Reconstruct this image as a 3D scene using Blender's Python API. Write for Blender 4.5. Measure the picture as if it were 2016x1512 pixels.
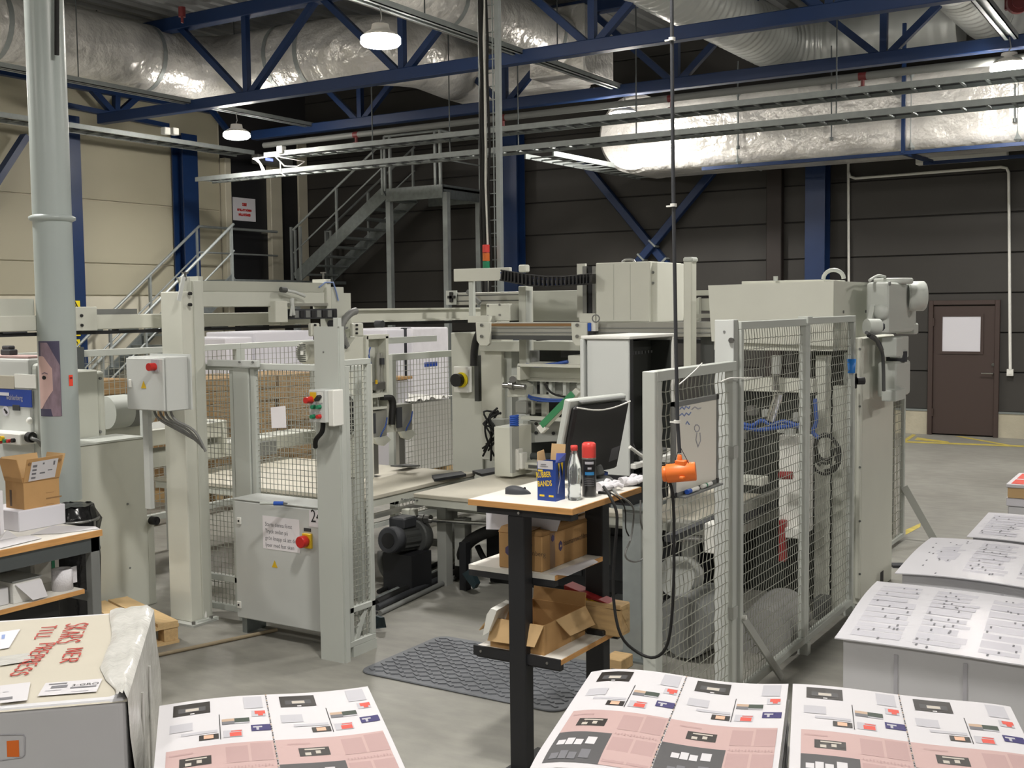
import bpy, bmesh, math, random
from mathutils import Vector, Matrix
random.seed(7)
for o in list(bpy.data.objects): bpy.data.objects.remove(o)
SC = bpy.context.scene
COL = SC.collection
# ------------------------------------------------------------------ camera
CAM_H = 2.05; FPX = 2235.0; W, HH = 2016, 1512
_y, _p, _r = (math.radians(a) for a in (32.0, 3.87, 0.63))
FW = Vector((-math.sin(_y)*math.cos(_p), math.cos(_y)*math.cos(_p), -math.sin(_p)))
_rt = Vector((math.cos(_y), math.sin(_y), 0)); _up = _rt.cross(FW)
RT = _rt*math.cos(_r) - _up*math.sin(_r); UP = _rt*math.sin(_r) + _up*math.cos(_r)
EYE = Vector((0, 0, CAM_H))
cam = bpy.data.cameras.new('camera'); co = bpy.data.objects.new('camera', cam); COL.objects.link(co)
M = Matrix((RT, UP, -FW)).transposed().to_4x4(); M.translation = EYE; co.matrix_world = M
cam.sensor_width = 36; cam.lens = FPX/W*36; cam.clip_start = .05; cam.clip_end = 200
SC.camera = co
# ------------------------------------------------------------------ world, exposure
wd = bpy.data.worlds.new('hall_air'); SC.world = wd; wd.use_nodes = True
wd.node_tree.nodes['Background'].inputs[0].default_value = (.75, .8, .9, 1)
wd.node_tree.nodes['Background'].inputs[1].default_value = .03
SC.view_settings.view_transform = 'Standard'; SC.view_settings.look = 'None'
SC.view_settings.gamma = 1; SC.view_settings.use_curve_mapping = False
SC.view_settings.exposure = 0.0
LAMP_W = 75.0

# ------------------------------------------------------------------ measuring: a direction of view cut by a plane of the hall
def ray(px, py): return FW + RT*((px-W/2)/FPX) - UP*((py-HH/2)/FPX)
def G(px, py, z=0.0):
    d = ray(px, py); return EYE + d*((z-CAM_H)/d.z)
def PX(px, py, x):
    d = ray(px, py); return EYE + d*(x/d.x)
def PY(px, py, y):
    d = ray(px, py); return EYE + d*(y/d.y)

# ------------------------------------------------------------------ materials
def lin(h):
    h = h.lstrip('#'); c = [int(h[i:i+2], 16)/255 for i in (0, 2, 4)]
    return tuple(((v+.055)/1.055)**2.4 if v > .04045 else v/12.92 for v in c) + (1,)
MATS = {}
def mat(name, hexc, rough=.5, metal=0., var=.0, vscale=6., bump=0., bscale=40., spec=.5, stretch=None, bdist=.02, emit=0., trans=0., coat=0.):
    m = bpy.data.materials.new(name); m.use_nodes = True; nt = m.node_tree; b = nt.nodes['Principled BSDF']
    c = lin(hexc); b.inputs['Base Color'].default_value = c
    b.inputs['Roughness'].default_value = rough; b.inputs['Metallic'].default_value = metal
    b.inputs['Specular IOR Level'].default_value = spec
    if trans: b.inputs['Transmission Weight'].default_value = trans
    if coat: b.inputs['Coat Weight'].default_value = coat
    if emit:
        b.inputs['Emission Color'].default_value = c; b.inputs['Emission Strength'].default_value = emit
    if var or bump:
        tc = nt.nodes.new('ShaderNodeTexCoord'); src = tc.outputs['Object']
        if stretch:
            mp = nt.nodes.new('ShaderNodeMapping'); mp.inputs['Scale'].default_value = stretch
            nt.links.new(src, mp.inputs[0]); src = mp.outputs[0]
        if var:
            n = nt.nodes.new('ShaderNodeTexNoise'); n.inputs['Scale'].default_value = vscale; n.inputs['Detail'].default_value = 5
            nt.links.new(src, n.inputs['Vector'])
            r = nt.nodes.new('ShaderNodeMapRange'); r.inputs[1].default_value = .3; r.inputs[2].default_value = .7
            r.inputs[3].default_value = 1-var; r.inputs[4].default_value = 1+var
            nt.links.new(n.outputs[0], r.inputs[0])
            mx = nt.nodes.new('ShaderNodeMix'); mx.data_type = 'RGBA'; mx.blend_type = 'MULTIPLY'; mx.inputs[0].default_value = 1
            mx.inputs[6].default_value = c; nt.links.new(r.outputs[0], mx.inputs[7]); nt.links.new(mx.outputs[2], b.inputs['Base Color'])
        if bump:
            n2 = nt.nodes.new('ShaderNodeTexNoise'); n2.inputs['Scale'].default_value = bscale; n2.inputs['Detail'].default_value = 4
            nt.links.new(src, n2.inputs['Vector'])
            bp = nt.nodes.new('ShaderNodeBump'); bp.inputs['Strength'].default_value = bump; bp.inputs['Distance'].default_value = bdist
            nt.links.new(n2.outputs[0], bp.inputs['Height']); nt.links.new(bp.outputs[0], b.inputs['Normal'])
    MATS[name] = m; return m

mat('machine_paint', '#c4c6bc', .42, var=.03, vscale=3)
mat('machine_paint_warm', '#cfd0c5', .42, var=.03, vscale=3)
mat('cabinet_paint', '#c6c9c6', .45, var=.02, vscale=4)
mat('fence_paint', '#bcc0ba', .45)
mat('wire_paint', '#9b9d93', .45)
mat('grey_post', '#a9aba6', .45, var=.04, vscale=3)
mat('pipe_paint', '#aab3b1', .32, var=.04, vscale=2)
mat('white_paint', '#e4e4de', .45)
mat('white_sheet', '#d4d3da', .75)
mat('paper', '#c8c6c9', .8)
mat('bright_paper', '#e9e5e8', .8)
mat('paper_gloss', '#cecdd2', .28, spec=.5)
mat('paper_edge', '#d8d8d4', .8, var=.06, vscale=30, stretch=(.2, .2, 40))
mat('aluminium', '#b9b9b2', .38, metal=.75)
mat('steel', '#9a9a98', .3, metal=.9)
mat('chrome', '#d8d8d6', .15, metal=1.)
mat('galvanised', '#8f9696', .42, metal=.7, var=.12, vscale=14)
mat('galvanised_pale', '#959b9a', .5, metal=.35, var=.08, vscale=10)
mat('zinc_dark', '#5d6263', .5, metal=.5)
mat('black_plastic', '#1a1a1b', .5)
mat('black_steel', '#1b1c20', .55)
mat('black_rubber', '#141414', .7)
mat('dark_inside', '#20231f', .7)  # near-black: painted shade on the machine backing panels, also the enclosure lining
mat('charcoal', '#34363a', .6)
mat('dark_grey', '#4a4c4b', .55)
mat('mid_grey', '#777977', .55)
mat('hose_grey', '#7b7c7a', .5)
mat('blue_steel', '#122d57', .42, var=.05)
mat('blue_band', '#1b3f97', .4)
mat('blue_plastic', '#2352b0', .4)
mat('cable_blue', '#2c4f9a', .45)
mat('cup_blue', '#2277c9', .4)
mat('red_plastic', '#c32a26', .35)
mat('red_paint', '#8d2224', .5)
mat('sprinkler_red', '#6a2426', .45)
mat('dark_red', '#7d1c22', .4)
mat('cap_red', '#d8453f', .35)
mat('orange_plastic', '#e8742a', .45)
mat('orange_sticker', '#ef4b33', .5)
mat('yellow_plastic', '#d9b21f', .45)
mat('yellow_sign', '#e9d320', .5)
mat('yellow_paint', '#c2a330', .5)
mat('floor_yellow', '#b3a24e', .7, var=.25, vscale=9)
mat('green_plastic', '#1f7d58', .4)
mat('green_strip', '#3f8a5d', .45)
mat('lamp_orange', '#d06a2c', .35)
mat('cardboard', '#b48d5c', .8, var=.05, vscale=8, bump=.05, bscale=90)
mat('cardboard_inside', '#c3a376', .85, var=.04)
mat('cardboard_edge', '#8b6a45', .85)
mat('kraft_tape', '#8d6f52', .4)
mat('print_brown', '#5b4a3c', .7)
mat('print_violet', '#4a4164', .7)
mat('wood_pale', '#c9ab7c', .7, var=.1, vscale=5, stretch=(1, 9, 9))
mat('wood_edge', '#c8955a', .6, var=.12, vscale=8, stretch=(1, 1, 14))
mat('wood_block', '#c0a173', .75, var=.14, vscale=4, stretch=(2, 12, 12))
mat('wood_pole', '#8d8068', .7, var=.1)
mat('laminate', '#d8d5cd', .45, var=.03)
mat('table_top', '#c6c1b2', .5, var=.08, vscale=2.5)
mat('bag_black', '#101012', .22, bump=.5, bscale=9)
mat('wrap_film', '#c6c5c0', .22, bump=.35, bscale=14, spec=.6)
mat('wrapped_paper', '#c9c9cc', .55, var=.02)
mat('box_top_grey', '#b9b3a4', .6, var=.04, vscale=3)
mat('fabric_white', '#dcdade', .9, bump=.3, bscale=120)
mat('mat_rubber', '#686b70', .55, var=.1, vscale=5)
mat('door_brown', '#40332f', .5)
mat('wall_dark', '#363431', .6, var=.1, vscale=1.2)
mat('wall_blackish', '#232224', .7)
mat('column_brown', '#2c2522', .6)
mat('wall_cream', '#aca792', .55, var=.03, vscale=.7)
mat('wall_cream_light', '#cfcab8', .55, var=.02, vscale=.7)
mat('trim_cream', '#c8c3b0', .5)
mat('wall_plain', '#5f5d59', .7)
mat('concrete_base', '#b0aa97', .8, var=.12, vscale=3, bump=.2, bscale=20)
mat('deck_steel', '#9ea0a0', .5, metal=.15)
mat('ink_black', '#1d1d1f', .6)
mat('ink_grey', '#6d6d72', .7)
mat('ink_pale', '#b2b1b7', .8)
mat('ink_pale_print', '#b9b8c0', .35)
mat('marker_red', '#b8443c', .5)
mat('marker_blue', '#7f93c2', .6)
mat('page_pink', '#b79b98', .6)
mat('page_pink_deep', '#ac8f8d', .6)
mat('page_charcoal', '#4a494b', .6)
mat('page_black', '#26211f', .5)
mat('page_glow', '#b7b0a6', .6)
mat('page_red', '#cc5246', .6)
mat('page_indigo', '#322c62', .6)
mat('page_green', '#3a443c', .6)
mat('page_tan', '#b39a84', .6)
mat('skin_print', '#d9a98f', .6)
mat('poster_dark', '#4b4860', .5)
mat('poster_skin', '#d3b2ac', .5, var=.06, vscale=10)
mat('poster_hair', '#8d7a86', .6, var=.25, vscale=30, stretch=(1, 1, .35))
mat('lamp_body', '#d6d2cb', .5)
mat('lamp_glow', '#fff8ee', .5, emit=150.)
mat('led_blue', '#8fa2ff', .5, emit=1.6)
mat('duct_foil', '#dcdad6', .3, metal=.35, bump=1., bscale=3.2, var=.22, vscale=1.6, bdist=.09)
mat('duct_spiral', '#cdd0cd', .33, metal=.35, bump=.1, bscale=3)
mat('bottle_plastic', '#e8eef0', .04, trans=.9, spec=.5)
mat('can_black', '#1c1c1e', .3)
mat('cyan_print', '#2f7db5', .5)
mat('yellow_print', '#e6c42d', .5)
mat('box_blue', '#20408f', .35)
mat('flap_blue', '#5666b8', .4)
mat('white_board', '#e6e3d8', .25)
mat('carbon_tile', '#8a8a88', .5)
mat('teal_dark', '#23343a', .6)
mat('packed_white', '#dcdadf', .6, var=.05, vscale=9)
mat('stack_brown', '#957a55', .85, var=.3, vscale=3, stretch=(2, 2, 60))

# concrete floor: worn grey, lighter dust, darker rolled marks
def floor_material():
    m = bpy.data.materials.new('floor_concrete'); m.use_nodes = True; nt = m.node_tree; b = nt.nodes['Principled BSDF']
    tc = nt.nodes.new('ShaderNodeTexCoord')
    def noise(s, d, st=(1, 1, 1)):
        mp = nt.nodes.new('ShaderNodeMapping'); mp.inputs['Scale'].default_value = st
        n = nt.nodes.new('ShaderNodeTexNoise'); n.inputs['Scale'].default_value = s; n.inputs['Detail'].default_value = d
        nt.links.new(tc.outputs['Object'], mp.inputs[0]); nt.links.new(mp.outputs[0], n.inputs['Vector']); return n
    n1 = noise(.9, 8); n2 = noise(5, 6, (1, 2.2, 1)); n3 = noise(60, 3)
    cr = nt.nodes.new('ShaderNodeValToRGB'); cr.color_ramp.elements[0].position = .3; cr.color_ramp.elements[1].position = .72
    cr.color_ramp.elements[0].color = lin('#807e77'); cr.color_ramp.elements[1].color = lin('#92918a')
    nt.links.new(n1.outputs[0], cr.inputs[0])
    cr2 = nt.nodes.new('ShaderNodeValToRGB'); cr2.color_ramp.elements[0].position = .35; cr2.color_ramp.elements[1].position = .65
    cr2.color_ramp.elements[0].color = (.72, .72, .72, 1); cr2.color_ramp.elements[1].color = (1.08, 1.08, 1.06, 1)
    nt.links.new(n2.outputs[0], cr2.inputs[0])
    mx = nt.nodes.new('ShaderNodeMix'); mx.data_type = 'RGBA'; mx.blend_type = 'MULTIPLY'; mx.inputs[0].default_value = .5
    nt.links.new(cr.outputs[0], mx.inputs[6]); nt.links.new(cr2.outputs[0], mx.inputs[7]); nt.links.new(mx.outputs[2], b.inputs['Base Color'])
    b.inputs['Roughness'].default_value = .5
    bp = nt.nodes.new('ShaderNodeBump'); bp.inputs['Strength'].default_value = .12; bp.inputs['Distance'].default_value = .004
    nt.links.new(n3.outputs[0], bp.inputs['Height']); nt.links.new(bp.outputs[0], b.inputs['Normal'])
    MATS['floor_concrete'] = m
floor_material()

# ------------------------------------------------------------------ mesh builder
class MB:
    def __init__(s): s.v = []; s.f = []; s.mi = []; s.sm = []
    def add(s, vs, fs, mi=0, smooth=False):
        o = len(s.v); s.v += [Vector(v) for v in vs]
        for f in fs: s.f.append(tuple(i+o for i in f)); s.mi.append(mi); s.sm.append(smooth)
        return s
    def box(s, x0, y0, z0, x1, y1, z1, mi=0):
        x0, x1 = sorted((x0, x1)); y0, y1 = sorted((y0, y1)); z0, z1 = sorted((z0, z1))
        return s.add([(x0,y0,z0),(x1,y0,z0),(x1,y1,z0),(x0,y1,z0),(x0,y0,z1),(x1,y0,z1),(x1,y1,z1),(x0,y1,z1)],
            [(0,3,2,1),(4,5,6,7),(0,1,5,4),(1,2,6,5),(2,3,7,6),(3,0,4,7)], mi)
    def hexa(s, b, t, mi=0):   # bottom four points, top four points, both counter-clockwise from above
        return s.add(list(b)+list(t), [(3,2,1,0),(4,5,6,7),(0,1,5,4),(1,2,6,5),(2,3,7,6),(3,0,4,7)], mi)
    def bar(s, a, b, w, h, mi=0, up=(0,0,1)):   # rectangular bar from a to b: w across, h along up
        a = Vector(a); b = Vector(b); d = (b-a).normalized(); u = Vector(up)
        if abs(d.dot(u)) > .98: u = Vector((0,1,0))
        r = d.cross(u).normalized(); u = r.cross(d).normalized(); r *= w/2; u *= h/2
        return s.add([a-r-u,a+r-u,a+r+u,a-r+u,b-r-u,b+r-u,b+r+u,b-r+u], [(0,1,2,3),(7,6,5,4),(4,5,1,0),(5,6,2,1),(6,7,3,2),(7,4,0,3)], mi)
    def cyl(s, a, b, r, n=16, r2=None, mi=0, cap=True, smooth=True):
        a = Vector(a); b = Vector(b); r2 = r if r2 is None else r2; d = (b-a).normalized()
        u = d.orthogonal().normalized(); w = d.cross(u); vs = []
        for c, rr in ((a, r), (b, r2)):
            for i in range(n):
                t = 2*math.pi*i/n; vs.append(c+(u*math.cos(t)+w*math.sin(t))*rr)
        s.add(vs, [(i,(i+1)%n,n+(i+1)%n,n+i) for i in range(n)], mi, smooth)
        if cap: s.add(vs[:n], [tuple(reversed(range(n)))], mi); s.add(vs[n:], [tuple(range(n))], mi)
        return s
    def tube(s, pts, r, n=8, mi=0, cap=True, radii=None):
        pts = [Vector(p) for p in pts]; k = len(pts); vs = []; prev = None
        for i, p in enumerate(pts):
            d = ((pts[min(i+1,k-1)]-pts[i]).normalized() + (pts[i]-pts[max(i-1,0)]).normalized())
            d = d.normalized() if d.length > 1e-6 else (pts[min(i+1,k-1)]-pts[max(i-1,0)]).normalized()
            u = d.orthogonal().normalized() if prev is None else (prev-d*prev.dot(d)).normalized()
            prev = u; w = d.cross(u); rr = radii[i] if radii else r
            for j in range(n):
                t = 2*math.pi*j/n; vs.append(p+(u*math.cos(t)+w*math.sin(t))*rr)
        s.add(vs, [(i*n+j, i*n+(j+1)%n, (i+1)*n+(j+1)%n, (i+1)*n+j) for i in range(k-1) for j in range(n)], mi, True)
        if cap: s.add(vs[:n], [tuple(reversed(range(n)))], mi); s.add(vs[-n:], [tuple(range(n))], mi)
        return s
    def prism(s, poly, vec, mi=0, smooth=False):
        n = len(poly); vec = Vector(vec); P = [Vector(p) for p in poly]
        nn = Vector((0,0,0))
        for i in range(n): nn += P[i].cross(P[(i+1)%n])
        if nn.dot(vec) > 0: P.reverse()
        s.add(P, [tuple(range(n))], mi); s.add([p+vec for p in P], [tuple(reversed(range(n)))], mi)
        return s.add(P+[p+vec for p in P], [((i+1)%n, i, n+i, n+(i+1)%n) for i in range(n)], mi, smooth)
    def quad(s, a, b, c, d, mi=0): return s.add([a,b,c,d], [(0,1,2,3)], mi)
    def lathe(s, prof, org, n=24, axis=(0,0,1), mi=0):
        ax = Vector(axis).normalized(); u = ax.orthogonal().normalized(); w = ax.cross(u); org = Vector(org); vs = []
        for r, h in prof:
            for j in range(n):
                t = 2*math.pi*j/n; vs.append(org+ax*h+(u*math.cos(t)+w*math.sin(t))*max(r, 1e-4))
        s.add(vs, [(i*n+j, i*n+(j+1)%n, (i+1)*n+(j+1)%n, (i+1)*n+j) for i in range(len(prof)-1) for j in range(n)], mi, True)
        s.add(vs[:n], [tuple(reversed(range(n)))], mi); return s.add(vs[-n:], [tuple(range(n))], mi)
    def ball(s, c, r, n=12, sc=(1,1,1), mi=0):
        c = Vector(c); k = n//2; vs = []
        for i in range(k+1):
            a = math.pi*i/k
            for j in range(n):
                t = 2*math.pi*j/n; vs.append(c+Vector((math.sin(a)*math.cos(t)*sc[0], math.sin(a)*math.sin(t)*sc[1], -math.cos(a)*sc[2]))*r)
        return s.add(vs, [(i*n+j, i*n+(j+1)%n, (i+1)*n+(j+1)%n, (i+1)*n+j) for i in range(k) for j in range(n)], mi, True)
    def xf(s, mtx):
        s.v = [mtx @ v for v in s.v]; return s

def link_mesh(name, mb, mats, parent=None, bev=0., seg=1, clean=True):
    me = bpy.data.meshes.new(name)
    vs = mb.v
    lo = Vector((min(v.x for v in vs), min(v.y for v in vs), min(v.z for v in vs))); hi = Vector((max(v.x for v in vs), max(v.y for v in vs), max(v.z for v in vs)))
    org = Vector(((lo.x+hi.x)/2, (lo.y+hi.y)/2, lo.z))
    me.from_pydata([v-org for v in vs], [], mb.f)
    for m in (mats if isinstance(mats, (list, tuple)) else [mats]): me.materials.append(MATS[m])
    me.polygons.foreach_set('material_index', mb.mi); me.polygons.foreach_set('use_smooth', mb.sm)
    if bev:
        bm = bmesh.new(); bm.from_mesh(me); bmesh.ops.remove_doubles(bm, verts=bm.verts, dist=1e-5)
        es = [e for e in bm.edges if len(e.link_faces) == 2 and e.calc_face_angle(0) > .6]
        bmesh.ops.bevel(bm, geom=es, offset=bev, segments=seg, affect='EDGES', profile=.6, clamp_overlap=True)
        bm.to_mesh(me); bm.free()
    me.update()
    o = bpy.data.objects.new(name, me); COL.objects.link(o)
    o.location = org
    if parent is not None:
        o.parent = parent; o.location = org - world_loc(parent)
    return o
def world_loc(o):
    l = o.location.copy()
    while o.parent: o = o.parent; l = l + o.location
    return l
def thing(name, label, cat, loc, group=None):
    o = bpy.data.objects.new(name, None); COL.objects.link(o); o.location = Vector(loc); o.empty_display_size = .1
    o['label'] = label; o['category'] = cat
    if group: o['group'] = group
    return o
def part(name, mb, m, parent, bev=0., seg=1, label=None, stuff=False):
    o = link_mesh(name, mb, m, parent, bev, seg)
    if label: o['label'] = label
    if stuff: o['kind'] = 'stuff'
    return o
def solo(name, mb, m, label, cat, group=None, bev=0., seg=1):
    o = link_mesh(name, mb, m, None, bev, seg); o['label'] = label; o['category'] = cat
    if group: o['group'] = group
    return o
def struct(name, mb, m, parent=None, bev=0.):
    o = link_mesh(name, mb, m, parent, bev)
    if parent is None: o['kind'] = 'structure'
    return o
def dup(root, loc, label=None, group=None, rz=None):
    r = root.copy(); COL.objects.link(r); r.location = Vector(loc)
    if rz is not None: r.rotation_euler = (0, 0, rz)
    if label: r['label'] = label
    if group: r['group'] = group
    for ch in list(root.children):
        c = ch.copy(); COL.objects.link(c); c.parent = r
        for g in ch.children:
            d = g.copy(); COL.objects.link(d); d.parent = c
    return r
# boxes measured on a plane: front face on the plane y, or right face on the plane x
def fr(px0, py0, px1, py1, y):
    xm, ym = (px0+px1)/2, (py0+py1)/2
    return PY(px0, ym, y).x, PY(px1, ym, y).x, PY(xm, py1, y).z, PY(xm, py0, y).z
def fbox(mb, px0, py0, px1, py1, y, dep, mi=0):
    x0, x1, z0, z1 = fr(px0, py0, px1, py1, y); mb.box(x0, y, z0, x1, y+dep, z1, mi); return mb
def sr(px0, py0, px1, py1, x):
    xm, ym = (px0+px1)/2, (py0+py1)/2
    return PX(px0, ym, x).y, PX(px1, ym, x).y, PX(xm, py1, x).z, PX(xm, py0, x).z
def sbox(mb, px0, py0, px1, py1, x, dep, mi=0):
    y0, y1, z0, z1 = sr(px0, py0, px1, py1, x); mb.box(x-dep, y0, z0, x, y1, z1, mi); return mb
# lettering: a flat text mesh placed by origin, right and up vectors
def lettering(name, txt, org, rgt, up, size, m, parent, align='LEFT', off=.0006, sx=1., bold=0.):
    cu = bpy.data.curves.new('txt', 'FONT'); cu.body = txt; cu.size = size; cu.align_x = align; cu.offset = bold; cu.resolution_u = 2
    to = bpy.data.objects.new('txt', cu); COL.objects.link(to)
    dg = bpy.context.evaluated_depsgraph_get(); me = bpy.data.meshes.new_from_object(to.evaluated_get(dg))
    bpy.data.objects.remove(to)
    R_ = Vector(rgt).normalized(); U_ = Vector(up).normalized(); N_ = R_.cross(U_).normalized(); org = Vector(org)
    mb = MB(); mb.v = [org + R_*(v.co.x*sx) + U_*v.co.y + N_*off for v in me.vertices]
    for p in me.polygons: mb.f.append(tuple(p.vertices)); mb.mi.append(0); mb.sm.append(False)
    bpy.data.meshes.remove(me)
    return part(name, mb, m, parent)
# crimped wire grid in a rectangle given by corner, two axes and their lengths
def wires(mb, org, u, v, lu, lv, du, dv, r, crimp=0.):
    org = Vector(org); u = Vector(u).normalized(); v = Vector(v).normalized(); n = u.cross(v).normalized()
    def run(a, d, L, step, side):
        k = max(1, int(L/step)) if crimp else 1
        prev = None
        for i in range(k+1):
            t = min(L, i*(L/k)); c = a + d*t + n*(crimp*(1 if i % 2 else -1)) + side*(crimp*(1 if i % 2 else -1))
            ring = [c+(side+n)*r*.7, c+(side-n)*r*.7, c+(-side-n)*r*.7, c+(-side+n)*r*.7]
            o = len(mb.v); mb.v += ring
            if prev is not None:
                for j in range(4):
                    mb.f.append((prev+j, prev+(j+1) % 4, o+(j+1) % 4, o+j)); mb.mi.append(0); mb.sm.append(False)
            prev = o
    nu = max(1, round(lu/du)); nv = max(1, round(lv/dv))
    for i in range(1, nu): run(org+u*(lu*i/nu), v, lv, dv, u)
    for i in range(1, nv): run(org+v*(lv*i/nv), u, lu, du, v)
    return mb
# one fence panel: frame of square tube and a wire grid
def fence_panel(t, a, b, z0, z1, fw=.035, du=.045, dv=.045, r=.0022, crimp=0., rails=(), fm='fence_paint', wm='wire_paint', stiles=(True, True)):
    a = Vector((a[0], a[1], 0)); b = Vector((b[0], b[1], 0)); d = (b-a).normalized(); L = (b-a).length
    for nm, p, q in (('frame_rail', (0, z0+fw/2), (L, z0+fw/2)), ('frame_rail', (0, z1-fw/2), (L, z1-fw/2))):
        part(nm, MB().bar(a+d*p[0]+Vector((0,0,p[1])), a+d*q[0]+Vector((0,0,q[1])), fw, fw), fm, t, .003)
    for zr in rails: part('frame_rail', MB().bar(a+Vector((0,0,zr)), b+Vector((0,0,zr)), fw, fw), fm, t, .003)
    for k, s_ in enumerate((fw/2, L-fw/2)):
        if stiles[k]: part('frame_stile', MB().bar(a+d*s_+Vector((0,0,z0+fw)), a+d*s_+Vector((0,0,z1-fw)), fw, fw), fm, t, .003)
    m = MB(); wires(m, a+d*fw+Vector((0,0,z0+fw)), d, (0,0,1), L-2*fw, z1-z0-2*fw, du, dv, r, crimp)
    part('wire_mesh', m, wm, t, stuff=True)
# ------------------------------------------------------------------ the hall
XW, YB, ZC = -16.6, 18.4, 6.75
struct('floor', MB().box(XW-.3, -8, -.2, 9, YB+.3, 0), 'floor_concrete')
wl = struct('wall_left', MB().box(XW-.3, -8, 0, XW-.03, YB+.3, ZC), 'trim_cream')
for z0, z1 in ((0, 1.78), (1.8, 2.32), (2.34, 2.88), (2.9, 3.97), (3.99, 5.06), (5.08, ZC)):
    struct('panel', MB().box(XW-.04, -8, z0, XW, 15.9, z1), 'wall_cream_light' if z1 < 2.33 else 'wall_cream', wl, .006)
wb = struct('wall_back', MB().box(XW-.3, YB+.03, 0, 9, YB+.3, ZC), 'wall_blackish')
zb = PY(1800, 808, YB).z
for k in range(11):
    z0 = zb+.03+k*.6; z1 = min(z0+.585, ZC)
    struct('panel', MB().box(XW, YB, z0, 9, YB+.04, z1), 'wall_dark', wb, .008)
dx0, dx1 = PY(1828, 730, YB).x, PY(1968, 730, YB).x
for x0, x1 in ((XW, dx0), (dx1, 9)):
    struct('plinth', MB().box(x0, YB-.03, 0, x1, YB+.05, zb), 'concrete_base', wb)
    struct('flashing', MB().box(x0, YB-.04, zb, x1, YB+.02, zb+.03), 'galvanised', wb)
struct('wall_right', MB().box(9, -8, 0, 9.3, YB+.3, ZC), 'wall_plain')
struct('wall_front', MB().box(XW-.3, -8.3, 0, 9.3, -8, ZC), 'wall_plain')
# roof deck: trapezoidal sheet with ribs along the hall
m = MB(); x = XW; prof = []
while x < 9:
    prof += [(x, ZC), (x+.11, ZC), (x+.15, ZC+.09), (x+.26, ZC+.09)]; x += .3
vs = [(p[0], -8, p[1]) for p in prof]+[(p[0], YB+.1, p[1]) for p in prof]; n = len(prof)
m.add(vs, [(i, i+1, n+i+1, n+i) for i in range(n-1)])
m.box(XW, -8, ZC+.12, 9, YB+.2, ZC+.2)
struct('ceiling', m, 'deck_steel')

# door in the dark wall
dr = struct('door_1', MB().box(dx0+.07, YB-.03, .02, dx1-.07, YB+.05, PY(1900, 602, YB).z), 'door_brown', None, .006)
fr_ = .07; zt = PY(1900, 591, YB).z
for a in ((dx0, 0, dx0+fr_, zt), (dx1-fr_, 0, dx1, zt), (dx0+fr_, zt-fr_, dx1-fr_, zt)):
    struct('door_frame', MB().box(a[0], YB-.06, a[1], a[2], YB+.04, a[3]), 'door_brown', dr, .005)
x0, x1, z0, z1 = fr(1850, 618, 1936, 697, YB-.04)
for a in ((x0, z0, x1, z0+.04), (x0, z1-.04, x1, z1), (x0, z0+.04, x0+.04, z1-.04), (x1-.04, z0+.04, x1, z1-.04)):
    struct('window_bead', MB().box(a[0], YB-.045, a[1], a[2], YB-.03, a[3]), 'door_brown', dr)
struct('window_pane', MB().box(x0+.04, YB-.037, z0+.04, x1-.04, YB-.031, z1-.04), 'white_sheet', dr)
h = PY(1945, 735, YB-.05)
struct('door_handle', MB().cyl((h.x+.07, YB-.03, h.z), (h.x+.07, YB-.09, h.z), .012).cyl((h.x+.075, YB-.085, h.z), (h.x-.09, YB-.085, h.z), .012), 'chrome', dr)
struct('lock', MB().cyl((h.x+.07, YB-.03, h.z+.13), (h.x+.07, YB-.045, h.z+.13), .026), 'chrome', dr)
for z in (.35, 1.75): struct('hinge', MB().cyl((dx0+.075, YB-.045, z-.06), (dx0+.075, YB-.045, z+.06), .015, 8), 'door_brown', dr)

# yellow floor marking by the door
for ti, pts in enumerate((((1776, 868), (1796, 855), (1804, 856), (1786, 868)), ((1800, 866), (1870, 872), (1866, 869), (1806, 861)), ((1776, 871), (2016, 880), (2016, 877), (1776, 868)),
            ((1880, 859), (1975, 876), (1990, 876), (1894, 859)), ((1985, 857), (2016, 863), (2016, 858), (2000, 854)), ((1783, 1053), (1812, 1037), (1812, 1030), (1783, 1043)))):
    p = [G(*q, .002) for q in pts]
    mk = MB().add(p, [(0, 1, 2, 3)] if (p[1]-p[0]).cross(p[2]-p[1]).z > 0 else [(3, 2, 1, 0)])
    struct('trim_%d' % (ti+1), mk, 'floor_yellow')

# steel columns
def h_column(t, x, y, z1, w=.3, d=.3, m='blue_steel', along='x'):
    if along == 'x':
        part('flange', MB().box(x-w/2, y-d/2, 0, x+w/2, y-d/2+.03, z1), m, t); part('flange', MB().box(x-w/2, y+d/2-.03, 0, x+w/2, y+d/2, z1), m, t)
        part('web', MB().box(x-.015, y-d/2+.03, 0, x+.015, y+d/2-.03, z1), m, t)
    else:
        part('flange', MB().box(x-d/2, y-w/2, 0, x-d/2+.03, y+w/2, z1), m, t); part('flange', MB().box(x+d/2-.03, y-w/2, 0, x+d/2, y+w/2, z1), m, t)
        part('web', MB().box(x-d/2+.03, y-.015, 0, x+d/2-.03, y+.015, z1), m, t)
def column(px, label, y=None, **k):
    p = PX(px, 400, XW+.2) if y is None else PY(px, 400, y)
    t = thing('steel_column', label, 'column', (p.x, p.y, 0), 'blue steel columns'); h_column(t, p.x, p.y, 5.3, **k); return p
c1 = column(136, 'blue steel column against the cream wall behind the grey duct pipe', along='y', w=.3, d=.3)
c2 = column(366, 'blue steel column against the cream wall left of the stair', along='y', w=.36, d=.3)
column(1012, 'blue steel column at the dark wall behind the hanging cable bundle', y=YB-.22, w=.3)
column(1610, 'blue steel column at the dark wall beside the brown downpipe casing', y=YB-.22, w=.32)
x0, x1, _, z1 = fr(1510, 300, 1540, 560, YB-.1)
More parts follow.
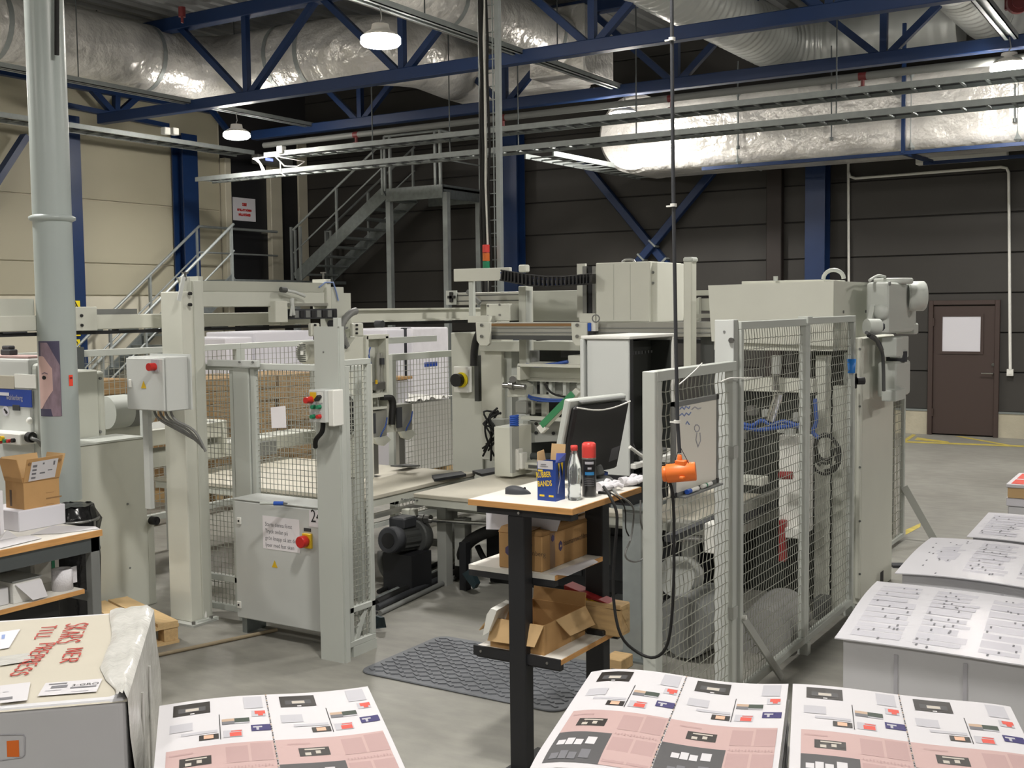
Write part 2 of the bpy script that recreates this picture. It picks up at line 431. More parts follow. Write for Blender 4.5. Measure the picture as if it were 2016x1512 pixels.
solo('column_casing', MB().box(x0, YB-.14, zb+.04, x1, YB-.01, 5.0), 'column_brown', 'dark brown vertical casing on the dark back wall', 'casing', bev=.01)
# crossed wind braces on the dark wall
for a, b, lb in (((1140, 310), (1345, 560), 'blue wind brace falling to the right on the dark wall'), ((1440, 300), (1262, 516), 'blue wind brace rising to the right on the dark wall')):
    p, q = PY(*a, YB-.075), PY(*b, YB-.075); d = (q-p).normalized()
    t = thing('wind_brace', lb, 'brace', (p.x, p.y, min(p.z, q.z)), 'crossed wind braces')
    off = -.1 if lb.endswith('the dark wall') and 'rising' in lb else 0
    part('brace_tube', MB().bar(p+Vector((0, off, 0)), q+Vector((0, off, 0)), .13, .13, up=(0, 1, 0)), 'blue_steel', t, .008)
    for f in (.82, .95): part('clamp', MB().bar(p+(q-p)*f+Vector((0, off, 0)), p+(q-p)*(f+.012)+Vector((0, off, 0)), .17, .17, up=(0, 1, 0)), 'galvanised_pale', t)
p, q = PX(0, 345, XW+.25), PX(50, 268, XW+.25)
solo('wind_brace', MB().bar(p+(p-q)*1.0, q, .16, .1), 'blue_steel', 'blue diagonal wind brace on the cream wall left of the grey duct pipe', 'brace')

# ------------------------------------------------------------------ roof trusses
TB, TT = 5.22, 6.5
def truss(label, y, x0, x1, nodes, tb=TB, tt=TT):
    t = thing('roof_truss', label, 'truss', (x0, y, tb-.08), 'blue roof trusses')
    part('bottom_chord', MB().box(x0, y-.08, tb-.08, x1, y+.08, tb+.08), 'blue_steel', t, .01)
    part('top_chord', MB().box(x0-1.2, y-.1, tt-.1, x1, y+.1, tt+.1), 'blue_steel', t, .01)
    for i, nx in enumerate(nodes):
        part('web_member', MB().bar((nx, y, tb+.06), (nx, y, tt-.06), .09, .09), 'blue_steel', t)
        hw = (nodes[1]-nodes[0])/2
        for s in (-1, 1):
            if x0 < nx+s*hw*.95 < x1+2:
                part('web_member', MB().bar((nx+s*.09, y, tb+.06), (nx+s*hw*.95, y, tt-.06), .09, .09), 'blue_steel', t)
YA, YT = 12.55, 15.3
na = [PY(487, 195, YA).x, PY(793, 155, YA).x]; d = na[1]-na[0]
truss('nearer blue roof truss crossing in front of the silver ducts', YA, PY(198, 232, YA).x, 7.5, [na[0]+d*k for k in range(-0, 6)], TB, TT)
nb = [PY(710, 241, YT).x, PY(994, 209, YT).x]; d = nb[1]-nb[0]
truss('farther blue roof truss above the cable trays', YT, PY(500, 274, YT).x, 7.5, [nb[0]+d*k for k in range(0, 6)], TB, TT)
t = thing('edge_truss', 'blue edge truss along the cream wall above the cable ladder', 'truss', (XW+.3, 8, 5))
xe = XW+.35
a, b = PX(-40, 127, xe), PX(420, 214, xe)
part('top_chord', MB().bar(a, b, .12, .2), 'blue_steel', t)
n0 = PX(228, 229, xe)
for q in ((172, 166), (229, 178), (275, 186)): part('web_member', MB().bar(n0, PX(*q, xe), .1, .1), 'blue_steel', t)
part('bottom_chord', MB().bar(PX(120, 205, xe), PX(330, 248, xe), .1, .08), 'blue_steel', t)
n1 = PX(440, 240, xe+.4)
part('web_member', MB().bar(PX(415, 215, xe+.4), PX(452, 262, xe+.4), .08, .08), 'blue_steel', t)

# ------------------------------------------------------------------ ventilation ducts
def arc(c, a0, a1, r, n, z, flip=1):
    return [Vector((c[0]+r*math.cos(a0+(a1-a0)*i/n), c[1]+r*math.sin(a0+(a1-a0)*i/n), z)) for i in range(n+1)]
def duct(label, pts, r, m='duct_foil', n=28, bands=(), group='silver ventilation ducts', ribs=0.):
    z0 = min(p.z for p in pts)-r
    t = thing('ventilation_duct', label, 'duct', (pts[0].x, pts[0].y, z0), group)
    if ribs:
        out = []; rad = []
        for i in range(len(pts)-1):
            L = (pts[i+1]-pts[i]).length; k = max(2, int(L/ribs)*2)
            k *= 2
            for j in range(k): out.append(pts[i].lerp(pts[i+1], j/k)); rad.append(r*(1.01 if (len(out) % 4) < 2 else .972))
        out.append(pts[-1]); rad.append(r)
        part('duct_shell', MB().tube(out, r, n, radii=rad), m, t)
    else:
        part('duct_shell', MB().tube(pts, r, n), m, t)
    for i, f in bands:
        p = pts[i].lerp(pts[i+1], f); d = (pts[i+1]-pts[i]).normalized()
        part('seam_band', MB().cyl(p-d*.04, p+d*.04, r*1.012, n, cap=False), 'galvanised_pale', t)
    return t
zd = 6.02; R1 = .52
yk = 13.7; xk = -14.5
pts = [Vector((xk, 6, zd)), Vector((xk, 9, zd)), Vector((xk, 11.4, zd)), Vector((xk, yk-.7, zd))] + [Vector((xk+.7-.7*math.cos(a), yk-.7+.7*math.sin(a), zd)) for a in (math.radians(q) for q in range(15, 91, 15))]
pts += [Vector((-12.6, yk, zd)), Vector((-11.4, yk+.05, zd-.02))] + [Vector((-11.4+.8*math.sin(a), yk+.85-.8*math.cos(a), zd-.05)) for a in (math.radians(q) for q in range(20, 91, 17))]
pts += [Vector((-10.6, 15.3, zd-.1)), Vector((-10.6, 16.2, zd-.12))]
duct('big foil wrapped duct zigzagging under the roof above the stair', pts, R1, bands=((1, .3), (2, .6), (9, .9), (10, .4)))
p = G(1041, 62, 6.0)
t = duct('foil wrapped duct running away beside the lamp rail to a square box', [Vector((p.x, 6, 6.0)), Vector((p.x, 10, 6.0)), Vector((p.x, p.y, 6.0)), Vector((p.x, 15.2, 6.0))], .4, bands=((1, .5), (2, .4)))
part('plenum_box', MB().box(p.x-.45, 15.0, 5.5, p.x+.5, 15.95, 6.5), 'duct_foil', t, .02)
part('cross_duct', MB().box(-10.6, 15.9, 5.55, p.x-.2, 16.6, 6.3), 'duct_foil', t, .12, 3)
a = G(1400, 10, 6.05)
b = G(1560, 88, 6.05)
sp = [Vector((a.x-.1, 7, 6.05)), Vector((a.x-.05, 10, 6.05)), Vector((a.x, b.y-.6, 6.05))] + [Vector((a.x+.75-.75*math.cos(q), b.y-.6+.75*math.sin(q), 6.05)) for q in (math.radians(w) for w in range(12, 91, 13))] + [Vector((a.x+2.6, b.y+.15, 6.05))]
duct('spiral ribbed steel duct bending to the right above the near truss', sp, .42, 'duct_spiral', ribs=.17, group='spiral steel ducts')
a = G(1895, -20, 6.1)
sp = [Vector((a.x, 7, 6.1)), Vector((a.x, 10, 6.1)), Vector((a.x+.02, a.y, 6.1)), Vector((a.x+.1, a.y+1.3, 6.05)), Vector((a.x+.5, a.y+2.0, 6.0)), Vector((a.x+1.6, a.y+2.4, 6.0))]
duct('spiral ribbed steel duct at the top right corner beside a lamp rail', sp, .36, 'duct_spiral', ribs=.17, group='spiral steel ducts')
# broad insulated duct on blue hangers
yi = 16.5
xL = PY(1205, 260, yi).x; zt_, zb_ = PY(1600, 160, yi).z, PY(1600, 312, yi).z
t = thing('insulated_duct', 'broad foil insulated duct hanging before the dark wall', 'duct', (xL, yi, zb_))
def rbox(mb, x0, x1, y0, y1, z0, z1, r, n=5):
    prof = []
    for cy, cz, a0 in ((y0+r, z0+r, 180), (y1-r, z0+r, 270), (y1-r, z1-r, 0), (y0+r, z1-r, 90)):
        for k in range(n+1):
            a = math.radians(a0+90*k/n); prof.append((cy+r*math.cos(a), cz+r*math.sin(a)))
    k = len(prof); xs = [x0+(x1-x0)*i/24 for i in range(25)]; vs = []
    for i, x in enumerate(xs):
        for cy, cz in prof: vs.append((x, cy, cz))
    mb.add(vs, [(i*k+j, (i+1)*k+j, (i+1)*k+(j+1) % k, i*k+(j+1) % k) for i in range(24) for j in range(k)], 0, True)
    mb.add(vs[:k], [tuple(range(k))]); mb.add(vs[-k:], [tuple(reversed(range(k)))]); return mb
part('duct_body', rbox(MB(), xL+.35, 8.5, yi, yi+1.1, zb_, zt_, .16), 'duct_foil', t)
cx, cz, rr = xL+.36, zb_+.62, .62
part('end_elbow', MB().cyl((cx, yi+.02, cz), (cx, yi+1.08, cz), rr, 36), 'duct_foil', t, .05)
for px in (1452, 1793, 2003):
    x = PY(px, 260, yi).x
    part('seam_band', MB().box(x-.05, yi-.006, zb_-.004, x+.05, yi+1.1, zt_+.004), 'galvanised_pale', t, .1)
zz = PY(1600, 322, yi).z
hg = thing('duct_hanger', 'thin blue steel hanger frame under the insulated duct', 'hanger', (xL, yi, zz))
xa, xb = PY(1385, 325, yi).x, PY(1780, 300, yi).x
part('hanger_rail', MB().bar((xa, yi-.05, zb_-.03), (8.4, yi-.05, zb_-.03), .04, .05), 'blue_steel', hg)
part('hanger_rod', MB().bar((xb, yi-.06, zb_-.03), (xb, yi-.06, 5.9), .05, .05), 'blue_steel', hg)
part('hanger_arm', MB().bar((xb, yi-.06, zb_-.03), (xb+.12, yi+1.2, zb_-.03), .05, .05), 'blue_steel', hg)
part('hanger_rail', MB().bar((xb, yi+1.2, zb_-.05), (8.4, yi+1.2, zb_-.05), .04, .05), 'blue_steel', hg)
# duct drop-rods
for i, (px, py0, py1) in enumerate(((190, 20, 155), (1453, 120, 287), (1637, 90, 270), (1998, 165, 233))):
    y = 11.5 if i == 0 else yi-.06
    a, b = PY(px, py0, y), PY(px, py1, y)
    solo('hanger_rod', MB().cyl(a, b, .012, 6).cyl(b, b+Vector((0, 0, -.05)), .03, 6), 'zinc_dark',
         ('thin rod hanging in front of the left foil duct', 'thin rod at the left end of the insulated duct', 'thin rod over the middle of the insulated duct', 'thin rod beside the rightmost lamp')[i], 'rod', 'threaded hanger rods')

# ------------------------------------------------------------------ cable ladders, pipes, lamp rails
def ladder(label, a, b, w, group='cable ladders', step=.28, tubes=0):
    a = Vector(a); b = Vector(b); d = (b-a).normalized(); s = Vector((-d.y, d.x, 0))*w
    t = thing('cable_ladder', label, 'cable tray', (a.x, a.y, a.z-.04), group)
    for o in (Vector((0, 0, 0)), s): part('side_rail', MB().bar(a+o, b+o, .025, .075), 'galvanised_pale', t)
    L = (b-a).length; n = int(L/step); me = None
    for k in range(n):
        p = a+d*((k+.5)*L/n)
        if me is None:
            me = part('rung', MB().bar(p-Vector((0, 0, .02)), p+s-Vector((0, 0, .02)), .03, .02), 'galvanised_pale', t); p_ = p
        else:
            c = me.copy(); COL.objects.link(c); c.location = me.location+(p-p_)
    for k in range(tubes):
        f = (k+1)/(tubes+1); part('cable', MB().tube([a+s*f+d*(L*j/12)+Vector((0, random.uniform(-.02, .02), .0)) for j in range(13)], .012, 6), ('charcoal', 'dark_grey')[k % 2], t)
    return t
yl = 14.2
a = PY(470, 307, yl); z = PY(1336, 216, yl).z
ladder('upper cable ladder crossing the hall under the far truss', (PY(520, 300, yl).x, yl, z), (7, yl, z), .4, tubes=3)
z2 = PY(1336, 260, yl).z
ladder('lower cable ladder crossing the hall just under the upper one', (PY(385, 355, yl).x, yl, z2), (7, yl, z2), .4, tubes=3)
xl = -15.2
z3 = PX(0, 225, xl).z
ladder('cable ladder along the cream wall behind the grey duct pipe', (xl, 6, z3), (xl, PX(500, 300, xl).y, z3), .45, tubes=2)
z4 = z2+.02
ladder('short cable ladder reaching to the dark wall behind the lamp', (PY(1055, 300, yl).x, yl+.5, z2-.05), (PY(1055, 300, yl).x+.15, YB-.05, z2-.05), .5, step=.3)
# rods that hang the ladders
for i, px in enumerate((717, 870, 1006, 1240, 1637)):
    x = PY(px, 250, yl).x
    solo('hanger_rod', MB().cyl((x, yl+.2, z2-.04), (x, yl+.2, 6.5), .01, 6), 'zinc_dark',
         ('thin rod holding the cable ladders above the stair rail', 'thin rod holding the cable ladders above the stair landing', 'thin rod holding the cable ladders by the hanging cable bundle', 'thin rod holding the cable ladders behind the middle lamp', 'thin rod holding the cable ladders at the big foil duct')[i], 'rod', 'threaded hanger rods')
# junction boxes on the ladders
for i, (px, py) in enumerate(((326, 258), (343, 259), (554, 295), (243, 168))):
    q = PX(px, py, xl+.1) if i != 2 else PY(px, py, yl)
    solo('junction_box', MB().box(q.x-.06, q.y-.06, q.z-.06, q.x+.06, q.y+.06, q.z+.06), 'white_paint',
         ('left one of two white junction boxes on the wall ladder', 'right one of two white junction boxes on the wall ladder', 'white junction box where two cable ladders meet', 'white junction box under the left foil duct')[i], 'junction box', bev=.012)
# sprinkler main with red heads
ys = YT-.25; zs = PY(1336, 192, ys).z
t = thing('sprinkler_pipe', 'grey sprinkler main with red heads under the far truss', 'pipe', (PY(520, 290, ys).x, ys, zs-.1))
part('pipe', MB().cyl((PY(520, 290, ys).x, ys, zs), (7, ys, zs), .05, 12), 'mid_grey', t)
for px in (700, 990, 1322, 1698):
    x = PY(px, 200, ys).x
    part('sprinkler_head', MB().cyl((x, ys, zs-.04), (x, ys, zs-.13), .025, 8).cyl((x, ys, zs-.13), (x, ys, zs-.15), .06, 10).cyl((x-.05, ys, zs), (x+.05, ys, zs), .054, 10), 'sprinkler_red', t)
q = PX(358, 14, -12.6)
solo('fire_sprinkler', MB().cyl(q, q+Vector((0, 0, -.14)), .05, 8).cyl(q+Vector((0, 0, -.14)), q+Vector((0, 0, -.22)), .02, 8), 'sprinkler_red', 'small red sprinkler head under the roof deck left of the near truss', 'sprinkler')
b = G(2003, 6, 5.6)
solo('alarm_bell', MB().cyl(b, b+Vector((.05, -.2, -.03)), .13, 20).cyl(b+Vector((.05, -.2, -.03)), b+Vector((.06, -.24, -.036)), .08, 16).box(b.x-.14, b.y-.02, b.z-.06, b.x-.05, b.y+.06, b.z+.08), 'sprinkler_red', 'dark red alarm bell at the top right corner', 'bell')
# lamp rails and lamps
def rail(label, x, y0, y1, z=5.3):
    t = thing('lamp_rail', label, 'rail', (x, y0, z-.05), 'galvanised lamp rails')
    part('channel', MB().box(x-.08, y0, z, x+.08, y1, z+.012).box(x-.08, y0, z-.06, x-.068, y1, z).box(x+.068, y0, z-.06, x+.08, y1, z).box(x-.08, y0, z-.06, x-.03, y1, z-.05).box(x+.03, y0, z-.06, x+.08, y1, z-.05), 'galvanised_pale', t)
    for k in range(int((y1-y0)/3)):
        part('suspension_rod', MB().cyl((x, y0+1.5+k*3, z), (x, y0+1.5+k*3, ZC), .008, 6), 'zinc_dark', t)
rail('galvanised lamp rail over the middle of the hall', -7.66, -6, 15.6)
rail('galvanised lamp rail in front of the stair', -13.66, -6, 15.6)
rail('galvanised lamp rail at the top right corner', -2.27, -6, 15.3)
rail('galvanised lamp rail out to the right', 3.6, -6, 15.3)
def lamp(label, x, y, z=4.9, railz=5.25):
    t = thing('high_bay_lamp', label, 'lamp', (x, y, z-.03), 'round high bay lamps')
    part('housing', MB().lathe([(.2, .03), (.19, .05), (.15, .075), (.1, .1), (.09, .16)], (x, y, z), 28), 'lamp_body', t)
    part('diffuser', MB().lathe([(.2, .03), (.212, .02), (.215, -.035), (.19, -.06), (.11, -.08), (.001, -.085)], (x, y, z), 28), 'lamp_glow', t)
    part('hook', MB().tube([(x, y, z+.14), (x, y, z+.2), (x+.02, y, z+.22), (x, y, railz)], .008, 6), 'steel', t)
    L = bpy.data.lights.new('lamp_light', 'AREA'); L.shape = 'DISK'; L.size = .4; L.energy = LAMP_W; L.color = (1., .98, .95); L.spread = math.radians(150)
    o = bpy.data.objects.new('lamp_light', L); COL.objects.link(o); o.parent = t; o.location = (0, 0, -.06)
    return t
lamps = []
for x, ys_ in ((-7.66, (9.7, 15.5, 3.9, -1.9)), (-13.66, (13.5, 7.7, 1.9, -3.9)), (-2.27, (15.1, 9.3, 3.5, -2.3)), (3.6, (15.1, 9.3, 3.5, -2.3))):
    for y in ys_:
        lb = {(-7.66, 9.7): 'lit round high bay lamp hanging nearest, left of the hanging cable bundle', (-7.66, 15.5): 'lit round high bay lamp in front of the end of the insulated duct',
              (-13.66, 13.5): 'lit round high bay lamp in front of the stair corner', (-2.27, 15.1): 'lit round high bay lamp at the right edge of the picture'}.get((x, y), 'lit round high bay lamp out of the picture')
        rz = 5.24
        lamp(lb, x, y)
# grey ventilation riser (the big round pipe on the left)
pp = PX(113, 700, -6.0)
pr = .112
t = thing('duct_riser', 'big grey round vent pipe standing at the left with a poster', 'pipe', (pp.x, pp.y, 1.0))
zr0 = PX(120, 975, pp.x).z-.03
part('pipe_shell', MB().cyl((pp.x, pp.y, zr0), (pp.x, pp.y, ZC), pr, 40), 'pipe_paint', t)
zf = PX(97, 430, pp.x).z
part('flange_ring', MB().lathe([(pr, -.02), (pr+.022, -.008), (pr+.022, .008), (pr, .02)], (pp.x, pp.y, zf), 40), 'pipe_paint', t)
tocam = Vector((-pp.x, -pp.y, 0)).normalized(); base_a = math.atan2(tocam.y, tocam.x)
def on_pipe(da, z, off=.002): a = base_a+da; return Vector((pp.x+(pr+off)*math.cos(a), pp.y+(pr+off)*math.sin(a), z))
def pipe_patch(mb, a0, a1, f0, f1, n=10, mi=0, off=.002, nz=6):
    for i in range(n):
        for j in range(nz):
            A = [a0+(a1-a0)*i/n, a0+(a1-a0)*(i+1)/n]
            def zz(a, t_): return f0(a)+(f1(a)-f0(a))*t_
            mb.quad(on_pipe(A[0], zz(A[0], j/nz), off), on_pipe(A[1], zz(A[1], j/nz), off), on_pipe(A[1], zz(A[1], (j+1)/nz), off), on_pipe(A[0], zz(A[0], (j+1)/nz), off), mi)
    return mb
zp0, zp1 = PX(95, 822, pp.x+.1).z, PX(95, 672, pp.x+.1).z
hp = zp1-zp0
# poster: torn colour print of a face with long hair
po = thing('poster', 'torn colour poster of a face with wavy hair stuck on the grey pipe', 'poster', on_pipe(-.7, zp0))
part('paper', pipe_patch(MB(), -1.15, .12, lambda a: zp0, lambda a: zp1-.0*a, 12), 'poster_dark', po)
part('hair', pipe_patch(MB(), -.95, .1, lambda a: zp0+.1*hp*(a < -.35), lambda a: zp0+hp*(.98-.5*max(0, a+.5)), 12, off=.003), 'poster_hair', po)
part('face', pipe_patch(MB(), -1.15, -.28, lambda a: zp0+hp*max(.1, .25+.35*(a+.55)), lambda a: zp0+hp*(.8-.35*max(0, a+.75)), 12, off=.004), 'poster_skin', po)
part('eye', MB().add([on_pipe(-.75+.14*math.cos(k*math.pi/4), zp0+hp*(.515+.028*math.sin(k*math.pi/4)), .005) for k in range(8)], [tuple(range(8))]), 'ink_black', po)
part('eyebrow', pipe_patch(MB(), -.9, -.52, lambda a: zp0+hp*(.575-.1*abs(a+.7)), lambda a: zp0+hp*(.59-.1*abs(a+.7)), 6, off=.005, nz=1), 'poster_hair', po)
zk0, zk1 = PX(134, 760, pp.x+.1).z, PX(134, 738, pp.x+.1).z
st = solo('sticker', pipe_patch(MB(), .55, .8, lambda a: zk0, lambda a: zk1, 4, nz=2), 'orange_sticker', 'small orange sticker on the grey pipe beside the poster', 'sticker')
part('print', pipe_patch(MB(), .6, .75, lambda a: zk1-.025, lambda a: zk1-.013, 2, nz=1, off=.004), 'dark_red', st)
# black strap at the top of the pipe
solo('pipe_strap', MB().tube([PX(112, y, pp.x+.16) for y in (-30, 30, 70, 108)], .014, 8), 'black_rubber', 'black rubber strap hanging at the top of the grey pipe', 'strap')

# yellow warning signs on the first blue column
for i, (y0, y1) in enumerate(((592, 619), (627, 662), (668, 692))):
    xs = c1.x+.16
    q0, q1 = PX(139, y1, xs), PX(155, y0, xs)
    sg = thing('warning_sign', ('top yellow triangle warning sign on the blue column', 'middle yellow sign on the blue column behind the rail', 'lowest yellow sign with a round pictogram on the blue column')[i], 'sign', (xs, q0.y, q0.z), 'yellow safety signs')
    part('plate', MB().box(xs, q0.y-.05, q0.z, xs+.006, q1.y+.02, q1.z), 'yellow_sign', sg)
    cy, cz, s = (q0.y+q1.y)/2, (q0.z+q1.z)/2+.02, (q1.z-q0.z)*.36
    if i == 0:
        tri = [(cy-s, cz-s*.8), (cy+s, cz-s*.8), (cy, cz+s)]
        m = MB()
        for k in range(3):
            a_, b_ = tri[k], tri[(k+1) % 3]; m.bar((xs+.007, *a_), (xs+.007, *b_), .004, .022, up=(0, 0, 1))
        m.box(xs+.006, cy-.015, cz-s*.4, xs+.009, cy+.015, cz+s*.2)
    else:
        m = MB(); prev = None
        ring = [(cy+s*.8*math.cos(k*math.pi/8), cz+s*.8*math.sin(k*math.pi/8)) for k in range(17)]
        for k in range(16): m.bar((xs+.007, *ring[k]), (xs+.007, *ring[k+1]), .004, .014)
        m.bar((xs+.007, cy-s*.5, cz-s*.5), (xs+.007, cy+s*.5, cz+s*.5), .004, .02)
    part('pictogram', m, 'ink_black', sg)

# conduits and fittings on the dark wall
m = [(1671, 300), (1671, 345), (1671, 640)]
yc = YB-.04
solo('wall_conduit', MB().tube([PY(1670, 302, yc), PY(1671, 560, yc)], .022, 8), 'white_paint', 'long straight white conduit down the dark wall beside the blue column', 'conduit')
solo('wall_conduit', MB().tube([PY(1671, 340, yc-.03), PY(1674, 348, yc-.03), PY(1684, 351, yc-.03), PY(1970, 329, yc-.03), PY(1982, 331, yc-.03), PY(1986, 340, yc-.03), PY(1989, 728, yc-.03)], .022, 8), 'white_paint', 'white conduit bending across the dark wall and down beside the door', 'conduit')
q = PY(1989, 732, yc)
solo('light_switch', MB().box(q.x-.045, yc-.04, q.z-.06, q.x+.045, yc+.03, q.z+.04).box(q.x-.025, yc-.046, q.z-.035, q.x+.025, yc-.04, q.z+.02), 'white_paint', 'white light switch at the end of the conduit beside the brown door', 'switch', bev=.006)
# roller frame / sill high on the dark wall
t = thing('wall_hatch', 'white edged hatch frame high on the dark wall above the door', 'hatch', (PY(1806, 315, YB).x, YB-.1, 4))
x0, x1, z0, z1 = fr(1806, 268, 1985, 314, YB-.1)
part('hatch_sill', MB().box(x0, YB-.22, z0-.04, x1, YB-.02, z0+.06), 'white_paint', t, .01)
part('hatch_jamb', MB().box(x1-.06, YB-.2, z0+.06, x1, YB-.02, z1), 'white_paint', t, .006)
part('hatch_jamb', MB().box(x0, YB-.2, z0+.06, x0+.05, YB-.02, z1), 'mid_grey', t, .006)
part('hatch_panel', MB().box(x0+.05, YB-.06, z0+.06, x1-.06, YB-.02, z1), 'black_steel', t)
part('hatch_rail', MB().box(x0+.05, YB-.16, z0+.06, x1-.06, YB-.08, z0+.14), 'mid_grey', t)
# ------------------------------------------------------------------ door with notice on the end of the left wall, cream posts
xn = XW+.03
y0, y1, z0, z1 = sr(447, 330, 535, 560, xn)
struct('wall_recess', MB().box(xn-.05, 15.95, 0, xn-.02, YB, ZC), 'wall_blackish', wl)
d2 = struct('door_2', MB().box(xn-.03, y0+.02, 2.62, xn, y1-.02, 5.0), 'black_steel')
for (a, b) in ((437, 449), (526, 548)):
    ya, yb_ = PX(a, 430, xn).y, PX(b, 430, xn).y
    struct('trim_9' if a == 437 else 'trim_10', MB().box(xn-.03, ya, 0, xn+.12, yb_, 5.0), 'trim_cream', None, .01)
pb = PY(586, 430, YB-.2)
struct('trim_11', MB().box(pb.x-.14, YB-.3, 0, pb.x+.14, YB-.02, 5.6), 'trim_cream', None, .01)
struct('door_handle', MB().cyl((xn, y1-.2, 3.6), (xn+.06, y1-.2, 3.6), .015).cyl((xn+.055, y1-.2, 3.6), (xn+.055, y1-.36, 3.6), .014), 'chrome', d2)
y0, y1, z0, z1 = sr(459, 390, 503, 435, xn+.02)
sg = thing('notice_sign', 'white notice with red capitals on the dark door by the stair', 'sign', (xn+.02, y0, z0))
part('plate', MB().box(xn+.005, y0, z0, xn+.02, y1, z1), 'white_sheet', sg)
hh = z1-z0; yc_ = (y0+y1)/2
for tx, f, s in (('OBS!', .66, .17), ('SE TILL ATT DÖRREN', .43, .115), ('HÅLLS STÄNGD', .22, .13)):
    lettering('lettering', tx, (xn+.021, yc_, z0+hh*f), (0, 1, 0), (0, 0, 1), hh*s, 'red_plastic', sg, 'CENTER', bold=.006, sx=.78)
# exit box above the door
q = PX(540, 318, xn+.3)
t = thing('door_controller', 'grey controller box with small blue light above the stair door', 'control box', (q.x, q.y, q.z))
part('box', MB().box(q.x-.1, q.y-.55, q.z-.09, q.x+.1, q.y+.45, q.z+.09), 'mid_grey', t, .02)
part('indicator_light', MB().box(q.x+.1, q.y-.35, q.z-.02, q.x+.11, q.y-.15, q.z+.03), 'led_blue', t)
# loose white cables at the ladder corner
for i, pts in enumerate((((500, 312), (512, 322), (518, 340)), ((506, 312), (516, 326), (522, 338)), ((540, 306), (552, 318), (553, 340), (562, 347)), ((498, 313), (540, 307), (600, 318), (586, 328), (560, 327), (552, 318)))):
    solo('loose_cable', MB().tube([PY(*p, 13.9) for p in pts], .012, 6), 'white_paint', ('leftmost loose white cable end below the ladder corner', 'second loose white cable end below the ladder corner', 'looped white cable dropping to the lower ladder', 'long white cable running across the ladder corner')[i], 'cable', 'loose white cables')

# ------------------------------------------------------------------ galvanised stair
yn, yf = 16.8, 17.75
zl = PY(812, 372, yn).z          # landing level
A = PY(583, 548, yn); B = PY(757, 380, yn); C = PY(872, 372, yn)
zm = 2.62
st = thing('steel_stair', 'galvanised steel stair with open treads and landing before the dark wall', 'stair', (A.x, yn, 0))
g = 'galvanised'
for y in (yn, yf):
    part('stringer', MB().bar((A.x, y, A.z), (B.x, y, B.z), .03, .24), g, st)
n = 9
for k in range(n):
    f = (k+.6)/n; x = A.x+(B.x-A.x)*f; z = A.z+(B.z-A.z)*f
    part('tread', MB().box(x-.14, yn+.02, z-.05, x+.14, yf-.02, z-.015), g, st)
part('landing_deck', MB().box(B.x, yn, zl-.04, C.x, YB-.05, zl), 'zinc_dark', st)
part('landing_beam', MB().box(B.x+.05, yn-.02, zl-.2, C.x, yn+.02, zl+.04), g, st)
part('landing_beam', MB().box(C.x-.04, yn, zl-.2, C.x, YB-.05, zl+.04), g, st)
part('landing_beam', MB().box(B.x+.05, YB-.3, zl-.2, C.x, YB-.26, zl), g, st)
for (x, y) in ((PY(768, 480, yn+.05).x, yn+.05), (PY(880, 480, yn+.05).x, yn+.05), (C.x-.06, YB-.35)):
    part('leg', MB().box(x-.05, y-.05, 0, x+.05, y+.05, zl-.1), 'galvanised_pale', st)
part('leg', MB().box(A.x-.05, yn-.05, 0, A.x+.05, yn+.05, A.z-.05), 'galvanised_pale', st)
# landing rails
zr = zl+1.0
for (x, y) in ((B.x+.02, yn), (B.x+.14, yn), (C.x-.05, yn), (C.x-.16, yn), (C.x-.05, YB-.3)):
    part('rail_post', MB().bar((x, y, zl), (x, y, zr), .045, .045), 'galvanised_pale', st)
part('handrail', MB().tube([(B.x+.02, yn, zr), (C.x-.05, yn, zr), (C.x-.05, YB-.3, zr)], .024, 8), 'galvanised_pale', st)
part('knee_rail', MB().tube([(B.x+.02, yn, zl+.5), (C.x-.05, yn, zl+.5), (C.x-.05, YB-.3, zl+.5)], .016, 6), 'galvanised_pale', st)
# flight rails: near and far
for y in (yn, yf):
    for dz, r in ((.95, .024), (.5, .016)):
        part('handrail', MB().tube([(A.x-.05, y, A.z+dz), (B.x, y, B.z+dz)], r, 8), 'galvanised_pale', st)
    for f in (.0, .48, .98):
        x = A.x+(B.x-A.x)*f; z = A.z+(B.z-A.z)*f
        part('rail_post', MB().bar((x, y, z), (x, y, z+.95), .04, .04), 'galvanised_pale', st)
# lower flight along the cream wall up to a mid landing
xr0, xr1 = XW+.35, XW+1.25
ym = PX(463, 560, xr1).y
part('mid_landing', MB().box(xr0, ym, zm-.06, A.x+.05, yf+.5, zm), g, st)
part('landing_beam', MB().box(xr1-.02, ym, zm-.2, xr1+.02, yn, zm), g, st)
part('landing_beam', MB().box(xr1, yn-.03, zm-.2, A.x, yn+.0, zm), g, st)
lf0 = Vector((xr1, ym-3.3, .05)); lf1 = Vector((xr1, ym, zm))
for x in (xr0, xr1): part('stringer', MB().bar((x, lf0.y, lf0.z), (x, lf1.y, lf1.z), .03, .24), g, st)
for k in range(14):
    f = (k+.5)/14; y = lf0.y+(lf1.y-lf0.y)*f; z = lf0.z+(lf1.z-lf0.z)*f
    part('tread', MB().box(xr0+.02, y-.13, z, xr1-.02, y+.13, z+.035), g, st)
for x in (xr0, xr1):
    for dz, r in ((1.0, .028), (.52, .018)):
        part('handrail', MB().tube([(x, lf0.y, lf0.z+dz), (x, lf1.y, lf1.z+dz)] + ([(x, yn+.3, lf1.z+dz)] if x == xr0 else []), r, 8), 'galvanised_pale', st)
    for f in (.1, .37, .64, .98):
        y = lf0.y+(lf1.y-lf0.y)*f; z = lf0.z+(lf1.z-lf0.z)*f
        part('rail_post', MB().bar((x, y, z), (x, y, z+1.0), .045, .045), 'galvanised_pale', st)
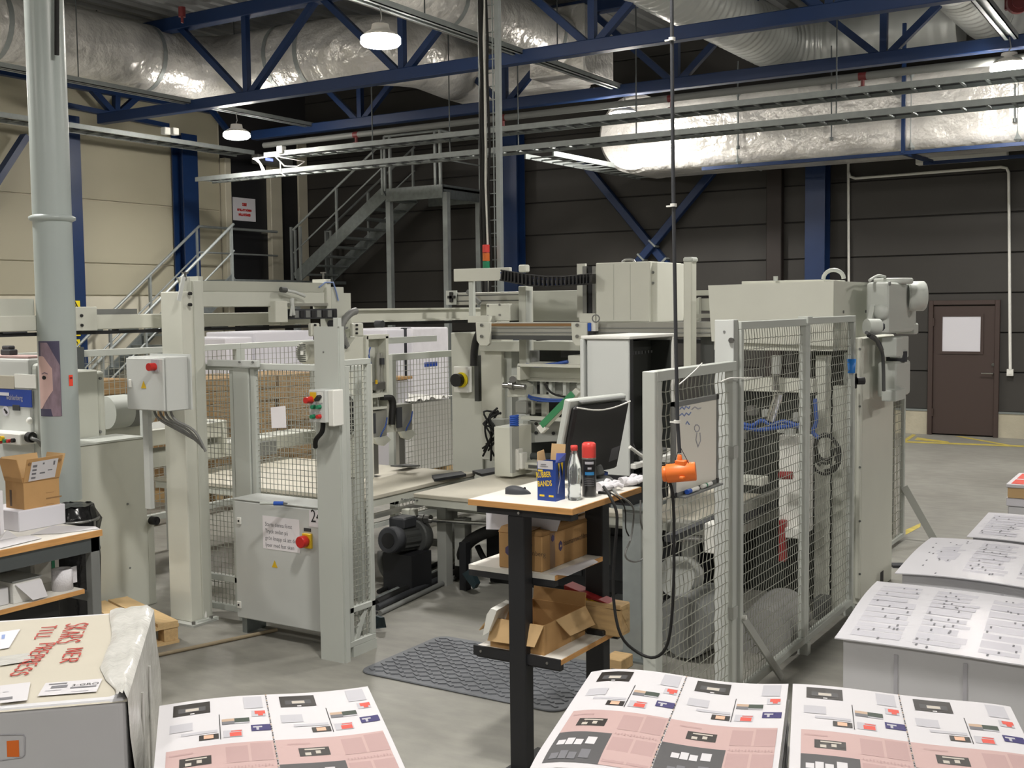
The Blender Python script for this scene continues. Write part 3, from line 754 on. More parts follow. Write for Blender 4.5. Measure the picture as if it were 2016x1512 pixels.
for x in (xr1, A.x-.1): part('rail_post', MB().bar((x, yn, zm), (x, yn, zm+1.05), .045, .045), 'galvanised_pale', st)
part('knee_rail', MB().tube([(xr1, yn+.9, zm+.5), (A.x, yn+.9, zm+.5)], .018, 6), 'galvanised_pale', st)
part('knee_rail', MB().tube([(xr1, yn+.9, zm+1.), (A.x, yn+.9, zm+1.)], .018, 6), 'galvanised_pale', st)
for x in (xr1, A.x): part('rail_post', MB().bar((x, yn+.9, zm), (x, yn+.9, zm+1.02), .04, .04), 'galvanised_pale', st)

# ------------------------------------------------------------------ hanging cable bundle with signal lamp, hanging hose
yv = 8.75
p = PY(983, 300, yv)
t = thing('cable_drop', 'vertical cable ladder and cables dropping from the roof to the machine', 'cable drop', (p.x, yv, 2.2))
zb2 = PY(980, 575, yv).z
part('post', MB().box(p.x-.03, yv-.02, zb2, p.x+.018, yv+.03, ZC), 'galvanised_pale', t, .004)
for px in (945, 949, 953): pass
xa, xb = PY(945, 300, yv).x, PY(972, 300, yv).x
for x in (xa, xa+.03, xb): part('ladder_wire', MB().cyl((x, yv, zb2), (x, yv, ZC), .006, 6), 'galvanised_pale', t)
m = MB(); z = zb2+.05
while z < ZC: m.box(xa, yv-.004, z, xb+.02, yv+.004, z+.008); z += .12
part('ladder_rungs', m, 'galvanised_pale', t)
for k, (px, r, c) in enumerate(((951, .016, 'black_rubber'), (956, .02, 'black_rubber'), (961, .014, 'white_paint'), (966, .012, 'black_rubber'))):
    x = PY(px, 300, yv).x
    part('cable', MB().tube([(x+random.uniform(-.012, .012), yv-.03, zb2+(ZC-zb2)*j/14) for j in range(15)], r, 8), c, t)
q = PY(957, 500, yv-.1)
t = thing('signal_tower', 'small red, orange and green signal lamp tower behind the machine', 'signal lamp', (q.x, yv-.1, 2.2))
zz = PY(957, 530, yv-.1).z
part('stem', MB().cyl((q.x, yv-.1, zz-.25), (q.x, yv-.1, zz), .012, 8), 'black_plastic', t)
for k, c in enumerate(('green_plastic', 'lamp_orange', 'cap_red')):
    z0 = zz+k*.075; part('lens', MB().cyl((q.x, yv-.1, z0), (q.x, yv-.1, z0+.07), .033, 14), c, t)
# black hose from the roof with an orange coupling
yh = 4.2
hx = [PY(a, b, yh) for a, b in ((1322, -80), (1323, 80), (1324, 240), (1326, 407), (1329, 570), (1331, 700), (1334, 830), (1338, 892))]
t = thing('hanging_power_cable', 'black power cable hanging from the roof with an orange plug socket', 'cable', (hx[-1].x, yh, hx[-1].z))
part('cable', MB().tube([Vector((hx[0].x, yh, ZC))]+hx, .008, 8), 'charcoal', t)
for (a, b) in ((1323, 80), (1326, 407), (1333, 833)):
    q = PY(a, b, yh); part('cable_tie', MB().cyl(q, q+Vector((.0, 0, .012)), .014, 8).box(q.x-.03, q.y-.004, q.z, q.x, q.y+.004, q.z+.006), 'white_paint', t)
q = PY(1341, 930, yh)
cpl = MB().cyl(q+Vector((-.055, -.02, -.006)), q+Vector((.055, .02, .006)), .038, 20)
cpl.cyl(q+Vector((-.07, -.025, -.008)), q+Vector((-.05, -.018, -.006)), .032, 20)
cpl.cyl(q+Vector((-.006, 0, .03)), hx[-1]+Vector((0, 0, -.005)), .013, 10, .009).box(q.x-.02, q.y-.02, q.z+.02, q.x+.025, q.y+.02, q.z+.05).box(q.x+.01, q.y-.045, q.z-.022, q.x+.03, q.y-.02, q.z-.01)
part('socket', cpl, 'orange_plastic', t, .003)
for s in (-.03, .035): part('hanger_wire', MB().tube([hx[-1]+Vector((0, 0, .03)), q+Vector((s, 0, .035))], .0015, 5), 'charcoal', t)
low = [q+Vector((-.055, -.02, -.02)), PY(1324, 970, yh), PY(1327, 1060, yh), PY(1325, 1180, yh), PY(1315, 1265, yh), PY(1290, 1294, yh), PY(1255, 1284, yh), PY(1222, 1250, yh-.05), PY(1208, 1180, yh-.05), PY(1209, 1100, yh-.05), PY(1215, 1020, yh-.05), PY(1205, 985, yh-.05), PY(1188, 958, yh-.02)]
def smooth(pts, k=4):
    out = []
    P = [pts[0]]+list(pts)+[pts[-1]]
    for i in range(1, len(P)-2):
        for j in range(k):
            t_ = j/k; a, b, c, d = P[i-1], P[i], P[i+1], P[i+2]
            out.append(.5*((2*b)+(c-a)*t_+(2*a-5*b+4*c-d)*t_*t_+(3*b-a-3*c+d)*t_**3))
    out.append(pts[-1]); return out
part('lower_cable', MB().tube(smooth(low), .0065, 8), 'black_rubber', t)
# ------------------------------------------------------------------ printed sheet stacks in front
def sheet_surface(zt, wave):
    return lambda u, v: zt + wave(u, v)
def pallet(parent, org, e2, e1, w, l, h=.12):
    org = Vector((org.x, org.y, 0)); up = Vector((0, 0, 1))
    for k in range(5):
        a = org+e1*(l*(k+.5)/5)
        part('deck_board', MB().bar(a+up*(h-.01), a+e2*w+up*(h-.01), l/5*.75, .02), 'wood_pale', parent)
    for k in range(3):
        a = org+e2*(w*(k*.44+.06)); part('stringer', MB().bar(a+up*(h-.02-(h-.02)/2), a+e1*l+up*(h-.02-(h-.02)/2), .09, h-.02), 'wood_pale', parent)
def paper_pile(t, org, e2, e1, w, l, z0, surf, side='paper_edge', top='paper', nu=16, nv=16, overhang=0., edge_mats=None):
    """solid pile whose top follows surf(u,v)"""
    P = lambda u, v, z: org + e2*u + e1*v + Vector((0, 0, z))
    m = MB(); org = Vector((org.x, org.y, 0))
    us = [w*i/nu for i in range(nu+1)]; vs_ = [l*j/nv for j in range(nv+1)]
    def wall(pts):
        for i in range(len(pts)-1):
            (u0, v0), (u1, v1) = pts[i], pts[i+1]
            m.add([P(u0, v0, z0), P(u1, v1, z0), P(u1, v1, surf(u1, v1)-.004), P(u0, v0, surf(u0, v0)-.004)], [(0, 1, 2, 3)], 0)
    wall([(u, l) for u in us]); wall([(u, 0) for u in reversed(us)]); wall([(w, v) for v in reversed(vs_)]); wall([(0, v) for v in vs_])
    part('sheet_pile', m, side, t)
    m = MB(); k = nv+1; o = overhang
    U = lambda u: -o+(w+2*o)*u/w
    V = lambda v: -o+(l+2*o)*v/l
    top_pts = [P(U(u), V(v), surf(u, v)) for u in us for v in vs_]
    m.add(top_pts, [(i*k+j, i*k+j+1, (i+1)*k+j+1, (i+1)*k+j) for i in range(nu) for j in range(nv)], 0, True)
    rim = [(i, 0) for i in range(nu+1)]+[(nu, j) for j in range(1, nv+1)]+[(i, nv) for i in range(nu-1, -1, -1)]+[(0, j) for j in range(nv-1, 0, -1)]
    q = [top_pts[i*k+j] for i, j in rim]; n = len(q)
    m.add(q+[p-Vector((0, 0, .005)) for p in q], [(i, (i+1) % n, n+(i+1) % n, n+i) for i in range(n)])
    return part('top_sheet', m, top, t), P
def printer(P, surf):
    def rect(mb, u0, v0, u1, v1, mi=0, lift=.0008, n=3):
        for i in range(n):
            for j in range(n):
                a, b = u0+(u1-u0)*i/n, u0+(u1-u0)*(i+1)/n; c, d = v0+(v1-v0)*j/n, v0+(v1-v0)*(j+1)/n
                mb.quad(P(a, d, surf(a, d)+lift), P(b, d, surf(b, d)+lift), P(b, c, surf(b, c)+lift), P(a, c, surf(a, c)+lift), mi)
        return mb
    return rect
def book_print(top, P, surf, l):
    R = printer(P, surf)
    mats_ = ['page_pink', 'page_pink_deep', 'page_charcoal', 'page_black', 'page_glow', 'ink_pale', 'page_red', 'page_indigo', 'page_green', 'page_tan', 'skin_print', 'paper', 'ink_grey', 'ink_black']
    K = {n: i for i, n in enumerate(mats_)}; m = MB()
    L1, L2, L3, L4 = .0008, .0014, .002, .0026
    for o in (0., .352):
        B = lambda u0, v0, u1, v1, n, li=L2, k=2: R(m, o+u0, v0, o+u1, v1, K[n], li, k)
        # white pages
        B(.045, .03, .165, .14, 'page_black'); B(.062, .075, .15, .118, 'page_charcoal', L3); B(.085, .085, .128, .112, 'page_glow', L4, 1); B(.1, .132, .114, .142, 'paper', L4, 1)
        B(.276, .018, .338, .135, 'ink_pale'); B(.037, .217, .108, .29, 'ink_pale'); B(.073, .31, .185, .332, 'ink_pale')
        B(.192, .172, .1945, .4, 'ink_black'); B(.128, .345, .188, .39, 'page_black'); B(.142, .352, .172, .382, 'skin_print', L3)
        B(.2, .222, .24, .245, 'page_tan'); B(.2, .245, .24, .272, 'ink_grey'); B(.24, .222, .288, .262, 'page_green'); B(.24, .262, .288, .272, 'ink_pale')
        B(.298, .16, .342, .216, 'ink_pale'); B(.308, .165, .342, .195, 'page_red', L3); B(.318, .195, .334, .212, 'page_red', L3)
        B(.203, .328, .262, .388, 'ink_pale'); B(.222, .35, .258, .384, 'page_red', L3); B(.226, .335, .26, .343, 'page_red', L3)
        B(.29, .295, .352, .35, 'page_indigo'); B(.296, .31, .325, .322, 'ink_pale', L3); B(.306, .322, .314, .344, 'ink_pale', L3)
        # pink pages
        e = .352 if o == 0 else .345
        B(.005 if o else .03, .44, e, .64, 'page_pink', L1, 10); B(.2, .64, e, l-.03, 'page_pink', L1, 10); B(.005 if o else .03, .64, .2, l-.03, 'page_charcoal', L1, 10)
        B(.04, .478, .11, .49, 'page_pink_deep'); B(.07, .52, .163, .588, 'page_black'); B(.088, .53, .15, .54, 'page_glow', L3); B(.087, .56, .105, .582, 'page_glow', L3); B(.12, .548, .135, .572, 'page_glow', L3)
        B(.206, .47, .272, .6, 'page_pink_deep'); B(.28, .455, .345, .6, 'page_pink_deep'); B(.206, .665, .272, l-.05, 'page_pink_deep'); B(.28, .665, .345, l-.05, 'page_pink_deep')
        for k in range(14):
            B(.208+k*.0098, .628+.006*(k % 3 == 1), .212+k*.0098, .642+.006*(k % 2), 'page_pink_deep', L3, 1)
        for k, (u, v0, v1) in enumerate(((.045, .712, .75), (.072, .698, .752), (.1, .708, .752), (.133, .684, .742))):
            B(u, v0, u+.024+.006*(k == 3), v1, 'paper', L3, 1); B(u, v0+.1, u+.024+.006*(k == 3), v1+.1, 'ink_grey', L3, 1)
    for k in range(46):
        v = .006+k*.0195
        if v < l-.02: R(m, .3515, v, .356, v+.009, K['ink_black'] if k % 3 else K['page_tan'], .003, 1)
    part('print', m, mats_, top, stuff=True)
def book_stack(label, org, e2, e1, w, l, zt, wv):
    e2 = Vector(e2).normalized(); e1 = Vector((e2.y, -e2.x, 0))
    t = thing('printed_sheet_stack', label, 'paper stack', (org.x, org.y, 0), 'stacks of freshly printed book sheets')
    surf = sheet_surface(zt, wv)
    top, P = paper_pile(t, org, e2, e1, w, l, .12, surf, overhang=.002)
    # some sheets standing proud of the pile
    for k in range(5):
        z = .3+k*.085
        part('proud_sheet', MB().hexa([P(-.004, -.003, z), P(-.004, l+.005, z), P(w+.006, l+.005, z), P(w+.006, -.003, z)][::-1], [P(-.004, -.003, z+.003), P(-.004, l+.005, z+.003), P(w+.006, l+.005, z+.003), P(w+.006, -.003, z+.003)][::-1]), 'paper', t)
    pallet(t, org, e2, e1, w, l, .12)
    book_print(top, P, surf, l)
a, b = G(1165, 1317, .7), G(1550, 1347, .7)
book_stack('stack of printed book sheets in the middle, beside the black desk post', a, b-a, None, .712, .9, .7, lambda u, v: .01*math.sin(u*9)-.012*(max(0, .12-u)/.12)**2-.012*(max(0, v-.75)/.15)**2)
a, b = G(1562, 1350, .7), G(1966, 1379, .7)
book_stack('stack of printed book sheets at the right front corner', a, b-a, None, .712, .9, .7, lambda u, v: .008*math.sin(u*8+1)-.02*(u/.7)**6)
a, b = G(315, 1390, .7), G(715, 1350, .7)
book_stack('stack of printed book sheets beside the white wrapped box', a, b-a, None, .712, .9, .7, lambda u, v: .008*math.sin(u*8)-.05*max(0, v-.5)*max(0, u-.55))

# ------------------------------------------------------------------ pale text sheets stacked on the right
def text_stack(label, org, nl, w, l, zt, curl, seed, rows=9):
    e1 = (nl-org); e1.z = 0; e1.normalize(); e2 = Vector((-e1.y, e1.x, 0))
    rnd = random.Random(seed)
    t = thing('text_sheet_stack', label, 'paper stack', (org.x, org.y, 0), 'stacks of pale text sheets')
    surf = sheet_surface(zt, curl)
    top, P = paper_pile(t, org, e2, e1, w, l, .12, surf, side='wrapped_paper', top='paper_gloss', overhang=.03)
    for u in (.2, .46, .72): part('strap_crease', MB().hexa([P(u, l+.001, .14), P(u, l+.004, .14), P(u+.015, l+.004, .14), P(u+.015, l+.001, .14)][::-1], [P(u, l+.001, zt-.06), P(u, l+.004, zt-.06), P(u+.015, l+.004, zt-.06), P(u+.015, l+.001, zt-.06)][::-1]), 'ink_pale', t)
    R = printer(P, surf); m = MB(); cw = w/4
    for c in range(4):
        v = .05
        while v < l-.08:
            h = rnd.uniform(.035, .1); u0 = c*cw+.018; u1 = u0+cw*rnd.uniform(.6, .82)
            R(m, u0, v, u1, min(v+h, l-.04), 0, .0012, 2)
            for k in range(rnd.randint(1, 3)):
                uu = rnd.uniform(u0, u1-.015); vv = rnd.uniform(v, v+h); R(m, uu, vv, uu+.008, vv+.028, 1, .0022, 1)
            v += h+rnd.uniform(.006, .03)
    part('print', m, ['ink_pale_print', 'ink_grey'], top, stuff=True)
    pallet(t, org, e2, e1, w, l, .12)
text_stack('nearest stack of pale text sheets, in front of the fence end', G(1737, 1148, .7), G(1664, 1243, .7), .98, .94, .7, lambda u, v: -.04*(u/.98)**2+.045*max(0, (u-.6)/.38)**2+.012*math.sin(v*5), 3)
text_stack('middle stack of pale text sheets beside the machine column', G(1842, 1061, .7), G(1776, 1125, .7), 1.0, .9, .7, lambda u, v: .01*math.sin(u*6)+.012*math.sin(v*4), 5)
text_stack('farthest stack of pale text sheets at the right edge', G(1955, 1014, .7), G(1925, 1048, .7), 1.0, .8, .7, lambda u, v: .012*math.sin(u*5+1), 9)
# small pallet stack with red cover sheet far right
p = G(1985, 950, .82); t = thing('cover_sheet_stack', 'small stack with red and white cover sheets at the right edge', 'paper stack', (p.x, p.y, 0))
part('carton', MB().box(p.x, p.y, .1, p.x+.8, p.y+.6, .66), 'wrapped_paper', t, .008)
part('carton_lid', MB().box(p.x-.01, p.y-.01, .66, p.x+.82, p.y+.62, .72), 'white_sheet', t, .004)
part('sheet_pile', MB().box(p.x, p.y-.02, .72, p.x+.8, p.y+.55, .79), 'cardboard_inside', t)
part('top_sheet', MB().box(p.x-.01, p.y-.03, .79, p.x+.8, p.y+.55, .815), 'paper', t, .003)
part('red_print', MB().box(p.x+.02, p.y-.01, .815, p.x+.8, p.y+.2, .817).box(p.x+.02, p.y+.25, .815, p.x+.8, p.y+.5, .817), 'page_red', t)
part('pallet_foot', MB().box(p.x, p.y, 0, p.x+.8, p.y+.1, .1).box(p.x, p.y+.5, 0, p.x+.8, p.y+.6, .1), 'wood_pale', t)

# ------------------------------------------------------------------ big wrapped carton at the front left
zt = .9
FR_ = G(300, 1200, zt); NR_ = G(247, 1375, zt)
e1 = (NR_-FR_); L1_ = e1.length; e1.normalize(); e2 = Vector((e1.y, -e1.x, 0))
if e2.x > 0: e2 = -e2
wlen = 1.25
P = lambda a, b, z=zt: Vector((FR_.x, FR_.y, 0))+e2*a+e1*b+Vector((0, 0, z))
t = thing('wrapped_carton', 'big white wrapped carton with red handwriting at the front left', 'carton', (FR_.x, FR_.y, 0))
body = MB().hexa([P(0, 0, .12), P(wlen, 0, .12), P(wlen, L1_, .12), P(0, L1_, .12)], [P(0, 0, zt), P(wlen, 0, zt), P(wlen, L1_, zt), P(0, L1_, zt)])
part('carton_body', body, 'wrapped_paper', t, .02, 3)
m = MB()
rndw = random.Random(4)
nu, nv = 26, 22
lid = []
for i in range(nu+1):
    for j in range(nv+1):
        a, b = wlen*i/nu, L1_*j/nv
        z = zt+.004
        if i == 0 or j == 0 or j == nv: z = zt-.008
        lid.append(P(a-.004*(i == 0), b+(.004 if j == nv else -.004*(j == 0)), z))
m.add(lid, [(i*(nv+1)+j, i*(nv+1)+j+1, (i+1)*(nv+1)+j+1, (i+1)*(nv+1)+j) for i in range(nu) for j in range(nv)], 0, True)
part('wrap_top', m, 'box_top_grey', t)
rt_ = lambda px, py: (lambda q: ((q-Vector((FR_.x, FR_.y, zt))).dot(e2), (q-Vector((FR_.x, FR_.y, zt))).dot(e1)))(G(px, py, zt))
FE = sorted((rt_(*p)[1], rt_(*p)[0]) for p in ((217, 1206), (219, 1235), (216, 1270), (205, 1305), (196, 1320), (206, 1345), (240, 1372)))
def film_edge(b):
    if b <= FE[0][0]: return FE[0][1]
    for (b0_, a0_), (b1_, a1_) in zip(FE, FE[1:]):
        if b <= b1_: return a0_+(a1_-a0_)*(b-b0_)/(b1_-b0_)
    return max(.03, FE[-1][1])
# clear film crumpled over the right end
m = MB(); fp = []
nb = 30
for i in range(9):
    for j in range(nb+1):
        b = L1_*j/nb; edge = max(.03, film_edge(b)+.004*math.sin(b*13))
        a = edge*i/8; z = zt+.013+.008*math.sin(b*19+i)*math.sin(i*1.4)+rndw.uniform(0, .006)
        if i == 8: z = zt+.0075
        fp.append(P(a-.006*(i == 0), b, z if i else zt-.002))
m.add(fp, [(i*(nb+1)+j, i*(nb+1)+j+1, (i+1)*(nb+1)+j+1, (i+1)*(nb+1)+j) for i in range(8) for j in range(nb)], 0, True)
part('film_end', m, 'wrap_film', t)
m = MB(); fs = []
for i in range(7):
    for j in range(nb+1):
        b = L1_*j/nb; z = zt-.002-(zt-.2)*i/6
        off = .006+.018*abs(math.sin(b*9+i*.6))*min(1, i/2)
        q = P(0, b, z)-e2*off; fs.append(q)
m.add(fs, [(i*(nb+1)+j, i*(nb+1)+j+1, (i+1)*(nb+1)+j+1, (i+1)*(nb+1)+j) for i in range(6) for j in range(nb)], 0, True)
part('film_side', m, 'wrap_film', t)
for b in (.45, .72): part('film_fold', MB().tube([P(-.022, L1_*b+.01*k, zt-.08-k*.12) for k in range(6)], .005, 6), 'wrap_film', t)
# hand lettering, red marker strokes; text runs along e1, letter tops towards the right edge
GLY = {'S': [[(.9, .85), (.5, 1), (.1, .8), (.3, .55), (.8, .4), (.8, .1), (.4, 0), (0, .15)]], 'K': [[(.1, 1), (.1, 0)], [(.8, 1), (.1, .45), (.9, 0)]], 'A': [[(0, 0), (.45, 1), (.9, 0)], [(.2, .35), (.75, .35)]],
       'Ä': [[(0, 0), (.45, .8), (.9, 0)], [(.2, .3), (.75, .3)], [(.25, .95), (.3, 1)], [(.65, .95), (.7, 1)]], 'R': [[(.1, 0), (.1, 1), (.7, .95), (.75, .6), (.1, .5), (.9, 0)]], 'N': [[(.1, 0), (.1, 1), (.8, 0), (.8, 1)]],
       'E': [[(.85, 1), (.1, 1), (.05, 0), (.85, 0)], [(.1, .5), (.7, .5)]], 'T': [[(0, 1), (.9, .97)], [(.45, 1), (.4, 0)]], 'I': [[(.4, 1), (.4, 0)]], 'L': [[(.15, 1), (.1, 0), (.8, .05)]], 'P': [[(.1, 0), (.1, 1), (.75, .95), (.75, .55), (.1, .45)]]}
def hand(word, a0, b0, h, adv, tilt=0.):
    m = MB()
    for i, ch in enumerate(word):
        for st_ in GLY.get(ch, []):
            pts = [P(a0-h*y+tilt*(i*adv), b0+adv*(i+x*.8), zt+.0085) for x, y in st_]
            for k in range(len(pts)-1): m.bar(pts[k], pts[k+1], .0055, .002)
    return part('handwriting', m, 'marker_red', t)
rt_ = lambda px, py: (lambda q: ((q-Vector((FR_.x, FR_.y, zt))).dot(e2), (q-Vector((FR_.x, FR_.y, zt))).dot(e1)))(G(px, py, zt))
a0, b0 = rt_(132, 1233); a1, b1 = rt_(131, 1268); hand('SKÄRS', a0, b0, rt_(132, 1240)[0]-rt_(174, 1240)[0], (b1-b0)/5+.006)
a0, b0 = rt_(133, 1282); a1, b1 = rt_(130, 1312); hand('NER', a0, b0, rt_(132, 1285)[0]-rt_(162, 1285)[0], (b1-b0)/3)
a0, b0 = rt_(83, 1238); a1, b1 = rt_(82, 1262); hand('TILL', a0, b0, rt_(82, 1245)[0]-rt_(110, 1245)[0], (b1-b0)/4+.003)
a0, b0 = rt_(78, 1272); a1, b1 = rt_(62, 1335); hand('PREPRESS', a0, b0, rt_(75, 1290)[0]-rt_(106, 1290)[0], (b1-b0)/8, .1)
def label_on(px4, name, lines, mats_='paper'):
    q = [rt_(*p) for p in px4]; z = zt+.0085
    pts = [P(a, b, z) for a, b in q]
    m = MB().add(pts, [(0, 1, 2, 3)]); o = part(name, m, mats_, t)
    for (u0, v0, u1, v1, c) in lines:
        W_ = lambda u, v: (pts[0].lerp(pts[1], u)).lerp(pts[3].lerp(pts[2], u), v)+Vector((0, 0, .001))
        part('print', MB().quad(W_(u0, v1), W_(u1, v1), W_(u1, v0), W_(u0, v0)), c, o)
    return o, pts
o, lp = label_on(((90, 1350), (202, 1341), (190, 1367), (74, 1376)), 'address_label', [(.08, .12, .4, .2, 'ink_grey'), (.15, .3, .43, .5, 'ink_grey'), (.08, .62, .36, .68, 'ink_pale'), (.5, .52, .95, .62, 'ink_grey'), (.55, .85, .85, .89, 'ink_pale')])
lettering('lettering', '3-GRÖ', lp[0].lerp(lp[3], .46).lerp(lp[1].lerp(lp[2], .46), .5)+Vector((0, 0, .001)), lp[1]-lp[0], lp[0]-lp[3], .027, 'ink_black', o)
label_on(((0, 1355), (60, 1348), (54, 1384), (0, 1390)), 'barcode_label', [(.0, .72, .45, .85, 'ink_grey'), (.1, .4, .3, .44, 'ink_pale')])
label_on(((0, 1249), (40, 1243), (18, 1280), (0, 1283)), 'document_pocket', [(.1, .2, .3, .45, 'marker_blue')], 'white_sheet')
part('film_patch', MB().add([P(*rt_(*p), zt+.009) for p in ((0, 1298), (58, 1290), (62, 1306), (0, 1316))], [(0, 1, 2, 3)]), 'wrap_film', t)
# orange mark and folded seam on the near side
near = lambda px, py: (lambda d: EYE+d*(((Vector((NR_.x, NR_.y, 0))-EYE).dot(e1)+.001)/d.dot(e1)))(ray(px, py))
part('orange_mark', MB().quad(near(14, 1490), near(38, 1490), near(37, 1457), near(13, 1459)), 'orange_plastic', t)
part('side_seam', MB().tube([near(0, 1447), near(46, 1446), near(49, 1452), near(48, 1486), near(43, 1491), near(0, 1497)], .002, 5), 'ink_pale', t)
for k in range(3):
    a = .1+k*.5; part('pallet_block', MB().hexa([P(a, .05, 0), P(a+.12, .05, 0), P(a+.12, L1_-.05, 0), P(a, L1_-.05, 0)], [P(a, .05, .1), P(a+.12, .05, .1), P(a+.12, L1_-.05, .1), P(a, L1_-.05, .1)]), 'wood_pale', t)
part('pallet_deck', MB().hexa([P(0, 0, .1), P(wlen, 0, .1), P(wlen, L1_, .1), P(0, L1_, .1)], [P(0, 0, .12), P(wlen, 0, .12), P(wlen, L1_, .12), P(0, L1_, .12)]), 'wood_pale', t)
# ------------------------------------------------------------------ left: machine with blue band
y = 4.55
x0, x1, z0, z1 = fr(-110, 704, 64, 1080, y)
t = thing('folding_machine', 'pale grey machine with a blue name band at the left edge', 'machine', (x0, y, 0))
part('housing', MB().box(x0, y, .1, x1, y+.18, z1), 'cabinet_paint', t, .025, 3)
part('rounded_side', MB().box(x1-.02, y+.015, .1, x1+.06, y+.18, z1-.03), 'fence_paint', t, .05, 3)
a0, a1, b0, b1 = fr(-110, 764, 63, 797, y)
bd = part('name_band', MB().box(a0, y-.004, b0, a1, y, b1), 'blue_band', t)
lettering('lettering', 'baumann', (PY(-44, 786, y).x, y-.0045, PY(20, 787, y).z), (1, 0, 0), (0, 0, 1), .062, 'white_sheet', bd, bold=.0012)
lettering('lettering', 'wohlenberg', (PY(14, 787, y).x, y-.0045, PY(30, 787.5, y).z), (1, 0, 0), (0, 0, 1), .05, 'ink_pale', bd, sx=.72)
q = fr(-20, 772, 19, 778, y); part('white_stripe', MB().box(q[0], y-.006, q[2], q[1], y-.004, q[3]), 'white_sheet', bd)
for r, m_, lb in (((30, 737, 72, 764), 'white_paint', None), ((-40, 739, 29, 764), 'box_top_grey', None), ((26, 797, 40, 808), 'charcoal', None)):
    q = fr(*r, y); pl = part('plate', MB().box(q[0], y-.006, q[2], q[1], y, q[3]), m_, t, .001)
    if r[0] == -40:
        lettering('lettering', 'maskinen skall', (q[0]+.03, y-.0065, q[2]+.055), (1, 0, 0), (0, 0, 1), .028, 'ink_grey', pl)
        lettering('lettering', 'vara rengjord', (q[0]+.04, y-.0065, q[2]+.02), (1, 0, 0), (0, 0, 1), .028, 'ink_grey', pl)
q = PY(12, 809, y)
part('round_sticker', MB().cyl((q.x, y, q.z), (q.x, y-.003, q.z), .034, 18), 'white_sheet', t)
part('sticker_mark', MB().bar((q.x-.015, y-.004, q.z+.012), (q.x+.018, y-.004, q.z-.012), .004, .012).cyl((q.x+.008, y-.003, q.z-.008), (q.x+.008, y-.005, q.z-.008), .011, 10), 'ink_black', t)
q = PY(60, 828, y); part('push_knob', MB().lathe([(.022, 0), (.022, .012), (.014, .022), (.001, .024)], (q.x, y, q.z), 16, (0, -1, 0)), 'white_paint', t)
q = fr(-30, 852, 40, 874, y-.12)
cb = part('control_box', MB().box(q[0], y-.12, q[2], q[1], y, q[3]), 'white_paint', t, .006)
for px, py, c, r in ((5, 863, 'yellow_plastic', .016), (1, 869, 'red_plastic', .016), (11, 868, 'green_plastic', .012), (18, 868, 'red_plastic', .012), (27, 867, 'black_plastic', .014)):
    w_ = PY(px, py, y-.125); part('button', MB().cyl((w_.x, y-.12, w_.z), (w_.x, y-.14, w_.z), r, 12), c, cb)
w_ = PY(48, 862, y-.1); part('cable_gland', MB().cyl((q[1], y-.06, w_.z), (q[1]+.04, y-.06, w_.z), .034, 14), 'black_plastic', cb)
part('power_cord', MB().tube(smooth([Vector((q[1]+.04, y-.06, w_.z)), PY(62, 863, y-.07), PY(74, 868, y-.05), PY(82, 878, y)]), .012, 8), 'hose_grey', t)
part('pink_top', MB().box(x0, y+.01, z1, x1-.02, y+.19, z1+.012), 'page_pink', t)
q = PY(4, 717, y+.15); solo('tape_roll', MB().cyl((q.x, y+.1, q.z+.01), (q.x, y+.18, q.z+.01), .055, 20), 'blue_plastic', 'blue tape roll on top of the blue banded machine', 'tape')
q = PY(25, 716, y+.15); solo('stapler', MB().box(q.x-.06, y+.1, z1+.012, q.x+.05, y+.16, z1+.05).box(q.x-.05, y+.105, z1+.05, q.x+.03, y+.155, z1+.075), 'charcoal', 'dark stapler on top of the blue banded machine', 'stapler', bev=.006)
# ------------------------------------------------------------------ grey cabinets beside the pipe
xc = -6.3
y0, y1, z0, z1 = sr(155, 870, 291, 1190, xc); ye = PX(310, 1190, xc).y
t = thing('side_cabinet', 'tall plain grey steel cabinet right of the vent pipe', 'cabinet', (xc-.3, y0, 0))
part('body', MB().box(xc-.3, y0-.0, 0, xc, y1, z1), 'machine_paint', t, .006)
part('lid_edge', MB().box(xc-.31, y0-.01, z1, xc+.008, y1+.005, z1+.012), 'fence_paint', t)
zs_ = PX(300, 1022, xc).z
part('door_strip', MB().box(xc-.06, y1, 0, xc-.005, ye, zs_), 'machine_paint', t, .004)
q = PX(303, 1025, xc+.02); part('knob', MB().cyl((xc-.005, q.y, q.z), (xc+.05, q.y, q.z), .03, 16).cyl((xc+.05, q.y, q.z), (xc+.055, q.y, q.z), .012, 12), 'black_plastic', t)
q = PX(251, 992, xc); part('screw', MB().cyl((xc, q.y, q.z), (xc+.004, q.y, q.z), .008, 10), 'mid_grey', t)
q = PX(256, 1118, xc); part('dent', MB().cyl((xc, q.y, q.z), (xc+.002, q.y, q.z), .008, 8), 'mid_grey', t)
q0 = PX(284, 812, xc-.02); q1 = PX(291, 905, xc-.02)
part('corner_post', MB().box(xc-.06, q0.y-.01, q1.z-.0, xc-.02, q1.y+.01, q0.z+.02), 'cabinet_paint', t, .004)
xq = -6.62
y0, y1, z0, z1 = sr(148, 729, 196, 900, xq)
t = thing('feeder_housing', 'cream housing with rounded corner behind the grey cabinet', 'machine housing', (xq, y0, 0))
part('housing', MB().box(xq-.25, y0-.1, 0, xq, y1, z1), 'machine_paint', t, .01)
yy = PX(211, 800, xq).y
part('curved_end', MB().box(xq-.25, y1, 0, xq-.01, yy, z1-.01), 'machine_paint', t, .05, 4)
for py in (745, 850):
    q = PX(198, py, xq); part('screw', MB().cyl((xq-.01, q.y, q.z), (xq+.004, q.y, q.z), .01, 8), 'mid_grey', t)
q0, q1 = PX(216, 813, -7.0), PX(276, 806, -7.0)
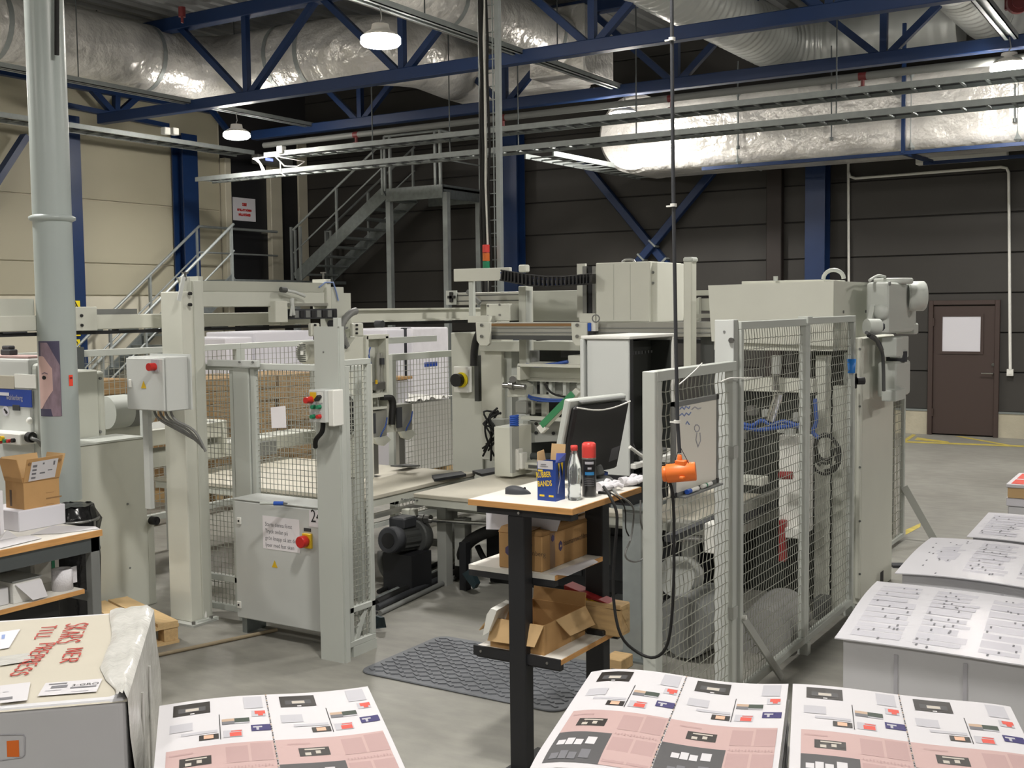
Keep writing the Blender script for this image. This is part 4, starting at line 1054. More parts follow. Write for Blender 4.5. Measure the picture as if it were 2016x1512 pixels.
t = thing('paper_roll', 'big pale grey roll lying behind the cream housing', 'roll', (-7.0, q0.y, .9))
part('roll', MB().cyl((-7.05, q0.y, q0.z), (-7.05, q1.y+.1, q0.z), .125, 28), 'fence_paint', t)
part('roll_band', MB().cyl((-7.05, q0.y+.18, q0.z), (-7.05, q0.y+.3, q0.z), .127, 28), 'mid_grey', t)
part('cradle', MB().box(-7.2, q0.y, 0, -7.1, q1.y+.1, q0.z-.06), 'machine_paint', t)
# infeed table seen between cabinet and post
xi = -7.15
y0, y1, z0, z1 = sr(216, 843, 438, 870, xi)
t = thing('infeed_conveyor', 'cream infeed conveyor table behind the big post', 'conveyor', (xi, y0, 0))
part('side_beam', MB().box(xi-.06, y0, z0-.02, xi, y1, z1), 'machine_paint_warm', t, .006)
part('bed', MB().box(xi-.5, y0, z1-.03, xi-.06, y1, z1), 'grey_post', t)
q = PX(252, 846, xi-.2); part('block', MB().box(xi-.25, q.y-.03, z1, xi-.1, q.y+.08, z1+.03), 'mid_grey', t)
part('end_plate', MB().box(xi-.5, y1, z0-.16, xi+.02, y1+.04, z1+.01), 'machine_paint_warm', t, .006)
part('lower_beam', MB().box(xi-.3, y0, z0-.2, xi-.02, y1+1.2, z0-.08), 'machine_paint', t, .006)
for yy in (y0+.3, y1-.2): part('leg', MB().box(xi-.5, yy, 0, xi-.44, yy+.06, z0-.2), 'grey_post', t)
q0, q1 = PX(500, 872, xi), PX(545, 862, xi)
part('scanner_box', MB().box(xi-.3, q0.y, q0.z-.13, xi, q1.y, q0.z), 'mid_grey', t, .006)

# ------------------------------------------------------------------ workbench
zb1 = .855; xb = -5.2
ye = PX(200, 1042, xb).y; ys0 = 2.75
t = thing('workbench', 'grey steel workbench with a wood edged white top at the left', 'workbench', (xb-.35, 3.4, 0))
part('top', MB().box(xb-.62, ys0, zb1-.035, xb-.002, ye, zb1), 'laminate', t)
part('edge_strip', MB().box(xb-.002, ys0, zb1-.035, xb+.006, ye, zb1-.001), 'wood_edge', t)
part('apron', MB().box(xb-.03, ys0, zb1-.115, xb-.005, ye-.01, zb1-.036), 'zinc_dark', t)
part('apron', MB().box(xb-.6, ye-.035, zb1-.115, xb-.03, ye-.01, zb1-.036), 'zinc_dark', t)
for x in (xb-.055, xb-.6):
    part('leg', MB().box(x, ye-.07, 0, x+.05, ye-.012, zb1-.036), 'mid_grey', t, .003); part('leg', MB().box(x, ys0+.03, 0, x+.05, ys0+.09, zb1-.036), 'mid_grey', t, .003)
part('cross_bar', MB().box(xb-.6, ye-.06, .46, xb-.05, ye-.03, .51), 'mid_grey', t)
zs1 = .545; ysh = PX(165, 1155, xb-.02).y
part('shelf', MB().box(xb-.5, ys0+.05, zs1-.025, xb-.022, ysh, zs1), 'laminate', t)
part('shelf_edge', MB().box(xb-.022, ys0+.05, zs1-.025, xb-.014, ysh, zs1-.001), 'wood_edge', t)
part('drawer', MB().box(xb-.4, ysh-.55, zs1-.13, xb-.06, ysh-.12, zs1-.026), 'black_plastic', t, .01)
# things on the bench
q = G(38, 1048, zb1); r_ = G(128, 1036, zb1)
xw = q.x; bh = PX(90, 998, xw).z-zb1
solo('white_box', MB().box(xw-.3, q.y, zb1, xw, PX(130, 1030, xw).y, zb1+bh), 'white_sheet', 'flat white carton on the workbench under the open cardboard box', 'box', bev=.004)
bw = (xw, q.y, PX(130, 1030, xw).y, zb1+bh)
# open cardboard box
zc = zb1+bh; c0 = G(48, 1004, zc); yA = c0.y; xA = c0.x; yB = PX(118, 996, xA).y; hB = PX(80, 945, xA).z-zc; xL = PY(12, 990, yA).x
t = thing('cardboard_box', 'open brown cardboard box with a shipping label on the workbench', 'box', (xA, yA, zc))
th = .006
for nm, a in (('side_wall', (xL, yA, xA, yA+th)), ('side_wall', (xL, yB-th, xA, yB)), ('side_wall', (xA-th, yA+th, xA, yB-th)), ('side_wall', (xL, yA+th, xL+th, yB-th))):
    part(nm, MB().box(a[0], a[1], zc, a[2], a[3], zc+hB), 'cardboard', t)
part('base', MB().box(xL+th, yA+th, zc, xA-th, yB-th, zc+.006), 'cardboard_inside', t)
H2 = .13
def flap(name, a, b, out, h, m='cardboard', lean=.35):
    a = Vector(a); b = Vector(b); o = Vector(out)*h*lean; u = Vector((0, 0, h)); n = Vector(out)*.004
    return part(name, MB().prism([a, b, b+o+u, a+o+u], n), m, t)
zq = zc+hB
fl = flap('flap', (xA, yA, zq), (xA, yB, zq), (1, 0, 0), H2, lean=.3)
flap('flap', (xL, yA, zq), (xA, yA, zq), (0, -1, 0), H2, lean=.25)
flap('flap', (xL, yA, zq), (xL, yB, zq), (-1, 0, 0), H2, 'cardboard_inside', .2)
flap('flap', (xL, yB, zq), (xA, yB, zq), (0, 1, 0), H2, 'cardboard_inside', .35)
fa = Vector((xA+.3*.12*H2/.13, yA, zq)); 
def onflap(u, v, off=.0055): return Vector((xA+H2*.3*v+off, yA+(yB-yA)*u, zq+H2*v-.001))
part('shipping_label', MB().quad(onflap(.12, .02), onflap(.86, .06), onflap(.88, .9), onflap(.14, .86)), 'paper', t)
m = MB()
for u0, v0, u1, v1 in ((.18, .12, .3, .2), (.18, .3, .3, .38), (.18, .46, .3, .54), (.18, .62, .3, .72), (.45, .7, .5, .78), (.4, .3, .55, .36), (.62, .4, .75, .44), (.75, .62, .8, .8)):
    m.quad(onflap(u0, v0, .0065), onflap(u1, v0, .0065), onflap(u1, v1, .0065), onflap(u0, v1, .0065))
part('label_print', m, 'ink_grey', t)
for u, v in ((.08, .8), (.93, .8)):
    w_ = onflap(u, v, .004); part('hole', MB().cyl(w_, w_+Vector((.003, 0, -.001)), .009, 10), 'cardboard_edge', t)
q = PX(97, 982, xA); part('printed_mark', MB().box(xA, q.y-.02, q.z-.03, xA+.001, q.y+.03, q.z-.028).box(xA, q.y-.02, q.z+.035, xA+.001, q.y+.03, q.z+.037).box(xA, q.y-.02, q.z, xA+.001, q.y+.08, q.z+.008), 'cardboard_edge', t)
q = PY(21, 975, yA); part('printed_mark', MB().box(q.x-.008, yA-.001, q.z-.06, q.x+.01, yA, q.z+.03), 'print_brown', t)
# more cartons at the left edge of the bench
xk = xw+.03; yk = ys0+.2
q = PX(12, 1052, xk)
solo('white_box', MB().box(xk-.28, q.y-.32, zb1, xk-.02, q.y-.02, PX(8, 937, xk).z), 'white_paint', 'upright white carton at the left edge of the workbench', 'box', bev=.004)
solo('paper_ream', MB().box(xk-.25, q.y-.018, zb1, xk-.02, q.y+.005, PX(16, 958, xk).z-.02), 'packed_white', 'thin white paper pack standing beside the upright carton', 'paper', bev=.003)
q2 = PX(4, 925, xk-.1)
solo('cardboard_box', MB().box(xk-.3, q.y-.2, PX(8, 937, xk).z, xk-.06, q.y-.01, PX(8, 925, xk).z+.03), 'cardboard', 'brown carton on top of the upright white carton', 'box', bev=.004)
p4 = [G(*p, zb1+.003) for p in ((0, 1062), (60, 1054), (82, 1060), (0, 1080))]
solo('paper_sheet', MB().prism(p4, (0, 0, .002)), 'paper', 'loose white sheet lying on the workbench', 'paper')
p4 = [G(*p, zb1+.006) for p in ((0, 1056), (15, 1051), (34, 1058), (0, 1064))]
solo('paper_sheet', MB().prism([p4[0], p4[1]+Vector((0, 0, .02)), p4[2], p4[3]], (0, 0, .002)), 'paper', 'curled white sheet at the left end of the workbench', 'paper')
p4 = [G(*p, zb1+.002) for p in ((105, 1035), (188, 1037), (196, 1041), (120, 1050), (60, 1053))]
solo('paper_sheet', MB().prism(p4, (0, 0, .0015)), 'paper', 'large white sheet at the far end of the workbench', 'paper')
# things on the shelf
xs_ = xb-.06
q = PX(34, 1190, xs_+.03); q1 = PX(88, 1172, xs_+.03); ztp = PX(60, 1140, xs_).z
t = thing('paper_stack', 'grey topped stack of white paper on the bench shelf', 'paper stack', (xs_, q.y, zs1))
part('sheets', MB().box(xs_-.24, q.y, zs1, xs_, q1.y, ztp), 'paper_edge', t, .003)
part('cover', MB().box(xs_-.25, q.y-.005, ztp, xs_+.004, q1.y+.005, ztp+.008), 'mid_grey', t)
part('hanging_sheet', MB().prism([(xs_+.004, q.y+.01, ztp-.01), (xs_+.004, q1.y, ztp-.01), (xs_+.04, q1.y+.01, zs1+.01), (xs_+.045, q.y+.08, zs1+.01)], (.002, 0, 0)), 'paper', t)
q2 = PX(2, 1200, xs_)
solo('paper_stack', MB().box(xs_-.24, q2.y-.16, zs1, xs_-.02, q.y-.01, ztp-.02), 'wrapped_paper', 'grey wrapped paper block at the left end of the bench shelf', 'paper stack', bev=.006)
q = PX(128, 1162, xs_-.03)
t = thing('paper_roll', 'white toilet paper roll on the bench shelf', 'paper roll', (xs_-.05, q.y, zs1))
rr = .055; zr_ = PX(128, 1120, xs_-.03).z
part('roll', MB().lathe([(.02, 0), (rr, 0), (rr, zr_-zs1), (.02, zr_-zs1), (.02, 0)], (xs_-.05, q.y, zs1), 28), 'fabric_white', t)
part('loose_end', MB().box(xs_-.02, q.y+.035, zs1+.03, xs_-.018, q.y+.07, zr_+.005), 'fabric_white', t)
part('core', MB().cyl((xs_-.05, q.y, zs1+.002), (xs_-.05, q.y, zr_-.01), .021, 16, cap=False), 'cardboard', t)
q = PX(92, 1125, xs_-.28)
solo('carton_pack', MB().box(xs_-.36, q.y-.1, zs1, xs_-.25, q.y+.06, zs1+.2), 'laminate', 'pale carton with green print at the back of the bench shelf', 'carton', bev=.003)
solo('green_label', MB().box(xs_-.249, q.y+.01, zs1+.06, xs_-.247, q.y+.03, zs1+.17), 'green_plastic', 'green printed strip on the pale carton in the bench shelf', 'label')
solo('carton_pack', MB().box(xs_-.38, q.y-.45, zs1, xs_-.22, q.y-.14, zs1+.15), 'mid_grey', 'dull grey carton in the dark of the bench shelf', 'carton', bev=.003)
# black refuse bag between bench and cabinet
q = PX(128, 1060, -5.6)
m = MB(); prof = [(.09, 0), (.13, .08), (.14, .35), (.135, .55), (.145, .62), (.14, .7), (.145, .78), (.12, .84), (.11, .87)]
m.lathe(prof, (-5.63, q.y+.08, .06), 28)
rb = random.Random(2); m.v = [v+Vector((rb.uniform(-.012, .012), rb.uniform(-.012, .012), rb.uniform(-.008, .008))) for v in m.v]
t = thing('refuse_bag', 'black plastic refuse bag in a stand behind the workbench', 'bag', (-5.63, q.y, 0))
part('bag', m, 'bag_black', t)
part('stand_ring', MB().tube([(-5.63+.14*math.cos(k*math.pi/10), q.y+.08+.14*math.sin(k*math.pi/10), .85) for k in range(21)], .01, 6), 'steel', t)
for k in range(3):
    a = k*2.1+.3; part('stand_leg', MB().cyl((-5.63+.15*math.cos(a), q.y+.08+.15*math.sin(a), 0), (-5.63+.14*math.cos(a), q.y+.08+.14*math.sin(a), .85), .01, 6), 'steel', t)

# ------------------------------------------------------------------ pallet, broom, pole on the floor
q = G(352, 1221, .14); ea = Vector((-.95, .3, 0)).normalized(); eb = Vector((-.3, -.95, 0)).normalized()
t = thing('wooden_pallet', 'small wooden pallet on the floor behind the wrapped carton', 'pallet', (q.x, q.y, 0))
O_ = Vector((q.x, q.y, 0)); up = Vector((0, 0, 1))
for k in range(4): part('deck_board', MB().bar(O_+eb*(.07+.15*k)+up*.13, O_+eb*(.07+.15*k)+ea*.8+up*.13, .13, .02), 'wood_pale', t)
for k in range(3):
    a_ = O_+ea*(.05+.33*k)
    part('cross_board', MB().bar(a_+up*.11, a_+eb*.6+up*.11, .1, .02), 'wood_pale', t); part('skid', MB().bar(a_+up*.009, a_+eb*.6+up*.009, .1, .018), 'wood_pale', t)
    for j in (.05, .28, .52): part('block', MB().bar(a_+eb*(j-.045)+up*.059, a_+eb*(j+.045)+up*.059, .09, .08), 'wood_block', t)
yb_ = 5.0
q0 = G(405, 1222); a = PY(372, 878, q0.y)
t = thing('floor_squeegee', 'white floor squeegee leaning against the big post', 'squeegee', (q0.x, q0.y, 0))
part('handle', MB().cyl((q0.x, q0.y, .02), PY(372, 880, q0.y+.12), .011, 10), 'white_paint', t)
part('head', MB().bar(G(386, 1226, .012), G(428, 1216, .012), .03, .022), 'fence_paint', t)
a, b = G(300, 1292, .012), G(545, 1240, .012)
solo('floor_pole', MB().cyl(a, b, .012, 10), 'wood_pole', 'thin brown wooden pole lying on the floor before the cabinet', 'pole')
# ------------------------------------------------------------------ big gantry post with control cabinet
y = 5.08
x0, x1, z0, z1 = fr(325, 574, 367, 1210, y)
xr = x1+.012
t = thing('gantry_post', 'big cream gantry post carrying the overhead rails at the left', 'post', (x0, y, 0))
part('column', MB().box(x0, y, .012, x1, y+.16, z1), 'machine_paint_warm', t, .006)
ya, yb_ = y+.02, PX(391, 900, xr).y
zp = PX(372, 552, xr).z
part('side_channel', MB().box(xr-.03, ya+.14, .012, xr, yb_, zp), 'machine_paint', t, .004)
part('gusset', MB().prism([(xr-.05, y+.05, z1), (xr-.05, yb_, z1), (xr-.05, yb_, zp+.02), (xr-.05, yb_-.1, zp+.02)], (.02, 0, 0)), 'machine_paint', t)
part('back_web', MB().box(x0, y+.16, .012, xr-.03, y+.2, z1+.1), 'machine_paint', t)
part('base_plate', MB().box(x0-.04, y-.05, 0, xr+.06, yb_+.06, .014), 'grey_post', t)
for dx, dy in ((-.02, -.03), (xr-x0+.04, -.03), (xr-x0+.04, yb_-y+.03)):
    part('anchor_bolt', MB().cyl((x0+dx, y+dy, .014), (x0+dx, y+dy, .035), .012, 6), 'steel', t)
for py in (578, 600):
    q = PX(372, py, xr); part('bolt', MB().cyl((xr, q.y, q.z), (xr+.02, q.y, q.z), .012, 6), 'black_plastic', t)
q = PX(371, 545, xr); part('adjuster', MB().cyl((xr-.03, q.y, zp), (xr-.03, q.y, zp+.05), .008, 8).cyl((xr-.03, q.y, zp+.045), (xr-.03, q.y, zp+.055), .022, 10), 'steel', t)
part('strap', MB().bar(PX(362, 545, xr+.01), PX(352, 592, xr+.01), .006, .03), 'cabinet_paint', t)
# control cabinet on the post
yc_ = 4.72
x0, x1, z0, z1 = fr(248, 703, 323, 809, yc_)
yd = PX(371, 755, x1).y
cb = thing('control_cabinet', 'white control cabinet with rotary switch on the big gantry post', 'control cabinet', (x0, yc_, z0))
part('body', MB().box(x0, yc_+.02, z0, x1, yd, z1), 'cabinet_paint', cb, .005)
part('door', MB().box(x0+.005, yc_, z0+.005, x1-.008, yc_+.018, z1-.008), 'cabinet_paint', cb, .004)
part('rear_flange', MB().box(x0, yd, z0-.0, x1+.02, yd+.012, z1+.012), 'cabinet_paint', cb)
part('mount_arm', MB().box(-5.86, yd+.01, z0+.1, -5.7, 5.09, z1-.1), 'grey_post', cb)
q = PY(257, 755, yc_); part('latch', MB().box(q.x-.012, yc_-.008, q.z-.025, q.x+.012, yc_, q.z+.025), 'white_paint', cb, .003)
q = PY(283, 758, yc_); part('warning_triangle', MB().prism([(q.x-.024, yc_-.001, q.z-.02), (q.x+.024, yc_-.001, q.z-.02), (q.x, yc_-.001, q.z+.025)], (0, -.001, 0)), 'yellow_plastic', cb)
q = PY(305, 722, yc_); part('switch_plate', MB().box(q.x-.03, yc_-.004, q.z-.03, q.x+.03, yc_, q.z+.045), 'ink_pale', cb)
part('switch_knob', MB().cyl((q.x, yc_-.004, q.z), (q.x, yc_-.05, q.z), .024, 14), 'red_plastic', cb)
for k in range(4):
    a = Vector((x0+.14+k*.05, yd-.1, z0)); part('cable', MB().tube(smooth([a, a+Vector((.02, .02, -.06)), a+Vector((.12, .08, -.13)), a+Vector((.26-.03*k, .12, -.2-.02*k))]), .008, 6), 'hose_grey', cb)
part('support_leg', MB().box(PY(280, 815, yc_+.1).x, yc_+.1, .8, PY(291, 815, yc_+.1).x, yc_+.13, z0), 'cabinet_paint', cb)

# ------------------------------------------------------------------ overhead rails (run away from the viewer)
xg = -6.05
def zx(px, py, x=xg): return PX(px, py, x).z
t = thing('overhead_rail', 'long cream overhead rail with a black track below it', 'rail', (xg, 3, 1.8))
zt_, zb_ = zx(0, 622), zx(0, 654)
yA, yB = 2.9, PX(612, 630, xg).y
part('beam', MB().box(xg-.08, yA, zb_, xg, yB, zt_), 'machine_paint_warm', t, .006)
yC, yD = PX(686, 620, xg).y, PX(975, 610, xg).y
part('channel_beam', MB().box(xg-.01, yC, zb_+.01, xg, yD, zt_+.02).box(xg-.08, yC, zt_+.005, xg+.035, yD, zt_+.02).box(xg-.08, yC, zb_, xg+.035, yD, zb_+.015), 'machine_paint_warm', t)
part('black_track', MB().box(xg-.06, yA, zx(0, 664), xg-.02, PX(940, 640, xg).y, zx(0, 656)-.002), 'black_steel', t)
for px in (25, 178, 250, 430, 500, 775, 830):
    q = PX(px, 650, xg); part('spacer', MB().box(xg-.075, q.y-.06, zx(0, 657), xg-.005, q.y+.1, zb_), ('zinc_dark', 'charcoal')[px % 2], t)
for px in (160, 560): 
    q = PX(px, 640, xg+.01); part('splice_plate', MB().box(xg, q.y-.04, zb_-.005, xg+.012, q.y+.12, zt_+.05), 'machine_paint_warm', t, .003)
    for dz in (.03, .09): part('bolt', MB().cyl((xg+.012, q.y, zb_+dz), (xg+.022, q.y, zb_+dz), .01, 6), 'black_plastic', t)
q0, q1 = PX(175, 612, xg-.02), PX(270, 612, xg-.02)
part('upper_slot_bar', MB().box(xg-.07, q0.y, zt_, xg-.02, q1.y, zt_+.035), 'mid_grey', t)
part('upper_slot_bar', MB().box(xg-.07, 2.9, zt_, xg-.02, PX(72, 620, xg).y, zt_+.1), 'machine_paint', t)
# cross beam above, on the same line
xh = -5.86
t = thing('gantry_beam', 'cream box beam with cable lip reaching from the big post', 'beam', (xh, 5.3, 2.0))
y0, y1 = PX(380, 585, xh).y, PX(640, 585, xh).y
z0, z1 = PX(500, 604, xh).z, PX(500, 574, xh).z
part('beam', MB().box(xh-.12, y0, z0, xh, y1, z1), 'machine_paint', t, .005)
part('cable_lip', MB().prism([(xh-.12, y0+.03, z1), (xh, y0+.03, z1), (xh+.03, y0+.03, z1+.07), (xh+.02, y0+.03, z1+.07)], (0, y1-y0-.05, 0)), 'machine_paint', t)
part('slot', MB().box(xh, PX(560, 598, xh).y, PX(560, 603, xh).z, xh+.03, y1, PX(560, 597, xh).z), 'aluminium', t)
part('end_cap', MB().box(xh-.13, y1, z0-.05, xh+.02, y1+.05, z1+.1), 'machine_paint_warm', t, .004)
part('end_tower', MB().box(xh-.1, y1+.05, 1.78, xh+.02, y1+.2, z1+.04), 'machine_paint', t, .004)
q = Vector((xh-.03, y1+.02, z1+.1)); part('adjuster', MB().cyl(q, q+Vector((0, 0, .05)), .008, 8).cyl(q+Vector((0, 0, .045)), q+Vector((0, 0, .055)), .022, 10), 'steel', t)
part('corner_hook', MB().bar(PX(376, 564, xh), PX(392, 568, xh), .02, .02), 'charcoal', t)
for a, b, c in (((561, 571), (600, 583), .012), ((573, 588), (578, 620), .014), ((577, 588), (572, 622), .01)):
    part('cable', MB().tube([PX(*a, xh+.05), PX((a[0]+b[0])/2, (a[1]+b[1])/2-2, xh+.06), PX(*b, xh+.05)], c, 8), 'cabinet_paint', t)
part('connector', MB().cyl(PX(553, 570, xh+.05), PX(563, 571, xh+.05), .02, 8), 'dark_grey', t)
part('wire', MB().tube([PX(628, 566, xh+.02), PX(640, 556, xh+.03), PX(656, 556, xh+.03), PX(662, 575, xh+.03), PX(666, 592, xh+.03)], .006, 6), 'marker_blue', t)
# black valve strip below the beam end
y0, y1, z0, z1 = sr(566, 608, 664, 628, xh+.04)
t = thing('valve_terminal', 'dark valve strip with small openings under the gantry beam', 'valve block', (xh, y0, z0))
part('strip', MB().box(xh-.02, y0, z0, xh+.04, y1, z1), 'charcoal', t, .003)
for k in range(9):
    yy = y0+(y1-y0)*(k+.5)/9; part('port', MB().box(xh+.04, yy-.022, z0+.012, xh+.046, yy+.022, z1-.012), ('ink_black', 'mid_grey')[k % 2], t)
part('bracket', MB().box(xh-.03, y0-.13, z0-.02, xh+.045, y0, z1+.06), 'machine_paint_warm', t, .004)

# ------------------------------------------------------------------ carriage, hose, gripper with two arms
xk = -5.75
def SB(*a, dep=.1, x=xk): return sbox(MB(), *a, x, dep)
t = thing('gripper_carriage', 'cream gripper carriage with grey hose hanging from the rail', 'gripper', (xk, 6.9, .75))
part('upright', SB(660, 592, 690, 690, dep=.08, x=xk-.1), 'machine_paint', t, .004)
part('upper_plate', SB(672, 577, 691, 640, dep=.03, x=xk-.14), 'machine_paint', t)
for a, b in ((612, 630), (694, 716)):
    part('roller_bracket', SB(a, 636, b, 662, dep=.03, x=xk-.02), 'machine_paint_warm', t, .012, 2)
    for py in (640, 648, 656):
        q = PX(a+7, py, xk-.02); part('bolt', MB().cyl((xk-.02, q.y, q.z), (xk-.005, q.y, q.z), .009, 6), 'black_plastic', t)
for px in (657, 748):
    q = PX(px, 638, xk-.06); part('roller', MB().cyl((xk-.1, q.y, q.z), (xk-.03, q.y, q.z), .03, 14), 'charcoal', t)
hs = smooth([PX(701, 612, xk), PX(690, 617, xk), PX(678, 630, xk), PX(671, 648, xk), PX(675, 665, xk), PX(682, 682, xk)], 5)
part('hose', MB().tube(hs, .03, 12, radii=[.03 if k % 2 else .027 for k in range(len(hs))]), 'hose_grey', t)
part('hose_clamp', MB().cyl(PX(671, 646, xk), PX(671, 650, xk), .037, 12).cyl(PX(672, 648, xk), PX(684, 645, xk), .008, 8), 'mid_grey', t)
part('elbow', MB().tube([PX(661, 678, xk), PX(668, 680, xk), PX(682, 682, xk)], .02, 10), 'charcoal', t)
part('side_shell', MB().prism([PX(*p, xk-.02) for p in ((664, 710), (672, 702), (700, 664), (724, 662), (724, 710))], (-.12, 0, 0)), 'machine_paint_warm', t)
part('housing', SB(724, 662, 764, 835, dep=.04, x=xk-.08), 'machine_paint', t)
part('housing_wall', SB(722, 662, 727, 835, dep=.12, x=xk+.0), 'machine_paint_warm', t)
part('housing_wall', SB(761, 662, 766, 835, dep=.12, x=xk+.0), 'machine_paint_warm', t)
part('housing_roof', SB(722, 659, 766, 667, dep=.12, x=xk), 'machine_paint_warm', t)
q0, q1 = PX(744, 695, xk-.03), PX(744, 775, xk-.03)
part('cylinder', MB().cyl(q0, q1, .022, 14).cyl(q0+Vector((0, .045, 0)), q1+Vector((0, .045, 0)), .014, 12), 'aluminium', t)
part('piston_rod', MB().cyl(q1, q1+Vector((0, 0, -.2)), .009, 10), 'chrome', t)
part('blue_tube', MB().tube(smooth([PX(729, 684, xk-.02), PX(726, 700, xk), PX(730, 720, xk), PX(727, 760, xk)]), .006, 6), 'cable_blue', t)
part('valve', SB(751, 705, 757, 718, dep=.03, x=xk+.01), 'charcoal', t)
part('brass_fitting', MB().cyl(PX(741, 748, xk), PX(741, 756, xk), .01, 8), 'yellow_plastic', t)
part('knuckle', SB(740, 752, 760, 768, dep=.06, x=xk), 'steel', t, .006)
part('crossplate', SB(727, 775, 765, 782, dep=.14, x=xk+.04), 'machine_paint', t)
part('lower_plate', SB(728, 802, 762, 806, dep=.14, x=xk+.04), 'machine_paint', t)
ch = smooth([PX(752, 783, xk+.02), PX(768, 783, xk+.02), PX(773, 795, xk+.02), PX(772, 815, xk+.02), PX(771, 836, xk+.02)], 5)
part('energy_chain', MB().tube(ch, .03, 4), 'black_plastic', t)
# arms
for i, (a, b, top, bot) in enumerate(((728, 762, 808, 938), (780, 812, 796, 918))):
    part('arm_block', SB(a, top, b, top+52, dep=.12, x=xk+.02), 'aluminium', t, .004)
    part('arm_slot', SB(a+2, top+6, a+12, top+46, dep=.02, x=xk+.03), 'charcoal', t)
    part('rod', SB(a+6, top+50, a+17, bot-4, dep=.035, x=xk-.02), 'steel', t)
    part('foot', MB().bar(PX(a, bot, xk-.04), PX(b+4, bot-2, xk-.04), .12, .012), 'dark_grey', t)
    part('side_clamp', MB().prism([PX(*p, xk+.03) for p in ((a+8, top+54), (b, top+50), (b+8, top+58), (b-6, top+70), (a+14, top+66))], (-.03, 0, 0)), 'machine_paint', t)
    part('blue_tube', MB().tube(smooth([PX(b, top+14, xk+.04), PX(b-3, top+30, xk+.05), PX(b-10, top+44, xk+.05), PX(b-13, top+52, xk+.04)]), .006, 6), 'cable_blue', t)
part('link_bar', SB(728, 836, 796, 852, dep=.05, x=xk-.0), 'machine_paint', t)
# vacuum pump motor peeping out beside the near post
q = PX(596, 695, xk-.3)
t = thing('pump_motor', 'small cream motor with a slotted fan cover beside the near post', 'motor', (q.x, q.y, q.z-.1))
part('body', MB().cyl(q, q+Vector((.05, .42, 0)), .085, 28, .095), 'machine_paint_warm', t, .01)
m = MB()
for k in range(-4, 5):
    h_ = .07*math.sqrt(max(0, 1-(k/4.6)**2)); m.box(q.x-h_, q.y-.004, q.z+k*.016-.004, q.x+h_, q.y-.001, q.z+k*.016+.004)
part('fan_slots', m, 'dark_grey', t, stuff=True)
part('cap', MB().box(q.x-.015, q.y-.01, q.z-.015, q.x+.015, q.y-.004, q.z+.015), 'white_paint', t)

# ------------------------------------------------------------------ near guard post, push-button box, guard fence
y = 4.95
x0, x1, z0, z1 = fr(625, 643, 671, 1300, y)
t = thing('guard_post', 'tall grey guard post nearest the middle of the floor', 'post', (x0, y, 0))
part('channel', MB().box(x0, y, 0, x1, y+.012, z1).box(x0, y+.012, 0, x0+.012, y+.05, z1).box(x1-.006, y+.012, 0, x1+.006, y+.05, z1), 'fence_paint', t)
part('top_tooth', MB().box(x1-.03, y, z1, x1+.006, y+.03, z1+.05), 'fence_paint', t)
q = PY(637, 693, y); part('rivet', MB().cyl((q.x, y, q.z), (q.x, y-.003, q.z), .005, 8), 'mid_grey', t)
ybx = y-.11
a0, a1, b0, b1 = fr(608, 768, 641, 832, ybx)
yd = PX(655, 800, a1).y
pb_ = thing('push_button_box', 'grey push-button box with emergency stop on the near guard post', 'control box', (a0, ybx, b0))
part('box', MB().box(a0, ybx, b0, a1, y-.001, b1), 'cabinet_paint', pb_, .004)
part('side_case', MB().box(a1, ybx+.02, b0-.02, a1+.04, y-.001, b1), 'white_paint', pb_, .004)
for px, py, r, c, l in ((613, 787, .021, 'red_plastic', .05), (619, 801, .013, 'green_plastic', .025), (630, 801, .013, 'green_plastic', .025), (618, 820, .013, 'green_plastic', .025), (630, 820, .013, 'red_plastic', .025)):
    q = PY(px, py, ybx); part('button', MB().cyl((q.x, ybx, q.z), (q.x, ybx-l, q.z), r, 14, r*.85), c, pb_)
q = PY(616, 779, ybx); part('stop_plate', MB().box(q.x-.02, ybx-.004, q.z-.03, q.x+.025, ybx, q.z+.02), 'yellow_plastic', pb_)
q = PY(630, 783, ybx); part('key_switch', MB().box(q.x-.018, ybx-.003, q.z-.028, q.x+.02, ybx, q.z+.03), 'white_paint', pb_); part('key_knob', MB().bar((q.x-.012, ybx-.02, q.z-.015), (q.x+.014, ybx-.02, q.z+.012), .03, .014), 'black_plastic', pb_)
for px, py in ((620, 794), (631, 794), (618, 813), (630, 813)):
    q = PY(px, py, ybx); part('button_tag', MB().box(q.x-.011, ybx-.002, q.z-.006, q.x+.011, ybx, q.z+.006), 'ink_pale', pb_)
part('cable', MB().tube(smooth([PY(636, 833, ybx+.05), PY(634, 850, ybx+.04), PY(622, 866, ybx+.05), PY(621, 880, ybx+.08)]), .014, 8), 'black_rubber', pb_)
# front fence panels
yf_ = 5.33
xa = PY(393, 900, yf_).x; xb_ = PY(468, 900, yf_).x; xc_ = PY(500, 900, yf_).x; xd_ = x0+.02
zt_ = PY(500, 709, yf_).z
t = thing('guard_fence', 'light grey wire fence panel between the big post and the middle stile', 'fence', (xa, yf_, 0), 'guard fence panels')
fence_panel(t, (xa, yf_), (xb_, yf_), .05, zt_-.03, .04, .033, .035, .0026, rails=(PY(430, 1135, yf_).z,))
part('top_brace', MB().box(PY(407, 714, yf_-.05).x, yf_-.05, zt_-.045, PY(506, 714, yf_-.05).x, yf_-.02, zt_), 'cabinet_paint', t, .004)
for px in (470, 496): q = PY(px, 713, yf_-.06); part('bolt', MB().cyl((q.x, yf_-.05, q.z), (q.x, yf_-.058, q.z), .008, 6), 'mid_grey', t)
t = thing('guard_fence', 'light grey wire fence panel between the middle stile and the near guard post', 'fence', (xc_, yf_, 0), 'guard fence panels')
part('fence_post', MB().box(xb_+.004, yf_-.03, 0, xc_-.004, yf_+.05, zt_-.05), 'fence_paint', t, .004)
